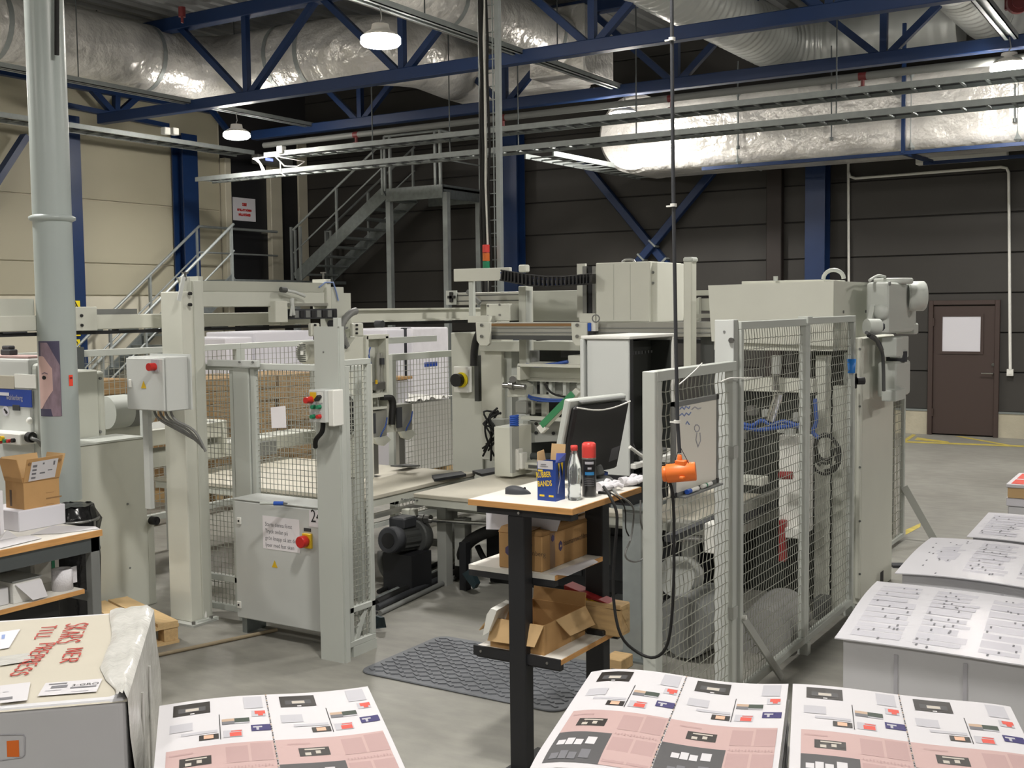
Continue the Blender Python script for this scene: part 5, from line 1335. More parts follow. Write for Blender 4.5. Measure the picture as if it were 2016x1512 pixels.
fence_panel(t, (xc_, yf_), (xd_, yf_), .05, zt_-.02, .04, .033, .035, .0026)
q0, q1 = PY(533, 803, yf_-.01), PY(564, 842, yf_-.01)
solo('paper_note', MB().prism([PY(*p, yf_-.012) for p in ((533, 802), (562, 799), (564, 842), (535, 843))], (0, -.001, 0)), 'bright_paper', 'small white paper note pinned on the wire fence', 'note')
# short side panel behind the near post
xs_ = x1-.05
ya, yb_ = y+.1, PX(736, 1225, xs_).y
t = thing('guard_fence', 'narrow wire fence panel turning back from the near guard post', 'fence', (xs_, ya, 0), 'guard fence panels')
zt2 = PX(700, 707, xs_).z
fence_panel(t, (xs_, ya), (xs_, yb_), .06, zt2, .035, .033, .035, .0026, rails=(.28,))
part('brace', MB().bar((xs_, ya+.05, .06), (xs_, yb_-.08, .26), .02, .03), 'fence_paint', t)
part('foot_bar', MB().box(xs_-.02, ya+.02, 0, xs_+.02, yb_, .06), 'fence_paint', t)
q = [G(*p, .03) for p in ((680, 1250), (690, 1232), (715, 1222), (742, 1228))]
solo('floor_cable', MB().tube(smooth([q[0], q[1]+Vector((0, 0, .06)), q[2]+Vector((0, 0, .1)), q[3]+Vector((0, 0, .07))]), .012, 8), 'charcoal', 'dark cable loop at the foot of the narrow fence panel', 'cable')
a = PX(738, 1222, xs_+.1); solo('foot_pedal', MB().prism([G(738, 1238, .02), G(752, 1236, .02), G(748, 1216, .1), G(736, 1212, .1)], (.02, .02, 0)), 'teal_dark', 'dark foot pedal at the foot of the narrow fence panel', 'pedal')
# standing cabinet in front of the fence
yq = 5.09
x0, x1, z0, z1 = fr(463, 994, 641, 1232, yq)
t = thing('floor_cabinet', 'low grey electrical cabinet with paper sign and red switch', 'electrical cabinet', (x0, yq, 0))
part('body', MB().box(x0, yq+.02, z0, x1, yq+.21, z1), 'cabinet_paint', t, .005)
part('door', MB().box(x0+.004, yq, z0+.004, x1-.004, yq+.02, z1-.004), 'cabinet_paint', t, .006)
part('lid', MB().box(x0-.004, yq-.002, z1, x1+.004, yq+.215, z1+.012), 'cabinet_paint', t, .004)
for xx in (x0+.02, x1-.06): part('foot', MB().box(xx, yq+.03, 0, xx+.04, yq+.2, z0), 'galvanised', t)
for py in (1025, 1190):
    q = PY(472, py, yq); part('latch', MB().box(q.x-.018, yq-.01, q.z-.022, q.x+.018, yq, q.z+.022), 'white_paint', t, .003); part('latch_key', MB().cyl((q.x, yq-.01, q.z), (q.x, yq-.013, q.z), .007, 8), 'ink_black', t)
q0, q1, q2, q3 = fr(518, 1019, 590, 1084, yq)
s = part('paper_sign', MB().box(q0, yq-.002, q2, q1, yq-.0005, q3), 'bright_paper', t)
for k, tx in enumerate(('Starta denna först', 'Tryck sedan på', 'grön knapp så att den', 'lyser med fast sken')):
    lettering('lettering', tx, (q0+.02, yq-.0022, q3-.062-k*.043), (1, 0, 0), (0, 0, 1), .036, 'ink_grey', s, sx=.86)
q0, q1, q2, q3 = fr(609, 1006, 634, 1038, yq)
s = part('number_label', MB().box(q0, yq-.002, q2, q1, yq-.0005, q3), 'bright_paper', t)
lettering('lettering', '24', (q0+.012, yq-.0022, q2+.03), (1, 0, 0), (0, 0, 1), .11, 'ink_black', s, sx=.8)
q = PY(606, 1064, yq); part('switch_plate', MB().box(q.x-.03, yq-.02, q.z-.045, q.x+.04, yq, q.z+.045), 'yellow_plastic', t, .003); part('switch_knob', MB().cyl((q.x-.002, yq-.02, q.z), (q.x-.002, yq-.07, q.z), .036, 18), 'red_plastic', t, .004)
part('switch_tag', MB().box(q.x-.028, yq-.003, q.z+.055, q.x+.028, yq, q.z+.075), 'charcoal', t)
q = PY(541, 1111, yq); part('warning_triangle', MB().prism([(q.x-.024, yq-.001, q.z-.02), (q.x+.024, yq-.001, q.z-.02), (q.x, yq-.001, q.z+.025)], (0, -.001, 0)), 'yellow_plastic', t)
a, b = G(512, 991, z1+.022), G(566, 991, z1+.022)
t = thing('marker_pen', 'white marker with blue grip lying on the electrical cabinet', 'pen', (a.x, a.y, z1+.012))
part('barrel', MB().cyl(a, a.lerp(b, .55), .009, 10), 'fence_paint', t); part('grip', MB().cyl(a.lerp(b, .5), a.lerp(b, .85), .013, 10), 'blue_plastic', t); part('tip', MB().cyl(a.lerp(b, .85), b, .008, 10, .004), 'mid_grey', t)

# ------------------------------------------------------------------ tables of the line
def table(label, x0, x1, y0, y1, z, m='table_top', legs=True):
    t = thing('feed_table', label, 'table', (x0, y0, 0), 'feed tables')
    part('top', MB().box(x0, y0, z-.03, x1, y1, z), m, t, .004)
    part('edge_profile', MB().box(x0, y0+.01, z-.085, x1-.01, y0+.05, z-.03), 'machine_paint', t); part('edge_profile', MB().box(x1-.05, y0+.05, z-.085, x1-.01, y1, z-.03), 'machine_paint', t)
    for xx in (x0+.1, x1-.18):
        for yy in (y0+.15, y1-.2): part('leg', MB().box(xx, yy, 0, xx+.08, yy+.08, z-.085), 'grey_post', t)
    return t
zt1 = .7
t1 = table('wide pale feed table on the left under the gripper', -7.35, -5.17, 6.24, 7.69, zt1)
q = G(815, 971, zt1)
t2 = table('pale feed table on the right leading under the machine', q.x, -2.75, 6.59, 8.3, zt1)
for r in (((855, 948), (918, 938), (908, 932), (850, 940)), ((948, 938), (1012, 926), (1000, 921), (930, 931))):
    p4 = [G(*p, zt1+.001) for p in r]; part('black_strip', MB().prism(p4, (0, 0, .02)), 'charcoal', t2)
for k in range(6):
    q = G(826+k*6, 974+k*.5, zt1-.05); part('screw', MB().cyl((q.x, 6.585, zt1-.05), (q.x, 6.6, zt1-.05), .006, 6), 'mid_grey', t2)

# white fan panel with a round black opening behind the narrow fence panel
yfp = 6.05
t = thing('fan_panel', 'cream panel with a round black fan opening behind the narrow fence panel', 'fan', PY(680, 930, yfp))
part('panel', fbox(MB(), 655, 716, 728, 940, yfp, .04), 'machine_paint_warm', t, .004)
q = PY(672, 816, yfp)
part('fan_ring', MB().cyl((q.x, yfp, q.z), (q.x, yfp-.02, q.z), .178, 36), 'fence_paint', t); part('fan_opening', MB().cyl((q.x, yfp-.02, q.z), (q.x, yfp-.024, q.z), .165, 36), 'black_rubber', t)
part('fan_hub', MB().cyl((q.x, yfp-.024, q.z), (q.x, yfp-.035, q.z), .04, 18), 'charcoal', t)
for k in range(5):
    a = k*2*math.pi/5; part('fan_blade', MB().bar((q.x+.035*math.cos(a), yfp-.03, q.z+.035*math.sin(a)), (q.x+.155*math.cos(a+.25), yfp-.028, q.z+.155*math.sin(a+.25)), .004, .05, up=(-math.sin(a), 0, math.cos(a))), 'black_plastic', t)
part('stand', fbox(MB(), 668, 940, 704, 1170, yfp+.01, .06), 'grey_post', t)
# ------------------------------------------------------------------ central machine: upper frame
def FB(px0, py0, px1, py1, y, dep): return fbox(MB(), px0, py0, px1, py1, y, dep)
mp, mw = 'machine_paint', 'machine_paint_warm'
t = thing('binding_machine', 'big cream press machine with many brackets in the middle', 'machine', (-4.6, 8.0, 0))
part('left_panel', FB(890, 655, 950, 1010, 8.7, .5), mp, t, .006)
part('left_column', FB(947, 600, 988, 906, 8.45, .2), mw, t, .006)
part('column_side', FB(986, 690, 1008, 905, 8.5, .3), 'fence_paint', t)
q = [PY(*p, 8.43) for p in ((946, 650), (938, 668), (934, 690), (933, 720))]
part('black_arc', MB().tube(smooth(q), .035, 8), 'black_plastic', t)
part('black_bar', FB(934, 700, 942, 790, 8.5, .1), 'dark_grey', t)
sw = part('switch_box', FB(893, 722, 921, 773, 8.62, .08), 'white_paint', t, .004)
q = PY(904, 748, 8.6)
part('switch_plate', MB().cyl((q.x+.02, 8.615, q.z), (q.x+.02, 8.6, q.z), .07, 20), 'yellow_sign', sw); part('switch_knob', MB().cyl((q.x, 8.6, q.z), (q.x, 8.54, q.z), .06, 18), 'black_plastic', sw)
# upper profile and cantilever plate
part('rear_profile', FB(898, 575, 1030, 600, 8.3, .16), 'aluminium', t, .004)
for py in (581, 592): part('profile_slot', FB(898, py-1, 1030, py+1, 8.296, .01), 'dark_grey', t)
part('profile_end', FB(878, 572, 898, 600, 8.28, .02), 'fence_paint', t)
q = PY(888, 585, 8.27); part('end_cross', MB().box(q.x-.035, 8.262, q.z-.012, q.x+.04, 8.28, q.z+.012).box(q.x-.014, 8.262, q.z-.045, q.x+.014, 8.28, q.z+.045), 'black_plastic', t)
part('cable_plate', FB(893, 528, 1003, 553, 7.9, .04), mw, t, .003)
part('plate_post', FB(923, 552, 931, 635, 7.92, .04), 'fence_paint', t)
part('plate_foot', FB(921, 622, 962, 635, 7.9, .12), mw, t)
part('angle_brace', MB().bar(PY(920, 573, 8.2), PY(945, 597, 8.2), .03, .03), 'mid_grey', t)
part('drive_box', FB(957, 598, 1003, 632, 8.0, .25), mw, t, .005)
for px, py in ((961, 602), (984, 600), (961, 622), (984, 620)):
    q = PY(px, py, 8.0); part('bolt', MB().cyl((q.x, 8.0, q.z), (q.x, 7.99, q.z), .009, 6), 'steel', t)
part('drive_bracket', MB().prism([PY(*p, 8.15) for p in ((1003, 600), (1030, 600), (1022, 632), (1003, 640))], (0, .05, 0)), 'charcoal', t)
part('upright', FB(1021, 563, 1036, 728, 8.1, .12), mp, t, .006)
part('upright_pipe', MB().cyl(PY(1041, 572, 8.1), PY(1041, 728, 8.1), .025, 12), 'fence_paint', t)
part('lifting_boss', FB(1020, 521, 1034, 536, 8.2, .08), mw, t, .01)
part('hopper_plate', FB(1044, 572, 1140, 632, 8.4, .05), mp, t, .004)
part('hopper_lower', FB(1050, 672, 1142, 690, 8.4, .3), mp, t, .004)
part('apron', FB(945, 672, 1022, 692, 8.4, .3), mp, t, .004)
part('frame_plate', FB(1136, 519, 1152, 625, 8.2, .03), mw, t)
part('guide_strip', FB(1147, 524, 1155, 622, 8.15, .08), 'steel', t); part('guide_strip', FB(1158, 524, 1165, 622, 8.15, .08), 'black_steel', t); part('guide_strip', FB(1166, 524, 1171, 622, 8.15, .08), 'steel', t)
part('lower_block', FB(1141, 617, 1172, 640, 7.95, .1), mw, t)
hd = part('head_cover', FB(1173, 516, 1280, 634, 7.95, .6), mw, t, .006)
part('head_cover_side', FB(1280, 516, 1294, 634, 7.99, .55), mw, t, .004)
for px in (1207, 1240): part('cover_seam', FB(px, 520, px+1, 630, 7.947, .004), mp, hd)
part('lifting_loop', MB().tube(smooth([PY(1225, 516, 8.2), PY(1232, 511, 8.2), PY(1245, 511, 8.2), PY(1250, 516, 8.2)]), .01, 8), 'steel', hd)
for py in (536, 557): q = PY(1286, py, 7.99); part('bolt', MB().cyl((q.x, 7.99, q.z), (q.x, 7.98, q.z), .01, 6), 'mid_grey', t)
# front aluminium beam with two end plates
yb = 7.8
part('front_beam', FB(958, 634, 1400, 662, yb+.06, .12), 'aluminium', t, .004)
part('beam_rust_strip', FB(966, 637, 1124, 642, yb+.055, .01), 'cardboard_edge', t)
for py, h_ in ((645, 2), (654, 2)): part('beam_slot', FB(966, py, 1398, py+h_, yb+.054, .01), 'mid_grey', t)
part('beam_underside', FB(960, 661, 1128, 669, yb+.05, .2), 'dark_grey', t)
for a, b in ((936, 964), (1124, 1156)):
    pl = part('end_plate', MB().prism([PY(*p, yb) for p in ((a, 635), (b, 635), (b, 676), (b-5, 681), (a+9, 681), (a+2, 670))], (0, .03, 0)), mw, t, .004)
    for py in (640, 662): q = PY(a+13, py, yb); part('bolt', MB().cyl((q.x, yb, q.z), (q.x, yb-.015, q.z), .013, 8), 'steel', pl)
part('sensor', FB(1157, 636, 1163, 652, yb-.02, .05), 'blue_plastic', t); part('sensor_body', FB(1163, 633, 1172, 652, yb-.01, .05), 'white_paint', t); part('sensor_plug', FB(1158, 652, 1168, 663, yb-.02, .05), 'black_plastic', t)
part('sensor_ring', MB().tube([PY(1173+7*math.cos(k*math.pi/8), 627+7*math.sin(k*math.pi/8), yb-.02) for k in range(17)], .005, 6), 'mid_grey', t)
# right hand frame behind the enclosure
part('rear_beam', FB(1294, 572, 1402, 582, 8.7, .15), mp, t); part('rear_beam', FB(1294, 588, 1402, 612, 8.75, .12), mp, t, .004)
part('rear_rail', FB(1294, 618, 1402, 626, 8.5, .08), 'aluminium', t); part('rear_rail', FB(1290, 668, 1402, 676, 8.6, .08), 'black_steel', t)
part('rear_knee', MB().prism([PY(*p, 8.68) for p in ((1340, 640), (1362, 592), (1376, 585), (1376, 632))], (0, .05, 0)), mp, t)
part('rear_bracket', FB(1290, 628, 1340, 648, 8.55, .1), 'dark_grey', t)
part('tall_post', FB(1345, 512, 1362, 728, 7.55, .09), mw, t, .008)
part('tall_post_cap', FB(1344, 506, 1363, 516, 7.54, .11), 'fence_paint', t, .01)
# cable chain: links on a sagging line
ct = thing('cable_chain', 'black plastic cable chain sagging from the cantilever plate to the head', 'cable chain', PY(1075, 560, 7.85))
up_ = [(986, 532), (1010, 536), (1040, 541), (1075, 545), (1110, 545), (1140, 542), (1165, 539)]
dn_ = [(984, 551), (1010, 556), (1040, 562), (1075, 564), (1110, 562), (1140, 560), (1165, 558)]
def lerp_list(L, f):
    f *= len(L)-1; i = min(int(f), len(L)-2); u = f-i; return (L[i][0]+(L[i+1][0]-L[i][0])*u, L[i][1]+(L[i+1][1]-L[i][1])*u)
for k in range(24):
    f = (k+.15)/24; g_ = (k+.6)/24
    a, b, c, d = PY(*lerp_list(up_, f), 7.86), PY(*lerp_list(up_, g_), 7.86), PY(*lerp_list(dn_, g_), 7.86), PY(*lerp_list(dn_, f), 7.86)
    part('chain_link', MB().prism([a, b, c, d], (0, .09, 0)), 'black_plastic', ct)
for L, nm in ((up_, 'chain_edge'), (dn_, 'chain_edge')):
    part(nm, MB().tube([PY(*p, 7.87) for p in L], .007, 6), 'black_plastic', ct)
for k in range(4):
    part('cable', MB().tube([PY(p[0], p[1]+5+k*3.4, 7.9) for p in up_], .008, 6), ('cable_blue', 'ink_pale', 'ink_pale', 'cable_blue')[k], ct)
# ------------------------------------------------------------------ machine interior
part('shade_back', FB(985, 690, 1235, 1000, 9.2, .05), 'dark_inside', t)  # dark panel added behind the mechanism to stand in for deep shade
part('shelf_top', FB(1019, 717, 1150, 723, 7.7, .35), mw, t)
part('shelf_front', FB(1022, 723, 1150, 745, 7.85, .05), mp, t, .004)
part('shelf_end', FB(1018, 720, 1024, 748, 7.7, .3), mw, t)
part('shelf_box', FB(1118, 700, 1150, 720, 7.8, .2), mw, t, .004)
part('loose_tubes', MB().tube(smooth([PY(1036, 718, 7.75), PY(1060, 720, 7.75), PY(1090, 717, 7.75), PY(1118, 712, 7.75)]), .014, 8), 'cable_blue', t)
part('pipe_elbow', MB().cyl(PY(1053, 690, 8.1), PY(1053, 718, 8.1), .04, 14), 'mid_grey', t)
part('dark_box', FB(1104, 690, 1150, 704, 8.5, .2), 'charcoal', t)
part('clamp_block', MB().prism([PY(*p, 7.75) for p in ((1003, 740), (1022, 738), (1024, 752), (1036, 760), (1034, 782), (998, 782))], (0, .12, 0)), mp, t, .006)
part('chrome_pin', MB().cyl(PY(991, 758, 7.7), PY(1034, 762, 7.7), .022, 14).cyl(PY(1004, 758, 7.7), PY(1012, 759, 7.7), .038, 8), 'steel', t)
part('clamp_knob', MB().cyl(PY(1009, 747, 7.68), PY(1009, 747, 7.76), .028, 10), 'steel', t)
part('mid_rail', FB(1036, 745, 1150, 752, 7.85, .08), mp, t); part('mid_rail', FB(1036, 778, 1150, 790, 7.85, .06), mp, t, .004)
for a, b in ((1036, 1050), (1063, 1068), (1080, 1086), (1108, 1114), (1136, 1142)): part('mid_post', FB(a, 750, b, 780, 7.88, .06), 'fence_paint', t)
for a, b, c, d in ((1053, 757, 1062, 775), (1070, 757, 1080, 772), (1090, 754, 1106, 776), (1116, 756, 1134, 774)): part('valve_block', FB(a, b, c, d, 7.95, .08), 'charcoal' if a % 2 else 'grey_post', t)
for pts, c in ((((1034, 765), (1040, 778), (1060, 784), (1100, 787), (1138, 784)), 'cable_blue'), (((1036, 770), (1045, 785), (1080, 790), (1138, 789)), 'cable_blue'), (((1072, 755), (1084, 772), (1104, 780), (1130, 781)), 'black_rubber')):
    part('tube', MB().tube(smooth([PY(*p, 7.8) for p in pts]), .009, 6), c, t)
part('roller', MB().cyl(PY(1040, 802, 8.0), PY(1078, 802, 8.1), .045, 18).cyl(PY(1036, 802, 8.0), PY(1042, 802, 8.02), .06, 18), 'steel', t)
part('roller_end', FB(1066, 793, 1076, 820, 7.98, .04), mp, t); part('roller_arm', FB(1046, 790, 1050, 816, 7.9, .03), 'chrome', t)
part('under_arm', FB(1014, 790, 1040, 815, 8.0, .15), 'grey_post', t, .01)
part('lower_rail', FB(1026, 822, 1150, 829, 7.9, .06), mp, t)
part('lower_web', FB(1030, 829, 1040, 905, 8.0, .05), 'fence_paint', t)
bk = part('lower_bracket', MB().prism([PY(*p, 8.05) for p in ((1034, 830), (1104, 830), (1104, 868), (1040, 872), (1030, 850))], (0, .06, 0)), 'grey_post', t)
for px, py in ((1056, 834), (1076, 836), (1056, 852), (1090, 853)): q = PY(px, py, 8.05); part('hole', MB().cyl((q.x, 8.05, q.z), (q.x, 8.04, q.z), .014, 10), 'ink_black', bk)
db = part('diagonal_bar', MB().bar(PY(1140, 768, 7.6), PY(1068, 842, 7.6), .06, .05), mw, t, .004)
part('green_edge', MB().bar(PY(1128, 775, 7.56), PY(1066, 838, 7.56), .012, .05), 'green_strip', db)
part('bar_tip', MB().bar(PY(1074, 838, 7.58), PY(1064, 847, 7.58), .05, .06), 'white_paint', db)
wb_ = part('white_block', FB(973, 841, 1008, 938, 7.5, .3), mw, t, .004)
part('block_side', sbox(MB(), 1008, 840, 1022, 930, PY(1008, 890, 7.5).x+.001, .02), 'grey_post', t)
for k in range(3): part('block_slot', FB(1009+k*4, 848, 1011+k*4, 925, 7.62, .02), 'dark_grey', t)
for a in ((1006, 884, 1020, 926), (1020, 892, 1028, 924)): part('side_fitting', FB(*a, 7.55, .08), 'white_paint', t, .006)
part('low_tray', FB(1026, 912, 1090, 926, 7.6, .25), mw, t); part('low_tray_edge', FB(1040, 916, 1062, 922, 7.59, .02), 'dark_grey', t)
part('low_shaft', MB().cyl(PY(1026, 898, 7.8), PY(1130, 900, 7.8), .03, 12), 'zinc_dark', t)
part('low_frame', FB(1010, 860, 1130, 868, 8.1, .05), 'grey_post', t)
# blue coil and black hoses left of the white block
m = []
for k in range(40): m.append(PY(1012+8*math.cos(k*.9), 818+k*.55, 7.6+.03*math.sin(k*.9)))
solo('coil_hose', MB().tube(m, .008, 6), 'blue_plastic', 'blue coiled air hose beside the white machine block', 'hose')
rh = random.Random(11)
for k in range(7):
    a = (984+rh.uniform(-8, 3), 800+rh.uniform(0, 15)); b = (950+rh.uniform(0, 25), 870+rh.uniform(0, 60))
    part('black_hose', MB().tube(smooth([PY(*a, 8.2), PY(958+rh.uniform(-8, 8), 820+rh.uniform(-10, 20), 8.1), PY(966+rh.uniform(-15, 15), 860+rh.uniform(-15, 10), 8.1), PY(*b, 8.2)]), .009, 6), 'black_rubber', t)
part('hose_block', FB(968, 825, 994, 838, 8.1, .1), 'grey_post', t, .004)

# ------------------------------------------------------------------ lower drive: aluminium profile, shaft, motor, floor pipes
yl_ = 6.75
t = thing('conveyor_drive', 'aluminium drive beam with silver shaft under the right feed table', 'machine frame', (-4.8, yl_, 0))
part('cross_beam', FB(838, 1000, 1240, 1022, yl_, .14), 'aluminium', t, .004)
for py in (1006, 1015): part('beam_slot', FB(840, py, 1238, py+2, yl_-.004, .01), 'mid_grey', t)
part('shaft', MB().cyl(PY(830, 1023, yl_-.06), PY(960, 1031, yl_-.06), .014, 12), 'chrome', t)
part('coupling', MB().cyl(PY(827, 1021, yl_-.06), PY(836, 1021.5, yl_-.06), .032, 16).cyl(PY(838, 1021.5, yl_-.06), PY(848, 1022, yl_-.06), .032, 16), 'steel', t)
part('bearing_block', FB(790, 1003, 805, 1038, yl_-.12, .06), mw, t, .004); part('bearing_block', FB(805, 1002, 816, 1018, yl_-.1, .05), mw, t, .006)
part('joint', MB().cyl(PY(806, 1020, yl_-.08), PY(826, 1022, yl_-.06), .03, 12), 'black_plastic', t)
q0, q1 = G(733, 1017, .55), G(860, 982, .55)
part('long_rail', MB().bar(q0, q0+Vector((0, 2.2, 0)), .05, .03), 'aluminium', t); part('long_rail', MB().bar(q0+Vector((0, 0, -.07)), q0+Vector((0, 2.2, -.07)), .04, .03), 'fence_paint', t)
for px in (905, 1180): part('leg', FB(px-10, 1022, px+10, 1115, yl_+.03, .09), 'grey_post', t)
part('stretcher', FB(820, 1064, 900, 1076, yl_+.3, .05), 'mid_grey', t)
mt = thing('drive_motor', 'dark grey electric motor under the feed tables', 'motor', G(790, 1095, .12))
ym_ = 6.55
a, b = PY(764, 1064, ym_-.22), PY(826, 1055, ym_+.18)
part('fan_cover', MB().cyl(a, a.lerp(b, .25), .095, 28), 'charcoal', mt, .008); part('fan_hub', MB().cyl(a+(a-b).normalized()*.004, a, .055, 20), 'black_plastic', mt)
part('motor_body', MB().cyl(a.lerp(b, .25), a.lerp(b, .75), .088, 28), 'dark_grey', mt)
for k in range(14):
    an = k*2*math.pi/14; ax = (b-a).normalized(); u = ax.orthogonal().normalized(); w = ax.cross(u); o_ = (u*math.cos(an)+w*math.sin(an))*.09
    part('cooling_fin', MB().bar(a.lerp(b, .27)+o_, a.lerp(b, .74)+o_, .004, .016), 'dark_grey', mt)
part('gear_case', MB().cyl(a.lerp(b, .75), b, .13, 28), 'dark_grey', mt, .01)
c = a.lerp(b, .5); part('terminal_box', MB().box(c.x-.08, c.y-.08, c.z+.08, c.x+.06, c.y+.08, c.z+.16), 'charcoal', mt, .01)
part('motor_foot', MB().box(c.x-.12, c.y-.1, 0, c.x+.14, c.y+.14, c.z-.1), 'black_steel', mt)
hs = smooth([PY(750, 1085, ym_), PY(752, 1115, ym_), PY(768, 1140, ym_), PY(792, 1138, ym_), PY(800, 1118, ym_), PY(795, 1105, ym_)], 4)
solo('corrugated_hose', MB().tube(hs, .03, 10, radii=[.03 if k % 2 else .027 for k in range(len(hs))]), 'hose_grey', 'grey corrugated hose looping below the drive motor', 'hose')
for i, (p, q, r, c) in enumerate((((740, 1188), (905, 1112), .03, 'black_rubber'), ((742, 1196), (912, 1118), .022, 'charcoal'), ((744, 1178), (890, 1112), .02, 'galvanised_pale'), ((748, 1207), (915, 1128), .018, 'mid_grey'), ((745, 1165), (880, 1100), .016, 'black_rubber'))):
    a, b = G(*p, r), G(*q, r); solo('floor_pipe', MB().cyl(a, b, r, 10), c, ('thick black pipe lying on the floor under the machine', 'charcoal pipe lying beside the thick black floor pipe', 'pale steel pipe among the floor pipes under the machine', 'lowest grey floor pipe nearest the rubber mat', 'thin black floor pipe nearest the drive motor')[i], 'pipe', 'pipes on the floor under the machine')
hz = smooth([PY(905, 1130, 6.9), PY(912, 1085, 6.8), PY(930, 1062, 6.8), PY(965, 1045, 6.8), PY(990, 1040, 6.9)])
solo('black_hose_bundle', MB().tube(hz, .045, 10), 'black_rubber', 'thick black hose bundle rising behind the shelf rack', 'hose')
solo('levelling_jack', MB().box(*PY(905, 1160, 6.7)[:2], 0, PY(918, 1160, 6.7).x, 6.76, .35).cyl(PY(911, 1150, 6.7)-Vector((0, 0, .1)), Vector((PY(911, 1150, 6.7).x, 6.7, 0)), .02, 8), 'black_steel', 'black levelling jack on the floor behind the shelf rack', 'jack')
solo('teal_bracket', MB().prism([PY(*p, 6.6) for p in ((910, 1130), (924, 1120), (938, 1150), (932, 1160))], (0, .05, 0)), 'teal_dark', 'dark teal bracket plate near the levelling jack', 'bracket')
# fence far behind, below the tables
t = thing('guard_fence', 'wire fence seen below the tables behind the drive motor', 'fence', (-6.4, 8.9, 0), 'guard fence panels')
xf_ = -6.35
ya, yb_ = PX(768, 760, xf_).y, PX(938, 760, xf_).y
zt_ = PX(850, 692, xf_).z
fence_panel(t, (xf_, ya), (xf_, yb_), .06, zt_, .06, .05, .05, .0028, rails=(.3,))
for y_ in (ya+.04, yb_-.04): part('foot', MB().box(xf_-.03, y_-.03, 0, xf_+.03, y_+.03, .06), 'fence_paint', t)
part('rear_rail', MB().bar((xf_-.5, ya, zt_+.1), (xf_-.5, yb_, zt_+.1), .04, .06), 'fence_paint', t)
# back left fence
xg_ = -8.6
t = thing('guard_fence', 'long wire fence along the back left with pale top rail', 'fence', (xg_, 5.4, 0), 'guard fence panels')
zt_ = PX(150, 690, xg_).z
fence_panel(t, (xg_, 5.2), (xg_, PX(470, 700, xg_).y), .06, zt_, .06, .06, .06, .003)
y2 = PX(470, 700, xg_).y
fence_panel(t, (xg_, y2), (xg_, PX(620, 700, xg_).y), .06, zt_, .06, .06, .06, .003)
q = PX(150, 715, xg_+.05); part('gate_lock', MB().box(xg_+.03, q.y-.08, q.z-.14, xg_+.06, q.y+.08, q.z+.14), 'zinc_dark', t)

# ------------------------------------------------------------------ board stacks and wrapped pallets in the background
def board_stack(label, x, y0, y1, z1, dep=.9, m='stack_brown', n=9, seed=1):
    rs = random.Random(seed)
    t = thing('board_stack', label, 'board stack', (x-dep/2, (y0+y1)/2, 0), 'stacks of brown board')
    for k in range(n):
        za, zc_ = .12+(z1-.12)*k/n, .12+(z1-.12)*(k+1)/n-.006
        o = rs.uniform(-.02, .02); p_ = rs.uniform(-.02, .02)
        part('board_bundle', MB().box(x-dep+o, y0+p_, za, x+o, y1+p_, zc_), m, t)
    part('pallet', MB().box(x-dep, y0, 0, x, y0+.12, .12).box(x-dep, y1-.12, 0, x, y1, .12).box(x-dep, (y0+y1)/2-.06, 0, x, (y0+y1)/2+.06, .12), 'wood_pale', t)
xs_ = -9.0
for i, (a, b, py) in enumerate(((150, 262, 748), (388, 466, 745), (468, 545, 740), (546, 640, 735))):
    y0, y1, _, z1 = sr(a, py, b, 880, xs_)
    board_stack(('brown board stack seen through the fence beside the cream housing', 'brown board stack right behind the big gantry post', 'brown board stack behind the middle fence stile', 'brown board stack behind the near guard post')[i], xs_, y0+.02, y1-.02, z1, seed=i)
def wrapped(label, x, r, dep=.9, m='packed_white', top=None):
    y0, y1, _, z1 = sr(*r, x)
    t = thing('wrapped_pallet', label, 'pallet load', (x-dep/2, (y0+y1)/2, 0), 'wrapped pallet loads in the background')
    part('load', MB().box(x-dep, y0, .14, x, y1, z1), m, t, .02, 2)
    part('pallet', MB().box(x-dep, y0, 0, x, y0+.12, .14).box(x-dep, y1-.12, 0, x, y1, .14).box(x-dep, (y0+y1)/2-.06, 0, x, (y0+y1)/2+.06, .14), 'wood_pale', t)
    return t
wrapped('tall white wrapped pallet load above the brown board stacks', -10.6, (505, 652, 620, 900), m='white_sheet')
wrapped('lower white wrapped load left of the tall one', -10.4, (446, 664, 500, 900), m='white_sheet')
wrapped('white wrapped pallet load left of the dark gap beyond the fence', -9.4, (764, 648, 798, 880), m='white_sheet')
tt = wrapped('white wrapped load with blue print beyond the fence', -9.4, (814, 645, 884, 870))
q = PX(848, 717, -9.4); part('blue_print', MB().box(-9.4, q.y-.15, q.z-.03, -9.395, q.y+.15, q.z+.03), 'blue_band', tt)
solo('dark_post', sbox(MB(), 802, 645, 811, 860, -9.5, .1), 'charcoal', 'dark upright between the wrapped loads beyond the fence', 'post')
tt = wrapped('low load under crumpled clear film beyond the fence', -7.9, (812, 790, 890, 900), dep=1.2, m='wrap_film')
m = MB(); y0, y1, _, z1 = sr(812, 790, 890, 900, -7.9); rf = random.Random(5); n = 16; vs = []
for i in range(n+1):
    for j in range(n+1):
        vs.append((-9.1+1.22*i/n, y0+(y1-y0)*j/n, z1+.01+rf.uniform(0, .05)))
m.add(vs, [(i*(n+1)+j, i*(n+1)+j+1, (i+1)*(n+1)+j+1, (i+1)*(n+1)+j) for i in range(n) for j in range(n)])
part('crumpled_film', m, 'wrap_film', tt)
tt = wrapped('white boxed load with brown top beyond the fence', -8.0, (780, 748, 806, 880), m='white_sheet')
y0, y1, _, z1 = sr(778, 742, 812, 748, -7.98); part('top_board', MB().box(-8.9, y0, z1-.03, -7.98, y1, z1), 'cardboard', tt)

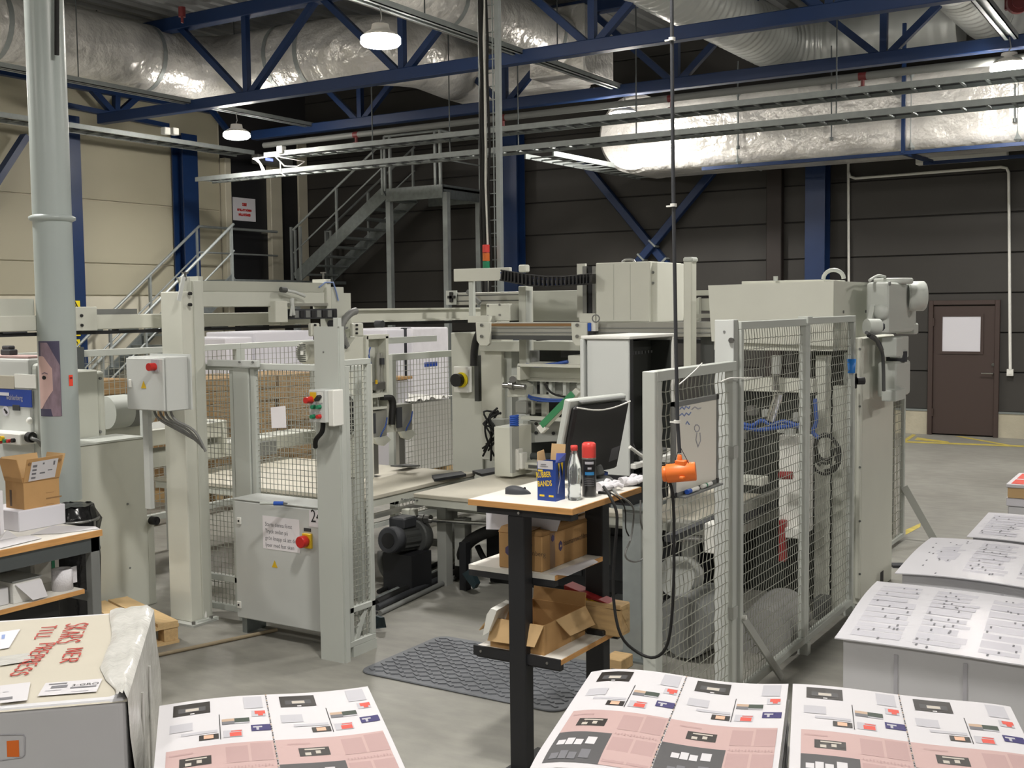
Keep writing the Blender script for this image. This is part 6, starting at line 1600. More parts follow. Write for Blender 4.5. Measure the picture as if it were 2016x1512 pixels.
bm_ = thing('dark_fill_base', 'black base box added as dark fill under the right feed table', 'cabinet', (-3.9, 7.3, 0))  # black box put in to darken the space below the table
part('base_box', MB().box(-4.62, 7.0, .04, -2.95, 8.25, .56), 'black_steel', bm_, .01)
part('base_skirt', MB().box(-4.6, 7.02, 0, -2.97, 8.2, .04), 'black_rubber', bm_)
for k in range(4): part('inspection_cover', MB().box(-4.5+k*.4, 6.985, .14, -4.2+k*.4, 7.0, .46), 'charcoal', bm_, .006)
for k, (a, b) in enumerate((((930, 1120), (1010, 1090)), ((940, 1075), (1000, 1110)))):
    p, q = PY(*a, 6.92), PY(*b, 6.92); part('hose', MB().tube(smooth([p, p.lerp(q, .4)+Vector((0, -.03, -.06)), q]), .022, 8), 'black_rubber', bm_)
# ------------------------------------------------------------------ control enclosure on its pillar
ye_ = 5.75
x0, x1, z0, z1 = fr(1156, 668, 1238, 935, ye_)
yb_ = PX(1328, 740, x1).y
t = thing('control_enclosure', 'white operator enclosure with open dark inside behind the monitor', 'control enclosure', (x0, ye_, .9))
part('front_wall', MB().box(x0, ye_, z0, x1, ye_+.02, z1), 'cabinet_paint', t, .004)
xl_ = PY(1145, 750, ye_).x
part('door_edge', MB().box(xl_, ye_-.02, z0, x0-.012, ye_+.03, z1), 'cabinet_paint', t, .004)
part('roof', MB().box(xl_, ye_-.01, z1, x1+.01, yb_, z1+.02), 'white_paint', t, .004)
part('rear_wall', MB().box(x0, yb_-.05, z0+.1, x1+.01, yb_, z1), 'white_paint', t, .004)
part('left_wall', MB().box(x0, ye_+.02, z0, x0+.02, yb_, z1), 'charcoal', t)
part('corner_post', MB().box(x1-.03, ye_+.02, z0, x1, ye_+.06, z1), 'black_steel', t)
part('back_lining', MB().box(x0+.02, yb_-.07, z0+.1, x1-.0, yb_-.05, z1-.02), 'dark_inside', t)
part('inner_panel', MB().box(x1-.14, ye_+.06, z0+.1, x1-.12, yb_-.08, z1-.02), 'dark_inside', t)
part('vent_strip', MB().box(x1-.12, ye_+.2, z1-.1, x1-.115, yb_-.2, z1-.08), 'charcoal', t)
m = MB()
for k in range(8): m.box(x1-.115, ye_+.22+k*.045, z1-.098, x1-.112, ye_+.24+k*.045, z1-.082)
part('vent_slots', m, 'dark_grey', t, stuff=True)
zk = PX(1290, 893, x1).z
part('tray', MB().box(x0+.02, ye_+.02, zk-.05, x1+.03, yb_+.05, zk-.02), 'white_paint', t, .004)
part('floor_plate', MB().box(x0, ye_, z0-.05, x1, yb_, z0), 'black_steel', t)
part('monitor_foot', MB().box(x0+.05, ye_+.06, z0-.2, x1-.02, yb_-.05, z0-.05), 'black_steel', t)
part('tray_bundle', MB().box(x1-.12, ye_+.12, zk-.02, x1+.0, yb_-.1, zk+.02), 'dark_grey', t, .01)
part('white_cable', MB().tube(smooth([PX(1240, 880, x1+.02), PX(1260, 895, x1+.04), PX(1275, 905, x1+.05), PX(1283, 925, x1+.03), PX(1283, 945, x1)]), .01, 8), 'white_paint', t)
part('black_cable', MB().tube(smooth([PX(1242, 865, x1-.05), PX(1250, 885, x1), PX(1256, 900, x1), PX(1262, 930, x1-.02)]), .007, 8), 'black_rubber', t)
# pillar
xp0, xp1, _, _ = fr(1226, 1000, 1262, 1310, ye_+.1)
yp1 = PX(1290, 1100, xp1).y
t = thing('enclosure_pillar', 'broad galvanised pillar under the operator enclosure', 'pillar', (xp0, ye_+.1, 0))
part('front_face', MB().box(xp0, ye_+.1, .012, xp1, ye_+.11, z0-.2), 'galvanised_pale', t)
part('side_face', MB().box(xp1-.01, ye_+.11, .012, xp1, yp1, z0-.2), 'fence_paint', t)
part('core', MB().box(xp0, ye_+.11, .012, xp1-.01, yp1, z0-.2), 'galvanised_pale', t)
part('base_plate', MB().box(xp0-.06, ye_+.04, 0, xp1+.06, yp1+.06, .012), 'galvanised', t)
part('cap_plate', MB().box(xp0-.05, ye_+.05, z0-.2, xp1+.05, yp1+.05, z0-.18), 'galvanised', t)
solo('wood_offcut', MB().box(PY(1186, 1275, 5.6).x, 5.6, 0, PY(1223, 1275, 5.6).x, 5.75, .07), 'wood_block', 'small wood offcut on the floor beside the galvanised pillar', 'wood', bev=.004)

# ------------------------------------------------------------------ black rack desk
zd_ = 1.21
dX0, dX1 = G(928, 981, zd_).x, G(1122, 1003, zd_).x
dY0, dY1 = (G(928, 981, zd_).y+G(1122, 1003, zd_).y)/2, G(1281, 960, zd_).y
t = thing('standing_desk', 'black steel standing desk with wood edged top and two shelves', 'desk', ((dX0+dX1)/2, (dY0+dY1)/2, 0))
th = .026
part('top', MB().box(dX0, dY0, zd_-th, dX1, dY1, zd_), 'laminate', t)
part('top_edge', MB().box(dX0-.002, dY0-.006, zd_-th, dX1+.006, dY0, zd_-.001), 'wood_edge', t)
part('top_edge', MB().box(dX1, dY0, zd_-th, dX1+.006, dY1, zd_-.001), 'wood_edge', t)
xpst = (PY(1001, 1200, dY0+.03).x, PY(1033, 1200, dY0+.03).x)
part('post', MB().box(xpst[0], dY0+.03, 0, xpst[1], dY0+.1, zd_-th-.035), 'black_steel', t, .004)
yq2 = dY1-.12
xq2 = (PY(1152, 1150, yq2).x, PY(1187, 1150, yq2).x)
part('post', MB().box(xq2[0], yq2, 0, xq2[1], yq2+.07, zd_-th-.035), 'black_steel', t, .004)
part('top_bearer', MB().box(dX0+.02, dY0+.03, zd_-th-.035, dX1-.02, dY0+.09, zd_-th), 'black_steel', t)
part('top_bearer', MB().box(dX0+.02, yq2, zd_-th-.035, dX1-.02, yq2+.06, zd_-th), 'black_steel', t)
part('bolt', MB().cyl((PY(1015, 1001, dY0).x, dY0+.03, zd_-th-.02), (PY(1015, 1001, dY0).x, dY0+.022, zd_-th-.02), .006, 8), 'steel', t)
part('foot', MB().box(xpst[0]-.02, dY0-.0, 0, xpst[1]+.02, dY0+.3, .02), 'black_steel', t); part('foot', MB().box(xq2[0]-.02, yq2-.2, 0, xq2[1]+.02, yq2+.08, .02), 'black_steel', t)
# shelves
def shelf(z, y0, y1, xa, xb):
    part('shelf', MB().box(xa, y0, z-.022, xb, y1, z), 'laminate', t); part('shelf_edge', MB().box(xb, y0, z-.022, xb+.005, y1, z-.001), 'wood_edge', t)
    for yy in (y0+.0, y1-.05): part('shelf_bearer', MB().box(xa-.0, yy, z-.05, xb, yy+.03, z-.022), 'black_steel', t)
zl_ = .537
sx0, sx1 = G(940, 1270, zl_).x, G(1097, 1303, zl_).x; sy0 = (G(940, 1270, zl_).y+G(1097, 1300, zl_).y)/2; sy1 = G(1250, 1237, zl_).y
shelf(zl_, sy0, sy1, sx0, sx1)
part('shelf_rail', MB().box(sx0-.01, sy0-.012, zl_-.04, sx1+.005, sy0, zl_+.004), 'black_steel', t)
for px in (950, 1080): q = PY(px, 1285, sy0); part('bolt', MB().cyl((q.x, sy0-.012, zl_-.018), (q.x, sy0-.016, zl_-.018), .006, 8), 'steel', t)
zm_ = .89
mx0, mx1 = G(925, 1110, zm_).x, G(1086, 1136, zm_).x; my0 = (G(925, 1110, zm_).y+G(1080, 1133, zm_).y)/2; my1 = G(1211, 1092, zm_).y
shelf(zm_, my0, my1, mx0, mx1)
p4 = [G(*p, zm_+.001) for p in ((1080, 1130), (1118, 1134), (1178, 1107), (1165, 1100))]
solo('paper_sheet', MB().prism(p4, (0, 0, .002)), 'paper', 'white sheet sticking out under the carton on the upper desk shelf', 'paper')
# hanging white sheet below the top
p4 = [PY(*p, dY0+.2) for p in ((957, 1000), (1112, 1000), (1096, 1046), (957, 1042))]
solo('hanging_sheet', MB().prism(p4, (0, .002, 0)), 'white_sheet', 'white plastic sheet hanging under the desk top', 'sheet')
# carton on the upper shelf
c = G(1066, 1128, zm_); xr = c.x; yn_ = c.y+.005; yf_ = PX(1181, 1098, xr).y; hh = PX(1066, 1056, xr).z-zm_; xl_ = PY(982, 1090, yn_).x
if xl_ < mx0+.01: xl_ = mx0+.01
t = thing('shipping_carton', 'printed brown carton on the upper desk shelf', 'carton', (xr, yn_, zm_))
part('body', MB().box(xl_, yn_, zm_, xr, yf_, zm_+hh), 'cardboard', t, .004)
part('lid_flap', MB().hexa([(xl_, yn_-.004, zm_+hh), (xr+.003, yn_-.004, zm_+hh), (xr+.003, yf_, zm_+hh), (xl_, yf_, zm_+hh)], [(xl_+.01, yn_+.01, zm_+hh+.025), (xr-.005, yn_+.01, zm_+hh+.012), (xr-.005, yf_-.01, zm_+hh+.012), (xl_+.01, yf_-.01, zm_+hh+.025)]), 'cardboard', t)
part('top_tape', MB().box((xl_+xr)/2-.06, yn_-.002, zm_+hh+.018, (xl_+xr)/2+.06, yf_-.02, zm_+hh+.022), 'kraft_tape', t)
for f in (.17, .86):
    yy = yn_+(yf_-yn_)*f; part('tape_strip', MB().box(xr, yy-.022, zm_+.002, xr+.001, yy+.022, zm_+hh), 'kraft_tape', t)
    hx_ = [(xr+.002, yy+.013*math.sin(k*math.pi/3), zm_+hh-.025+.016*math.cos(k*math.pi/3)) for k in range(6)]
    part('logo', MB().prism(hx_, (.001, 0, 0)), 'print_violet', t)
yy = yn_+(yf_-yn_)*.3; hx_ = [(xr+.001, yy+.018*math.sin(k*math.pi/3), zm_+hh*.55+.024*math.cos(k*math.pi/3)) for k in range(6)]
lg = part('logo', MB().prism(hx_, (.001, 0, 0)), 'print_violet', t); part('logo_dot', MB().cyl((xr+.002, yy, zm_+hh*.55), (xr+.003, yy, zm_+hh*.55), .006, 8), 'cardboard_inside', lg)
lettering('lettering', 'baumannwohlenberg', (xr+.0012, yy+.025, zm_+hh*.52), (0, 1, 0), (0, 0, 1), .036, 'print_brown', t, sx=.95)
lettering('lettering', 'wohlenberg', (xl_+(xr-xl_)*.45, yn_-.0012, zm_+hh*.45), (1, 0, 0), (0, 0, 1), .03, 'print_brown', t)
hx_ = [(xl_+.05+.016*math.sin(k*math.pi/3), yn_-.001, zm_+hh*.5+.022*math.cos(k*math.pi/3)) for k in range(6)]
part('logo', MB().prism(hx_, (0, -.001, 0)), 'print_violet', t)
q = PY(1040, 1075, yn_); part('slit', MB().box(q.x-.02, yn_-.001, q.z, q.x+.02, yn_, q.z+.01), 'ink_black', t)
# open carton on the lower shelf
c = G(1098, 1280, zl_); xr = c.x-.01; yn_ = sy0+.02; yf_ = PX(1152, 1245, xr).y; xl_ = PY(965, 1250, yn_).x
hh = PX(1105, 1216, xr).z-zl_
t = thing('open_carton', 'open brown carton with spread flaps on the lower desk shelf', 'carton', (xr, yn_, zl_))
w = .005
for a in ((xl_, yn_, xr, yn_+w), (xl_, yf_-w, xr, yf_), (xr-w, yn_+w, xr, yf_-w), (xl_, yn_+w, xl_+w, yf_-w)):
    part('side_wall', MB().box(a[0], a[1], zl_, a[2], a[3], zl_+hh), 'cardboard', t)
part('base', MB().box(xl_+w, yn_+w, zl_, xr-w, yf_-w, zl_+.005), 'cardboard_inside', t)
zz = zl_+hh
part('flap', MB().prism([(xl_+.02, yn_, zz), (xr, yn_, zz), (xr-.03, yn_-.03, zz-.09), (xl_+.01, yn_-.035, zz-.095)], (0, -.004, 0)), 'cardboard_inside', t)
part('flap', MB().prism([(xl_, yn_, zz), (xl_, yf_, zz), (xl_-.07, yf_, zz-.07), (xl_-.07, yn_+.02, zz-.075)], (-.003, 0, .003)), 'cardboard_inside', t)
part('flap', MB().prism([(xl_, yf_, zz), (xr, yf_, zz), (xr, yf_+.01, zz+.06), (xl_, yf_+.01, zz+.06)], (0, .004, 0)), 'cardboard', t)
part('flap', MB().prism([(xr, yn_+.1, zz), (xr, yf_, zz), (xr+.05, yf_, zz-.08), (xr+.04, yn_+.16, zz-.08)], (.003, 0, .002)), 'cardboard_inside', t)
q = PX(1130, 1240, xr); part('tape', MB().box(xr, q.y-.03, zl_, xr+.001, q.y+.05, zz-.002), 'wood_block', t)
solo('white_tray', MB().prism([PY(*p, yn_-.05) for p in ((958, 1210), (966, 1198), (978, 1202), (962, 1245), (950, 1252))], (-.02, .16, 0)), 'white_paint', 'small white plastic tray edge left of the open carton', 'tray')
# wooden block and red wedge behind it
q0 = G(1076, 1208, zl_)
yb0 = yf_+.03
bx0, bx1, bz0, bz1 = fr(1077, 1178, 1222, 1230, yb0)
t = thing('wood_block', 'notched pale wooden block on the lower desk shelf', 'wood', (bx0, yb0, zl_))
part('block', MB().box(bx0, yb0, zl_, bx0+.1, yb0+.1, bz1).box(bx0+.1, yb0, zl_, bx1, yb0+.1, bz1-.03).box(bx0+.118, yb0, bz1-.03, bx1, yb0+.1, bz1-.012), 'wood_block', t, .006)
yw = yb0+.01
w0, w1 = PY(1110, 1168, yw), PY(1198, 1190, yw)
t = thing('red_wedge', 'red and yellow plastic wheel chock lying on the wooden block', 'wheel chock', (w0.x, yw, w0.z))
zt0, zt1_ = PY(1112, 1152, yw).z, PY(1198, 1189, yw).z
part('top_shell', MB().prism([(w0.x, yw, zt0-.03), (w1.x, yw, zt1_-.004), (w1.x, yw, zt1_), (w0.x, yw, zt0)], (0, .085, 0)), 'red_paint', t, .003)
part('yellow_base', MB().prism([(w0.x+.002, yw+.004, zt0-.05), (w1.x-.03, yw+.004, zt1_-.01), (w1.x-.03, yw+.004, zt1_-.004), (w0.x+.002, yw+.004, zt0-.03)], (0, .078, 0)), 'yellow_plastic', t)
for k in range(5):
    x = w0.x+.012+k*.028; z_ = zt0-.046+(zt1_-zt0+.04)*(x-w0.x)/(w1.x-w0.x)
    part('rib_recess', MB().box(x, yw+.002, z_, x+.018, yw+.005, z_+.014-.002*k), 'cardboard_edge', t)
q = G(1165, 1250, zl_)
solo('black_tool', MB().box(q.x-.03, q.y, zl_, q.x+.06, q.y+.04, zl_+.025), 'black_plastic', 'black tool lying beside the open carton on the lower shelf', 'tool', bev=.005)
q = G(1205, 1247, zl_)
solo('power_adapter', MB().box(q.x-.07, q.y-.01, zl_, q.x+.0, q.y+.05, zl_+.03), 'white_paint', 'small white power adapter at the front of the lower shelf', 'adapter', bev=.005)

# ------------------------------------------------------------------ things on the desk
def D(px, py): return G(px, py, zd_)
# mouse
q = D(1020, 972)
t = thing('computer_mouse', 'dark grey wireless mouse on the standing desk', 'mouse', (q.x, q.y, zd_))
ax = (D(1045, 970)-D(995, 970)).normalized(); sd = Vector((-ax.y, ax.x, 0))
m = MB(); n = 14; prof = []
for i in range(n+1):
    f = i/n; hw = .031*math.sin(math.pi*min(.97, max(.03, f)))**.45; hz = .038*math.sin(math.pi*(.12+.86*f)**.75)**.7 if f < 1 else .004
    prof.append((f, hw, max(.004, hz)))
k = 9; vs = []
for f, hw, hz in prof:
    for j in range(k):
        a = math.pi*j/(k-1); vs.append(q+ax*((f-.5)*.115)+sd*(hw*math.cos(a))+Vector((0, 0, hz*math.sin(a)**.8)))
m.add(vs, [(i*k+j, i*k+j+1, (i+1)*k+j+1, (i+1)*k+j) for i in range(n) for j in range(k-1)], 0, True); m.add(vs[:k], [tuple(range(k))]); m.add(vs[-k:], [tuple(reversed(range(k)))])
part('shell', m, 'charcoal', t)
part('wheel', MB().cyl(q+ax*.03-sd*.004+Vector((0, 0, .024)), q+ax*.03+sd*.004+Vector((0, 0, .024)), .006, 12), 'black_plastic', t)
# rubber band box
yb0 = D(1065, 985).y
bx0, bx1, bz0, bz1 = fr(1058, 910, 1094, 988, yb0); xr = bx1; ybk = PX(1112, 940, xr).y
if ybk-yb0 > .1: ybk = yb0+.1
t = thing('rubber_band_box', 'blue open box lettered RUBBER BANDS on the standing desk', 'box', (bx0, yb0, zd_))
w = .002; zt_ = bz1
for a in ((bx0, yb0, bx1, yb0+w), (bx0, ybk-w, bx1, ybk), (bx1-w, yb0+w, bx1, ybk-w), (bx0, yb0+w, bx0+w, ybk-w)):
    part('side_wall', MB().box(a[0], a[1], zd_, a[2], a[3], zt_), 'box_blue', t)
part('base', MB().box(bx0+w, yb0+w, zd_, bx1-w, ybk-w, zd_+.003), 'cardboard_inside', t)
W_ = bx1-bx0
part('white_tag', MB().box(bx0+.003, yb0-.001, zt_-.03, bx0+W_*.85, yb0, zt_+.006), 'paper', t)
part('tag_print', MB().box(bx0+W_*.2, yb0-.002, zt_-.012, bx0+W_*.5, yb0-.001, zt_-.009).box(bx0+W_*.15, yb0-.002, zt_-.02, bx0+W_*.6, yb0-.001, zt_-.018), 'ink_grey', t)
lettering('lettering', 'RUBBER', (bx0-.004, yb0-.001, zd_+.098), (1, 0, .12), (-.12, 0, 1), .034, 'yellow_print', t, sx=.62, bold=.0007)
lettering('lettering', 'BANDS', (bx0+.003, yb0-.001, zd_+.06), (1, 0, .12), (-.12, 0, 1), .034, 'yellow_print', t, sx=.66, bold=.0007)
for f in (.12, .62): part('small_print', MB().box(bx0+W_*f, yb0-.001, zd_+.018, bx0+W_*(f+.26), yb0, zd_+.026), 'yellow_print', t)
part('small_print', MB().box(bx0+.004, yb0-.001, zt_-.042, bx0+W_*.3, yb0, zt_-.034), 'yellow_print', t)
yy0, yy1 = yb0+.015, ybk-.01
for k, (f0, f1, hh_) in enumerate(((.1, .35, .13), (.5, .9, .12))):
    a, b = yy0+(yy1-yy0)*f0, yy0+(yy1-yy0)*f1
    part('side_stripe', MB().prism([(bx1+.0004, a, zt_-.005), (bx1+.0004, b, zt_-.005), (bx1+.0004, b-.01, zt_-.08), (bx1+.0004, a+(b-a)*.8, zt_-.05)], (.0006, 0, 0)), 'yellow_print', t)
part('rubber_drawing', MB().tube([(bx1+.001, yy0+.012+.01*math.sin(k*.8), zt_-.04-.016*k) for k in range(7)], .0015, 5), 'ink_pale', t)
fh = .07
part('flap', MB().prism([(bx0+.02, ybk, zt_), (bx1, ybk, zt_), (bx1-.002, ybk+.012, zt_+fh), (bx0+.02, ybk+.012, zt_+fh)], (0, .002, 0)), 'cardboard_inside', t)
part('flap', MB().prism([(bx0, yb0, zt_), (bx0, ybk-.01, zt_), (bx0-.006, ybk-.015, zt_+.045), (bx0-.006, yb0+.01, zt_+.04)], (.002, 0, 0)), 'cardboard_inside', t)
part('flap', MB().prism([(bx1, yb0, zt_), (bx1, ybk, zt_), (bx1+.012, ybk-.012, zt_+.035), (bx1-.004, yb0+.014, zt_+.04)], (.002, 0, 0)), 'flap_blue', t)
# bottle
q = D(1131, 984)
t = thing('plastic_bottle', 'empty clear plastic bottle with red cap on the standing desk', 'bottle', (q.x, q.y, zd_))
s = .955
prof = [(.026, 0), (.031, .006), (.032, .02), (.029, .035), (.0315, .05), (.028, .062), (.0285, .08), (.0325, .1), (.0325, .13), (.031, .15), (.025, .18), (.017, .205), (.0125, .222), (.0125, .238)]
part('body', MB().lathe([(r*s, h*s) for r, h in prof], (q.x, q.y, zd_), 32), 'bottle_plastic', t)
part('cap', MB().cyl((q.x, q.y, zd_+.226*s), (q.x, q.y, zd_+.25*s), .0155, 24), 'cap_red', t, .002)
part('neck_ring', MB().cyl((q.x, q.y, zd_+.214*s), (q.x, q.y, zd_+.217*s), .0165, 24), 'bottle_plastic', t)
# spray can
q = D(1160, 978)
t = thing('spray_can', 'black spray can with red cap on the standing desk', 'spray can', (q.x, q.y, zd_))
part('can', MB().lathe([(.026, 0), (.031, .003), (.031, .172), (.028, .178)], (q.x, q.y, zd_), 32), 'can_black', t)
part('rim', MB().lathe([(.0315, 0), (.032, .004), (.0315, .006)], (q.x, q.y, zd_), 32), 'steel', t); part('rim', MB().lathe([(.0315, .168), (.032, .172), (.0305, .176)], (q.x, q.y, zd_), 32), 'steel', t)
part('cap', MB().lathe([(.0315, .176), (.0315, .22), (.0305, .236), (.024, .242), (.001, .243)], (q.x, q.y, zd_), 32), 'cap_red', t)
tc_ = math.atan2(-q.y, -q.x)
def canpatch(a0, a1, h0, h1, c, off=.0006):
    m = MB(); n = 6
    for i in range(n):
        A, B = tc_+a0+(a1-a0)*i/n, tc_+a0+(a1-a0)*(i+1)/n; r = .031+off
        m.quad((q.x+r*math.cos(A), q.y+r*math.sin(A), zd_+h0), (q.x+r*math.cos(B), q.y+r*math.sin(B), zd_+h0), (q.x+r*math.cos(B), q.y+r*math.sin(B), zd_+h1), (q.x+r*math.cos(A), q.y+r*math.sin(A), zd_+h1))
    part('can_print', m, c, t)
canpatch(-.6, .7, .148, .16, 'ink_pale'); canpatch(-.2, .35, .126, .135, 'ink_pale'); canpatch(-.6, .8, .1, .114, 'cyan_print')
for k in range(5): canpatch(-.7, .8, .086-k*.008, .088-k*.008, 'ink_grey')
# monitor, seen from behind
xm = -2.5
A_, B_ = PX(1128, 791, xm), PX(1237, 779, xm)
dy = (B_-A_); L = dy.length; uy = dy.normalized(); tl = math.radians(12)
dn = Vector((-math.sin(tl), 0, -math.cos(tl))); nb_ = Vector((math.cos(tl), 0, -math.sin(tl)))   # down the panel, outward from the back
Hm = .38
t = thing('computer_monitor', 'tilted computer monitor seen from behind on the standing desk', 'monitor', (xm-.05, A_.y+L/2, zd_))
def MQ(u, v, o=0.): return A_+uy*(u*L)+dn*(v*Hm)+nb_*o
def slab(u0, v0, u1, v1, o0, o1): return MB().hexa([MQ(u0, v1, o0), MQ(u0, v1, o1), MQ(u1, v1, o1), MQ(u1, v1, o0)], [MQ(u0, v0, o0), MQ(u0, v0, o1), MQ(u1, v0, o1), MQ(u1, v0, o0)])
part('bezel', slab(-.01, -.01, 1.01, 1.0, -.045, -.012), 'fence_paint', t, .006)
part('back_shell', slab(.02, .06, .98, .98, -.012, .02), 'black_plastic', t, .012)
part('top_vent', slab(.12, -.005, .9, .03, -.01, .016), 'mid_grey', t, .004)
m = MB().tube([MQ(.02+.96*k/10, .06+.07*math.sin(math.pi*k/10), .021) for k in range(11)], .004, 6); part('trim_line', m, 'white_paint', t)
part('type_label', MB().quad(MQ(.78, .86, .0206), MQ(.94, .84, .0206), MQ(.94, .66, .0206), MQ(.79, .68, .0206)), 'ink_grey', t)
part('vga_plug', slab(.74, 1.0, .82, 1.12, -.005, .02), 'blue_plastic', t, .004)
neck0 = MQ(.52, .9, .01); part('stand_neck', MB().bar(neck0, Vector((neck0.x+.02, neck0.y, zd_+.015)), .05, .09), 'dark_grey', t, .006)
part('stand_foot', MB().cyl((neck0.x+.0, neck0.y, zd_), (neck0.x+.0, neck0.y, zd_+.016), .11, 32, .09), 'dark_grey', t)
pv = MQ(.78, 1.12, .01); part('monitor_cable', MB().tube(smooth([pv, pv+Vector((.01, -.01, -.05)), pv+Vector((.02, -.05, -.1)), Vector((pv.x+.02, pv.y-.1, zd_+.012))]), .005, 6), 'fence_paint', t)
# gloves
def glove(pts, label):
    a = D(*pts[0]); b = D(*pts[1]); d = (b-a).normalized(); s_ = Vector((-d.y, d.x, 0)); L_ = (b-a).length
    t = thing('work_glove', label, 'glove', (a.x, a.y, zd_), 'white work gloves')
    part('palm', MB().ball(a.lerp(b, .38)+Vector((0, 0, .02)), 1, 14, (L_*.33, .045, .02)), 'fabric_white', t)
    part('cuff', MB().cyl(a+Vector((0, 0, .018)), a.lerp(b, .25)+Vector((0, 0, .02)), .026, 14), 'fabric_white', t)
    for k, o in enumerate((-.03, -.01, .01, .03)):
        p0 = a.lerp(b, .55)+s_*o+Vector((0, 0, .02)); p1 = a.lerp(b, .98-.05*abs(k-1.5))+s_*o*1.6+Vector((0, 0, .018+.014*(k % 2)))
        part('finger', MB().tube([p0, p0.lerp(p1, .5)+Vector((0, 0, .012)), p1], .0115, 8), 'fabric_white', t)
    p0 = a.lerp(b, .4)+s_*.03+Vector((0, 0, .018)); part('thumb', MB().tube([p0, p0+s_*.025+d*.02, p0+s_*.03+d*.045], .012, 8), 'fabric_white', t)
glove(((1222, 958), (1268, 953)), 'white work glove at the far corner of the standing desk')
glove(((1178, 968), (1216, 963)), 'white work glove beside the spray can on the desk')
q = D(1190, 973); solo('usb_adapter', MB().box(q.x-.03, q.y-.008, zd_, q.x+.03, q.y+.01, zd_+.012), 'black_plastic', 'small black plug lying by the desk edge', 'plug', bev=.002)
# cords hanging off the right edge of the desk
for i, (pts, r, c) in enumerate(((((1160, 960), (1195, 955), (1218, 975), (1240, 990), (1248, 1010), (1242, 1060), (1232, 1085), (1234, 1100), (1250, 1106), (1268, 1098), (1276, 1075), (1270, 1050), (1262, 1030), (1261, 985)), .0045, 'hose_grey'), (((1186, 965), (1205, 972), (1222, 985), (1231, 1005), (1232, 1040), (1238, 1055)), .0035, 'black_rubber'))):
    yy_ = dY0+.3
    P_ = [G(*pts[0], zd_+.006), G(*pts[1], zd_+.006)]+[PX(px, py, dX1+.04) for px, py in pts[2:]]
    solo('desk_cord', MB().tube(smooth(P_), r, 6), c, ('grey cord looping down from the right desk edge', 'thin black cord hanging down from the right desk edge')[i], 'cord')
# rubber floor mat
cs = [G(714, 1330), G(862, 1253), G(1180, 1330), G(1128, 1396)]
mx0_, mx1_ = -4.09, -2.78; my0_, my1_ = 4.86, 5.67
t = thing('floor_mat', 'grey studded rubber mat on the floor before the desk', 'mat', (mx0_, my0_, 0))
m = MB(); r = .08; pts = []
for cx_, cy_, a0 in ((mx1_-r, my0_+r, -90), (mx1_-r, my1_-r, 0), (mx0_+r, my1_-r, 90), (mx0_+r, my0_+r, 180)):
    for k in range(6): a = math.radians(a0+18*k); pts.append((cx_+r*math.cos(a), cy_+r*math.sin(a), 0.001))
part('sheet', MB().prism(pts, (0, 0, .011)), 'mat_rubber', t, .004)
m = MB(); nx, ny = 23, 14
for i in range(nx):
    for j in range(ny):
        x = mx0_+.06+(mx1_-mx0_-.12)*i/(nx-1); y = my0_+.06+(my1_-my0_-.12)*j/(ny-1)
        s_ = 1 if (i+j) % 2 else -1
        m.bar((x-.02, y-.012*s_, .014), (x+.02, y+.012*s_, .014), .02, .008)
part('studs', m, 'mat_rubber', t, stuff=True)
# ------------------------------------------------------------------ right guard fence
XF = -2.03
yN = PX(1447, 633, XF).y; yM = PX(1585, 627, XF).y; yE = PX(1669, 622, XF).y; zF = PX(1585, 627, XF).z
t = thing('guard_fence', 'tall wire fence panel with broad plate post in front of the right machine', 'fence', (XF, yN, 0), 'right guard fence panels')
xpl = PY(1411, 800, yN).x
part('plate_post', MB().box(xpl, yN-.03, 0, XF+.004, yN-.018, zF+.01), 'cabinet_paint', t, .003)
part('post_tube', MB().box(XF-.045, yN-.018, 0, XF+.004, yN+.035, zF+.01), 'grey_post', t, .003)
q = PY(1441, 670, yN-.03); part('bolt', MB().cyl((q.x, yN-.03, q.z), (q.x, yN-.045, q.z), .014, 8), 'steel', t)
q = PY(1426, 653, yN-.03); part('bolt', MB().cyl((q.x, yN-.03, q.z), (q.x, yN-.034, q.z), .006, 8), 'mid_grey', t)
part('base_foot', MB().box(XF-.1, yN-.06, 0, XF+.06, yN+.06, .012), 'galvanised', t)
fence_panel(t, (XF, yN+.035), (XF, yM), .07, zF, .04, .04, .052, .0021, .002)
b0, b1 = PX(1462, 1215, XF+.02), Vector((-1.99, G(1528, 1336).y, 0.01))
part('floor_brace', MB().bar(b0, b1, .012, .045), 'grey_post', t); part('brace_bolt', MB().cyl(b0+Vector((.0, 0, 0)), b0+Vector((.02, 0, 0)), .012, 8), 'white_paint', t)
t = thing('guard_fence', 'far tall wire fence panel ending at the machine column', 'fence', (XF, yM, 0), 'right guard fence panels')
fence_panel(t, (XF, yM+.004), (XF, yE+.12), .07, zF+.005, .04, .04, .052, .0021, .002)
part('joint_clip', MB().box(XF-.03, yM-.04, zF-.03, XF+.03, yM+.05, zF+.012), 'fence_paint', t, .003)
for y_ in (yM+.02, yE+.1): part('foot', MB().box(XF-.03, y_-.03, 0, XF+.03, y_+.03, .07), 'fence_paint', t)
yL = PX(1285, 735, XF).y; zL = PX(1285, 735, XF).z+.01
t = thing('guard_fence', 'lower wire fence gate carrying the whiteboard beside the desk', 'fence', (XF, yL, 0), 'right guard fence panels')
fence_panel(t, (XF, yL), (XF, yN-.035), .07, zL, .045, .045, .052, .0022, .0022)
part('gate_post', MB().box(XF-.04, yL-.02, 0, XF+.02, yL+.03, zL-.002), 'fence_paint', t, .003)
for z_ in (.5, 1.3): part('gate_hinge', MB().box(XF, yN-.09, z_, XF+.03, yN-.03, z_+.06), 'grey_post', t)
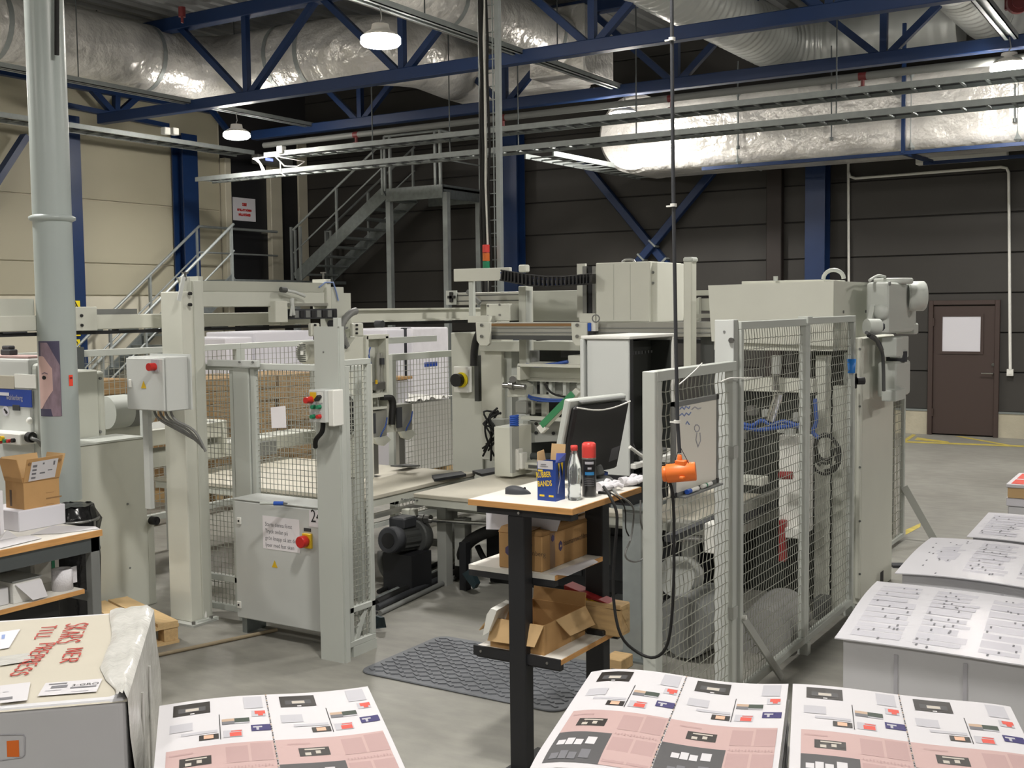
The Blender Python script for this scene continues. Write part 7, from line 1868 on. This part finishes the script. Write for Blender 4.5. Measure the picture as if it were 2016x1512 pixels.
# whiteboard
xw_ = XF+.035
y0, y1, z0, z1 = sr(1329, 792, 1411, 960, xw_)
t = thing('whiteboard', 'small whiteboard with faint blue writing hung on the fence gate', 'whiteboard', (xw_, y0, z0))
part('board', MB().box(xw_-.012, y0, z0, xw_, y1, z1), 'white_board', t)
for a in ((y0-.015, z0-.012, y1+.012, z0+.006), (y0-.015, z1-.004, y1+.012, z1+.018), (y0-.018, z0, y0+.004, z1), (y1-.004, z0, y1+.012, z1)):
    part('frame', MB().box(xw_-.014, a[0], a[1], xw_+.004, a[2], a[3]), 'mid_grey', t)
for yy in (y0-.015, y1-.01):
    for zz in (z0-.012, z1-.004): part('corner', MB().box(xw_-.015, yy, zz, xw_+.006, yy+.024, zz+.022), 'black_plastic', t)
part('pen_tray', MB().box(xw_, y0+.02, z0-.016, xw_+.04, y1-.02, z0-.008), 'mid_grey', t)
def onb(px, py): return PX(px, py, xw_+.0008)
def scrib(pts, c='marker_blue', r=.003): return part('writing', MB().tube([onb(*p) for p in pts], r, 4), c, t)
for ln in (((1338, 806), (1343, 801), (1347, 806), (1350, 800), (1356, 804), (1358, 800)), ((1338, 818), (1343, 814), (1347, 819), (1351, 813), (1356, 817), (1360, 812)), ((1350, 835), (1353, 830), (1357, 836))): scrib(ln)
scrib([(1372+5*math.cos(k*.7), 843+7*math.sin(k*.7)) for k in range(10)], 'ink_pale'); scrib([(1372, 852), (1370, 866), (1374, 880), (1379, 868), (1378, 852)], 'ink_pale'); scrib([(1362, 806), (1368, 801), (1374, 805), (1380, 803)], 'ink_pale')
zt_ = z0-.008
for i, (a, b, c) in enumerate((((1352, 979), (1374, 968), 'blue_plastic'), ((1374, 973), (1400, 960), 'green_plastic'))):
    p, q = PX(*a, xw_+.022), PX(*b, xw_+.022); p.z = q.z = zt_+.012
    tp = thing('marker_pen', ('white marker with blue cap on the whiteboard tray', 'white marker with green band on the whiteboard tray')[i], 'pen', (p.x, p.y, zt_))
    part('barrel', MB().cyl(p.lerp(q, .3), q, .0095, 10), 'white_paint', tp); part('cap', MB().cyl(p, p.lerp(q, .32), .011, 10) if i == 0 else MB().cyl(p.lerp(q, .55), p.lerp(q, .62), .0105, 10), c, tp)
solo('white_wire', MB().tube(smooth([PX(1337, 757, XF+.03), PX(1362, 735, XF+.035), PX(1382, 715, XF+.03)]), .003, 6), 'white_paint', 'loose white wire sticking up from the fence gate', 'wire')
solo('white_wire', MB().tube(smooth([PX(1418, 752, XF+.03), PX(1440, 744, XF+.05), PX(1470, 745, XF+.04), PX(1500, 742, XF+.02)]), .0035, 6), 'white_paint', 'white wire threaded across the tall fence post', 'wire')

# ------------------------------------------------------------------ right machine
XC = -2.1
yc0 = PX(1641, 600, XC).y; yc1 = PX(1712, 600, XC).y
t = thing('trimmer_machine', 'cream machine with broad top cover behind the right fence', 'machine', (XC-.5, yc0, 0))
tl, tr_, br_, bl = PY(1394, 562, yc0), PY(1641, 553, yc0), PY(1641, 682, yc0), PY(1401, 672, yc0)
part('top_cover', MB().prism([tl, tr_, Vector((XC, yc0, tr_.z)), Vector((XC, yc0, br_.z)), br_, bl], (0, yc1-yc0, 0)), 'machine_paint_warm', t, .006)
part('cover_lip', fbox(MB(), 1406, 672, 1640, 690, yc0+.03, .6), 'machine_paint_warm', t)
part('lid_plate', fbox(MB(), 1460, 552, 1622, 560, yc0+.1, .5), 'machine_paint_warm', t, .003)
q = PY(1527, 553, yc0+.05); part('cover_knob', MB().cyl(q, q+Vector((0, 0, .03)), .015, 10), 'fence_paint', t)
q = PX(1641, 549, XC-.12); part('lifting_eye', MB().tube([q+Vector((.06*math.cos(a), .03*math.cos(a), .06*math.sin(a))) for a in (math.pi*k/10 for k in range(11))], .014, 10), 'fence_paint', t)
for (px, py) in ((1660, 614), (1704, 613)): q = PX(px, py, XC); part('bolt', MB().cyl((XC, q.y, q.z), (XC+.006, q.y, q.z), .01, 8), 'mid_grey', t)
yk0 = PX(1697, 900, XF).y; yk1 = PX(1757, 1000, XF).y; zk = PX(1725, 662, XF).z
xk0 = PY(1670, 900, yk0).x
part('column', MB().box(xk0, yk0, 0, XF, yk1, zk), 'machine_paint_warm', t, .008)
part('column_edge', MB().box(XF-.035, yk0-.03, .05, XF-.002, yk0, zk), 'machine_paint_warm', t, .006)
part('column_web', MB().box(xk0-.02, yk0-.06, 0, xk0+.03, yk0+.02, zk-.1), 'fence_paint', t)
for py in (687, 800, 920, 1026, 1130): q = PY(1693, py, yk0-.03); part('bolt', MB().cyl((q.x, yk0-.03, q.z), (q.x, yk0-.036, q.z), .008, 8), 'mid_grey', t)
part('column_slot', MB().box(XF-.002, PX(1733, 1140, XF).y, .03, XF+.001, PX(1739, 1140, XF).y, .12), 'ink_black', t)
part('front_hood', MB().hexa([PX(1668, 690, XC-.02), Vector((XC-.02, yk1-.2, PX(1668, 690, XC).z)), Vector((XC-.3, yk1-.2, PX(1668, 690, XC).z)), PX(1668, 690, XC-.02)+Vector((-.28, 0, 0))], [PX(1660, 660, XC-.02), Vector((XC-.02, yk1-.2, zk)), Vector((XC-.3, yk1-.2, zk)), PX(1660, 660, XC-.02)+Vector((-.28, 0, 0))]), 'machine_paint', t)
q = PX(1676, 716, XC+.08); solo('blue_cup', MB().lathe([(.024, -.06), (.03, .03), (.026, .03)], (q.x, q.y, q.z), 18), 'cup_blue', 'small blue cup on the machine column beside the fence', 'cup')
q = PX(1679, 750, XC+.07); t_ = thing('clamp_knob', 'black clamp knob below the blue cup on the machine column', 'knob', q)
part('clamp', MB().box(q.x-.03, q.y-.03, q.z-.05, q.x+.02, q.y+.03, q.z+.05), 'black_plastic', t_, .004); part('knob', MB().cyl((q.x+.02, q.y+.02, q.z), (q.x+.06, q.y+.05, q.z), .025, 12), 'black_plastic', t_)
# gear motor on the column
XM = -1.86
g = thing('gear_motor', 'big cream gear motor mounted high on the machine column', 'motor', PX(1765, 790, XM))
y0, y1, z0, z1 = sr(1750, 556, 1805, 655, XM)
part('gearbox', MB().box(XM-.15, y0, z0, XM, y1, z1), 'fence_paint', g, .03, 3)
part('top_flange', MB().cyl((XM-.07, (y0+y1)/2, z1-.01), (XM-.07, (y0+y1)/2, z1+.03), .13, 32), 'fence_paint', g, .008)
yc_, zc_ = PX(1790, 582, XM).y, PX(1790, 583, XM).z
part('shaft_cover', MB().cyl((XM-.02, yc_, zc_), (XM+.09, yc_+.06, zc_), .105, 32), 'fence_paint', g, .01)
part('foot_block', MB().box(XM-.13, y1-.08, z0-.02, XM+.01, y1+.02, z0+.06), 'fence_paint', g, .01)
q = PX(1757, 614, XM); part('oil_glass', MB().lathe([(.05, 0), (.05, .015), (.03, .03), (.001, .032)], (XM-.05, y0, q.z), 20, (0, -1, 0)), 'fence_paint', g)
q = PX(1750, 558, XM); part('plug', MB().cyl((XM, q.y, q.z), (XM+.01, q.y, q.z), .015, 6), 'mid_grey', g)
part('side_bracket', MB().prism([PX(*p, XM-.12) for p in ((1704, 645), (1722, 560), (1730, 556), (1730, 650))], (.03, 0, 0)), 'fence_paint', g)
a, b = PX(1706, 643, XM-.06), PX(1730, 643, XM+.0); part('pivot_tube', MB().cyl(a, b, .05, 20), 'fence_paint', g); part('pivot_bolt', MB().cyl(b, b+(b-a).normalized()*.03, .028, 6), 'charcoal', g)
y0, y1, z0, z1 = sr(1762, 664, 1776, 702, XM+.02); part('terminal_box', MB().box(XM-.07, y0, z0, XM+.03, y1, z1), 'fence_paint', g, .012, 2)
y0, y1, z0, z1 = sr(1776, 662, 1789, 704, XM); part('brake_housing', MB().box(XM-.08, y0-.02, z0, XM, y1, z1), 'fence_paint', g, .006)
y0, y1, z0, z1 = sr(1765, 709, 1793, 786, XM); yy, rr_ = (y0+y1)/2, (y1-y0)/2
part('motor_case', MB().box(XM-.13, y0, z0+.02, XM, y1, z1-.005), 'fence_paint', g, .03, 3)
part('motor_neck', MB().cyl((XM-.05, yy, z1-.01), (XM-.05, yy, z1+.06), .07, 20), 'charcoal', g)
y0, y1, z0, z1 = sr(1762, 766, 1780, 788, XM+.03); part('connection_box', MB().box(XM-.06, y0, z0, XM+.04, y1, z1), 'fence_paint', g, .01, 2)
part('cable', MB().tube(smooth([PX(1706, 655, XM), PX(1722, 664, XM), PX(1730, 680, XM), PX(1738, 700, XM), PX(1740, 770, XM)]), .012, 8), 'dark_grey', g)
part('cable', MB().tube(smooth([PX(1710, 660, XM), PX(1728, 672, XM-.02), PX(1736, 690, XM)]), .014, 8), 'charcoal', g)
part('top_cable', MB().tube(smooth([PX(1712, 552, XM-.1), PX(1728, 543, XM-.1), PX(1742, 545, XM-.1)]), .01, 8), 'fence_paint', g)
# inside: columns, rails, cylinders seen through the wire; dark panels added as shade
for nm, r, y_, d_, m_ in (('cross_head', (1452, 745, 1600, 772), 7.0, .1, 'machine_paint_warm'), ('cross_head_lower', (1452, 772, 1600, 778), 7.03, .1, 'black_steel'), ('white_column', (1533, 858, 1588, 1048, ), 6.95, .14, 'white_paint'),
        ('rear_column', (1604, 700, 1624, 1235), 7.35, .12, 'machine_paint'), ('rear_column', (1638, 760, 1658, 1225), 7.5, .12, 'machine_paint'), ('shade_rear', (1592, 690, 1668, 1225), 7.7, .03, 'dark_inside'), ('red_post', (1532, 1025, 1545, 1106), 6.9, .05, 'red_paint'), ('white_cylinder_block', (1545, 1040, 1572, 1060), 6.9, .1, 'white_paint'),
        ('small_box', (1453, 940, 1500, 956), 6.7, .12, 'machine_paint_warm'), ('shade_lower', (1445, 1010, 1600, 1235), 7.75, .05, 'dark_inside'), ('shade_upper', (1445, 770, 1597, 1010), 7.75, .05, 'dark_inside'), ('pedestal', (1600, 1180, 1622, 1240), 7.2, .15, 'dark_grey')):
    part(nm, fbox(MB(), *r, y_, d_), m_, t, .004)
part('chrome_cylinder', MB().cyl(PY(1527, 735, 6.9), PY(1527, 768, 6.9), .025, 14), 'chrome', t); part('chrome_cylinder', MB().cyl(PY(1533, 775, 6.85), PY(1517, 828, 6.85), .03, 14), 'chrome', t); part('cylinder_top', MB().cyl(PY(1529, 700, 6.9), PY(1528, 736, 6.9), .03, 12), 'brass' if 'brass' in MATS else 'grey_post', t)
for pts in (((1455, 832), (1480, 838), (1500, 828), (1520, 836), (1545, 830), (1578, 842)), ((1456, 840), (1490, 846), (1530, 842), (1580, 836)), ((1605, 785), (1607, 830), (1600, 850), (1612, 862))): part('blue_tube', MB().tube(smooth([PY(*p, 6.85) for p in pts]), .014, 6), 'cable_blue', t)
for k in range(9):
    rr_ = random.Random(k); a = (1455+k*15, 800+rr_.uniform(-10, 60)); part('small_fitting', fbox(MB(), a[0], a[1], a[0]+rr_.uniform(8, 18), a[1]+rr_.uniform(10, 22), 6.9+rr_.uniform(0, .3), .06), rr_.choice(('grey_post', 'charcoal', 'machine_paint', 'steel')), t, .004)
for k in range(5): part('black_loop', MB().tube([PY(1625+(18+k*3)*math.cos(a), 880+k*4+(26+3*k)*math.sin(a), 7.2) for a in (math.pi*2*j/14+k for j in range(12))], .01, 6), 'black_rubber', t)
for k, (a, b) in enumerate((((1458, 1002), (1562, 946)), ((1458, 1018), (1562, 960)), ((1458, 1040), (1556, 982)), ((1318, 1060), (1450, 1000)))):
    p, q = PX(*a, -2.5), PX(*b, -2.5); q.z = p.z; part('long_rail', MB().bar(p, q, .06, .05-.01*(k % 2)), ('aluminium', 'charcoal')[k % 2], t)
part('red_tape', MB().cyl(PY(1535, 936, 6.8), PY(1560, 936, 6.8), .025, 12), 'red_paint', t)
part('drum', MB().cyl(PY(1330, 1135, 6.2), PY(1350, 1135, 6.35), .12, 24), 'grey_post', t); part('drum', MB().cyl(G(1345, 1235, .2), G(1345, 1235, .2)+Vector((.05, .4, 0)), .18, 28), 'mid_grey', t)
part('floor_drum', MB().cyl(G(1500, 1255, .1), G(1500, 1255, .1)+Vector((-.05, .55, 0)), .17, 28), 'carbon_tile', t)
part('conveyor_end', fbox(MB(), 1386, 1031, 1412, 1090, 6.0, .12), 'white_paint', t, .006)
part('conveyor_beam', fbox(MB(), 1310, 1030, 1400, 1052, 6.2, .1), 'aluminium', t, .004)
part('shaft', MB().cyl(PY(1310, 1060, 6.1), PY(1386, 1062, 6.1), .018, 12), 'steel', t)
part('base_beam', MB().box(-3.4, 6.6, 0, -2.3, 6.75, .12), 'dark_grey', t); part('base_beam', MB().box(-3.4, 7.9, 0, -2.2, 8.05, .12), 'dark_grey', t)
for x_ in (-3.3, -2.6): part('frame_leg', MB().box(x_, 7.95, 0, x_+.1, 8.05, 1.9), 'dark_grey', t)
# ------------------------------------------------------------------ yellow mesh door behind the machine
xy = -2.3
y0, y1 = PX(1745, 900, xy).y, PX(1778, 900, xy).y; zt_ = PX(1765, 775, xy).z
t = thing('guard_fence', 'narrow wire fence panel with yellow strip behind the gear motor', 'fence', (xy, y0, 0), 'right guard fence panels')
fence_panel(t, (xy, y0-.2), (xy, y1), .03, zt_, .035, .05, .07, .003)
part('yellow_strip', MB().box(xy-.06, PX(1751, 900, xy).y, .05, xy-.045, PX(1765, 900, xy).y, zt_), 'yellow_paint', t)
part('dark_strip', MB().box(xy-.08, PX(1764, 900, xy).y, .05, xy-.065, PX(1776, 900, xy).y, zt_), 'zinc_dark', t)
part('floor_brace', MB().bar(PX(1780, 958, xy+.02), G(1842, 1068), .012, .06), 'grey_post', t)
solo('floor_rail', MB().bar(G(1755, 1113, .01), G(1785, 1113, .01), .1, .02), 'charcoal', 'short dark rail on the floor beside the machine column', 'rail')
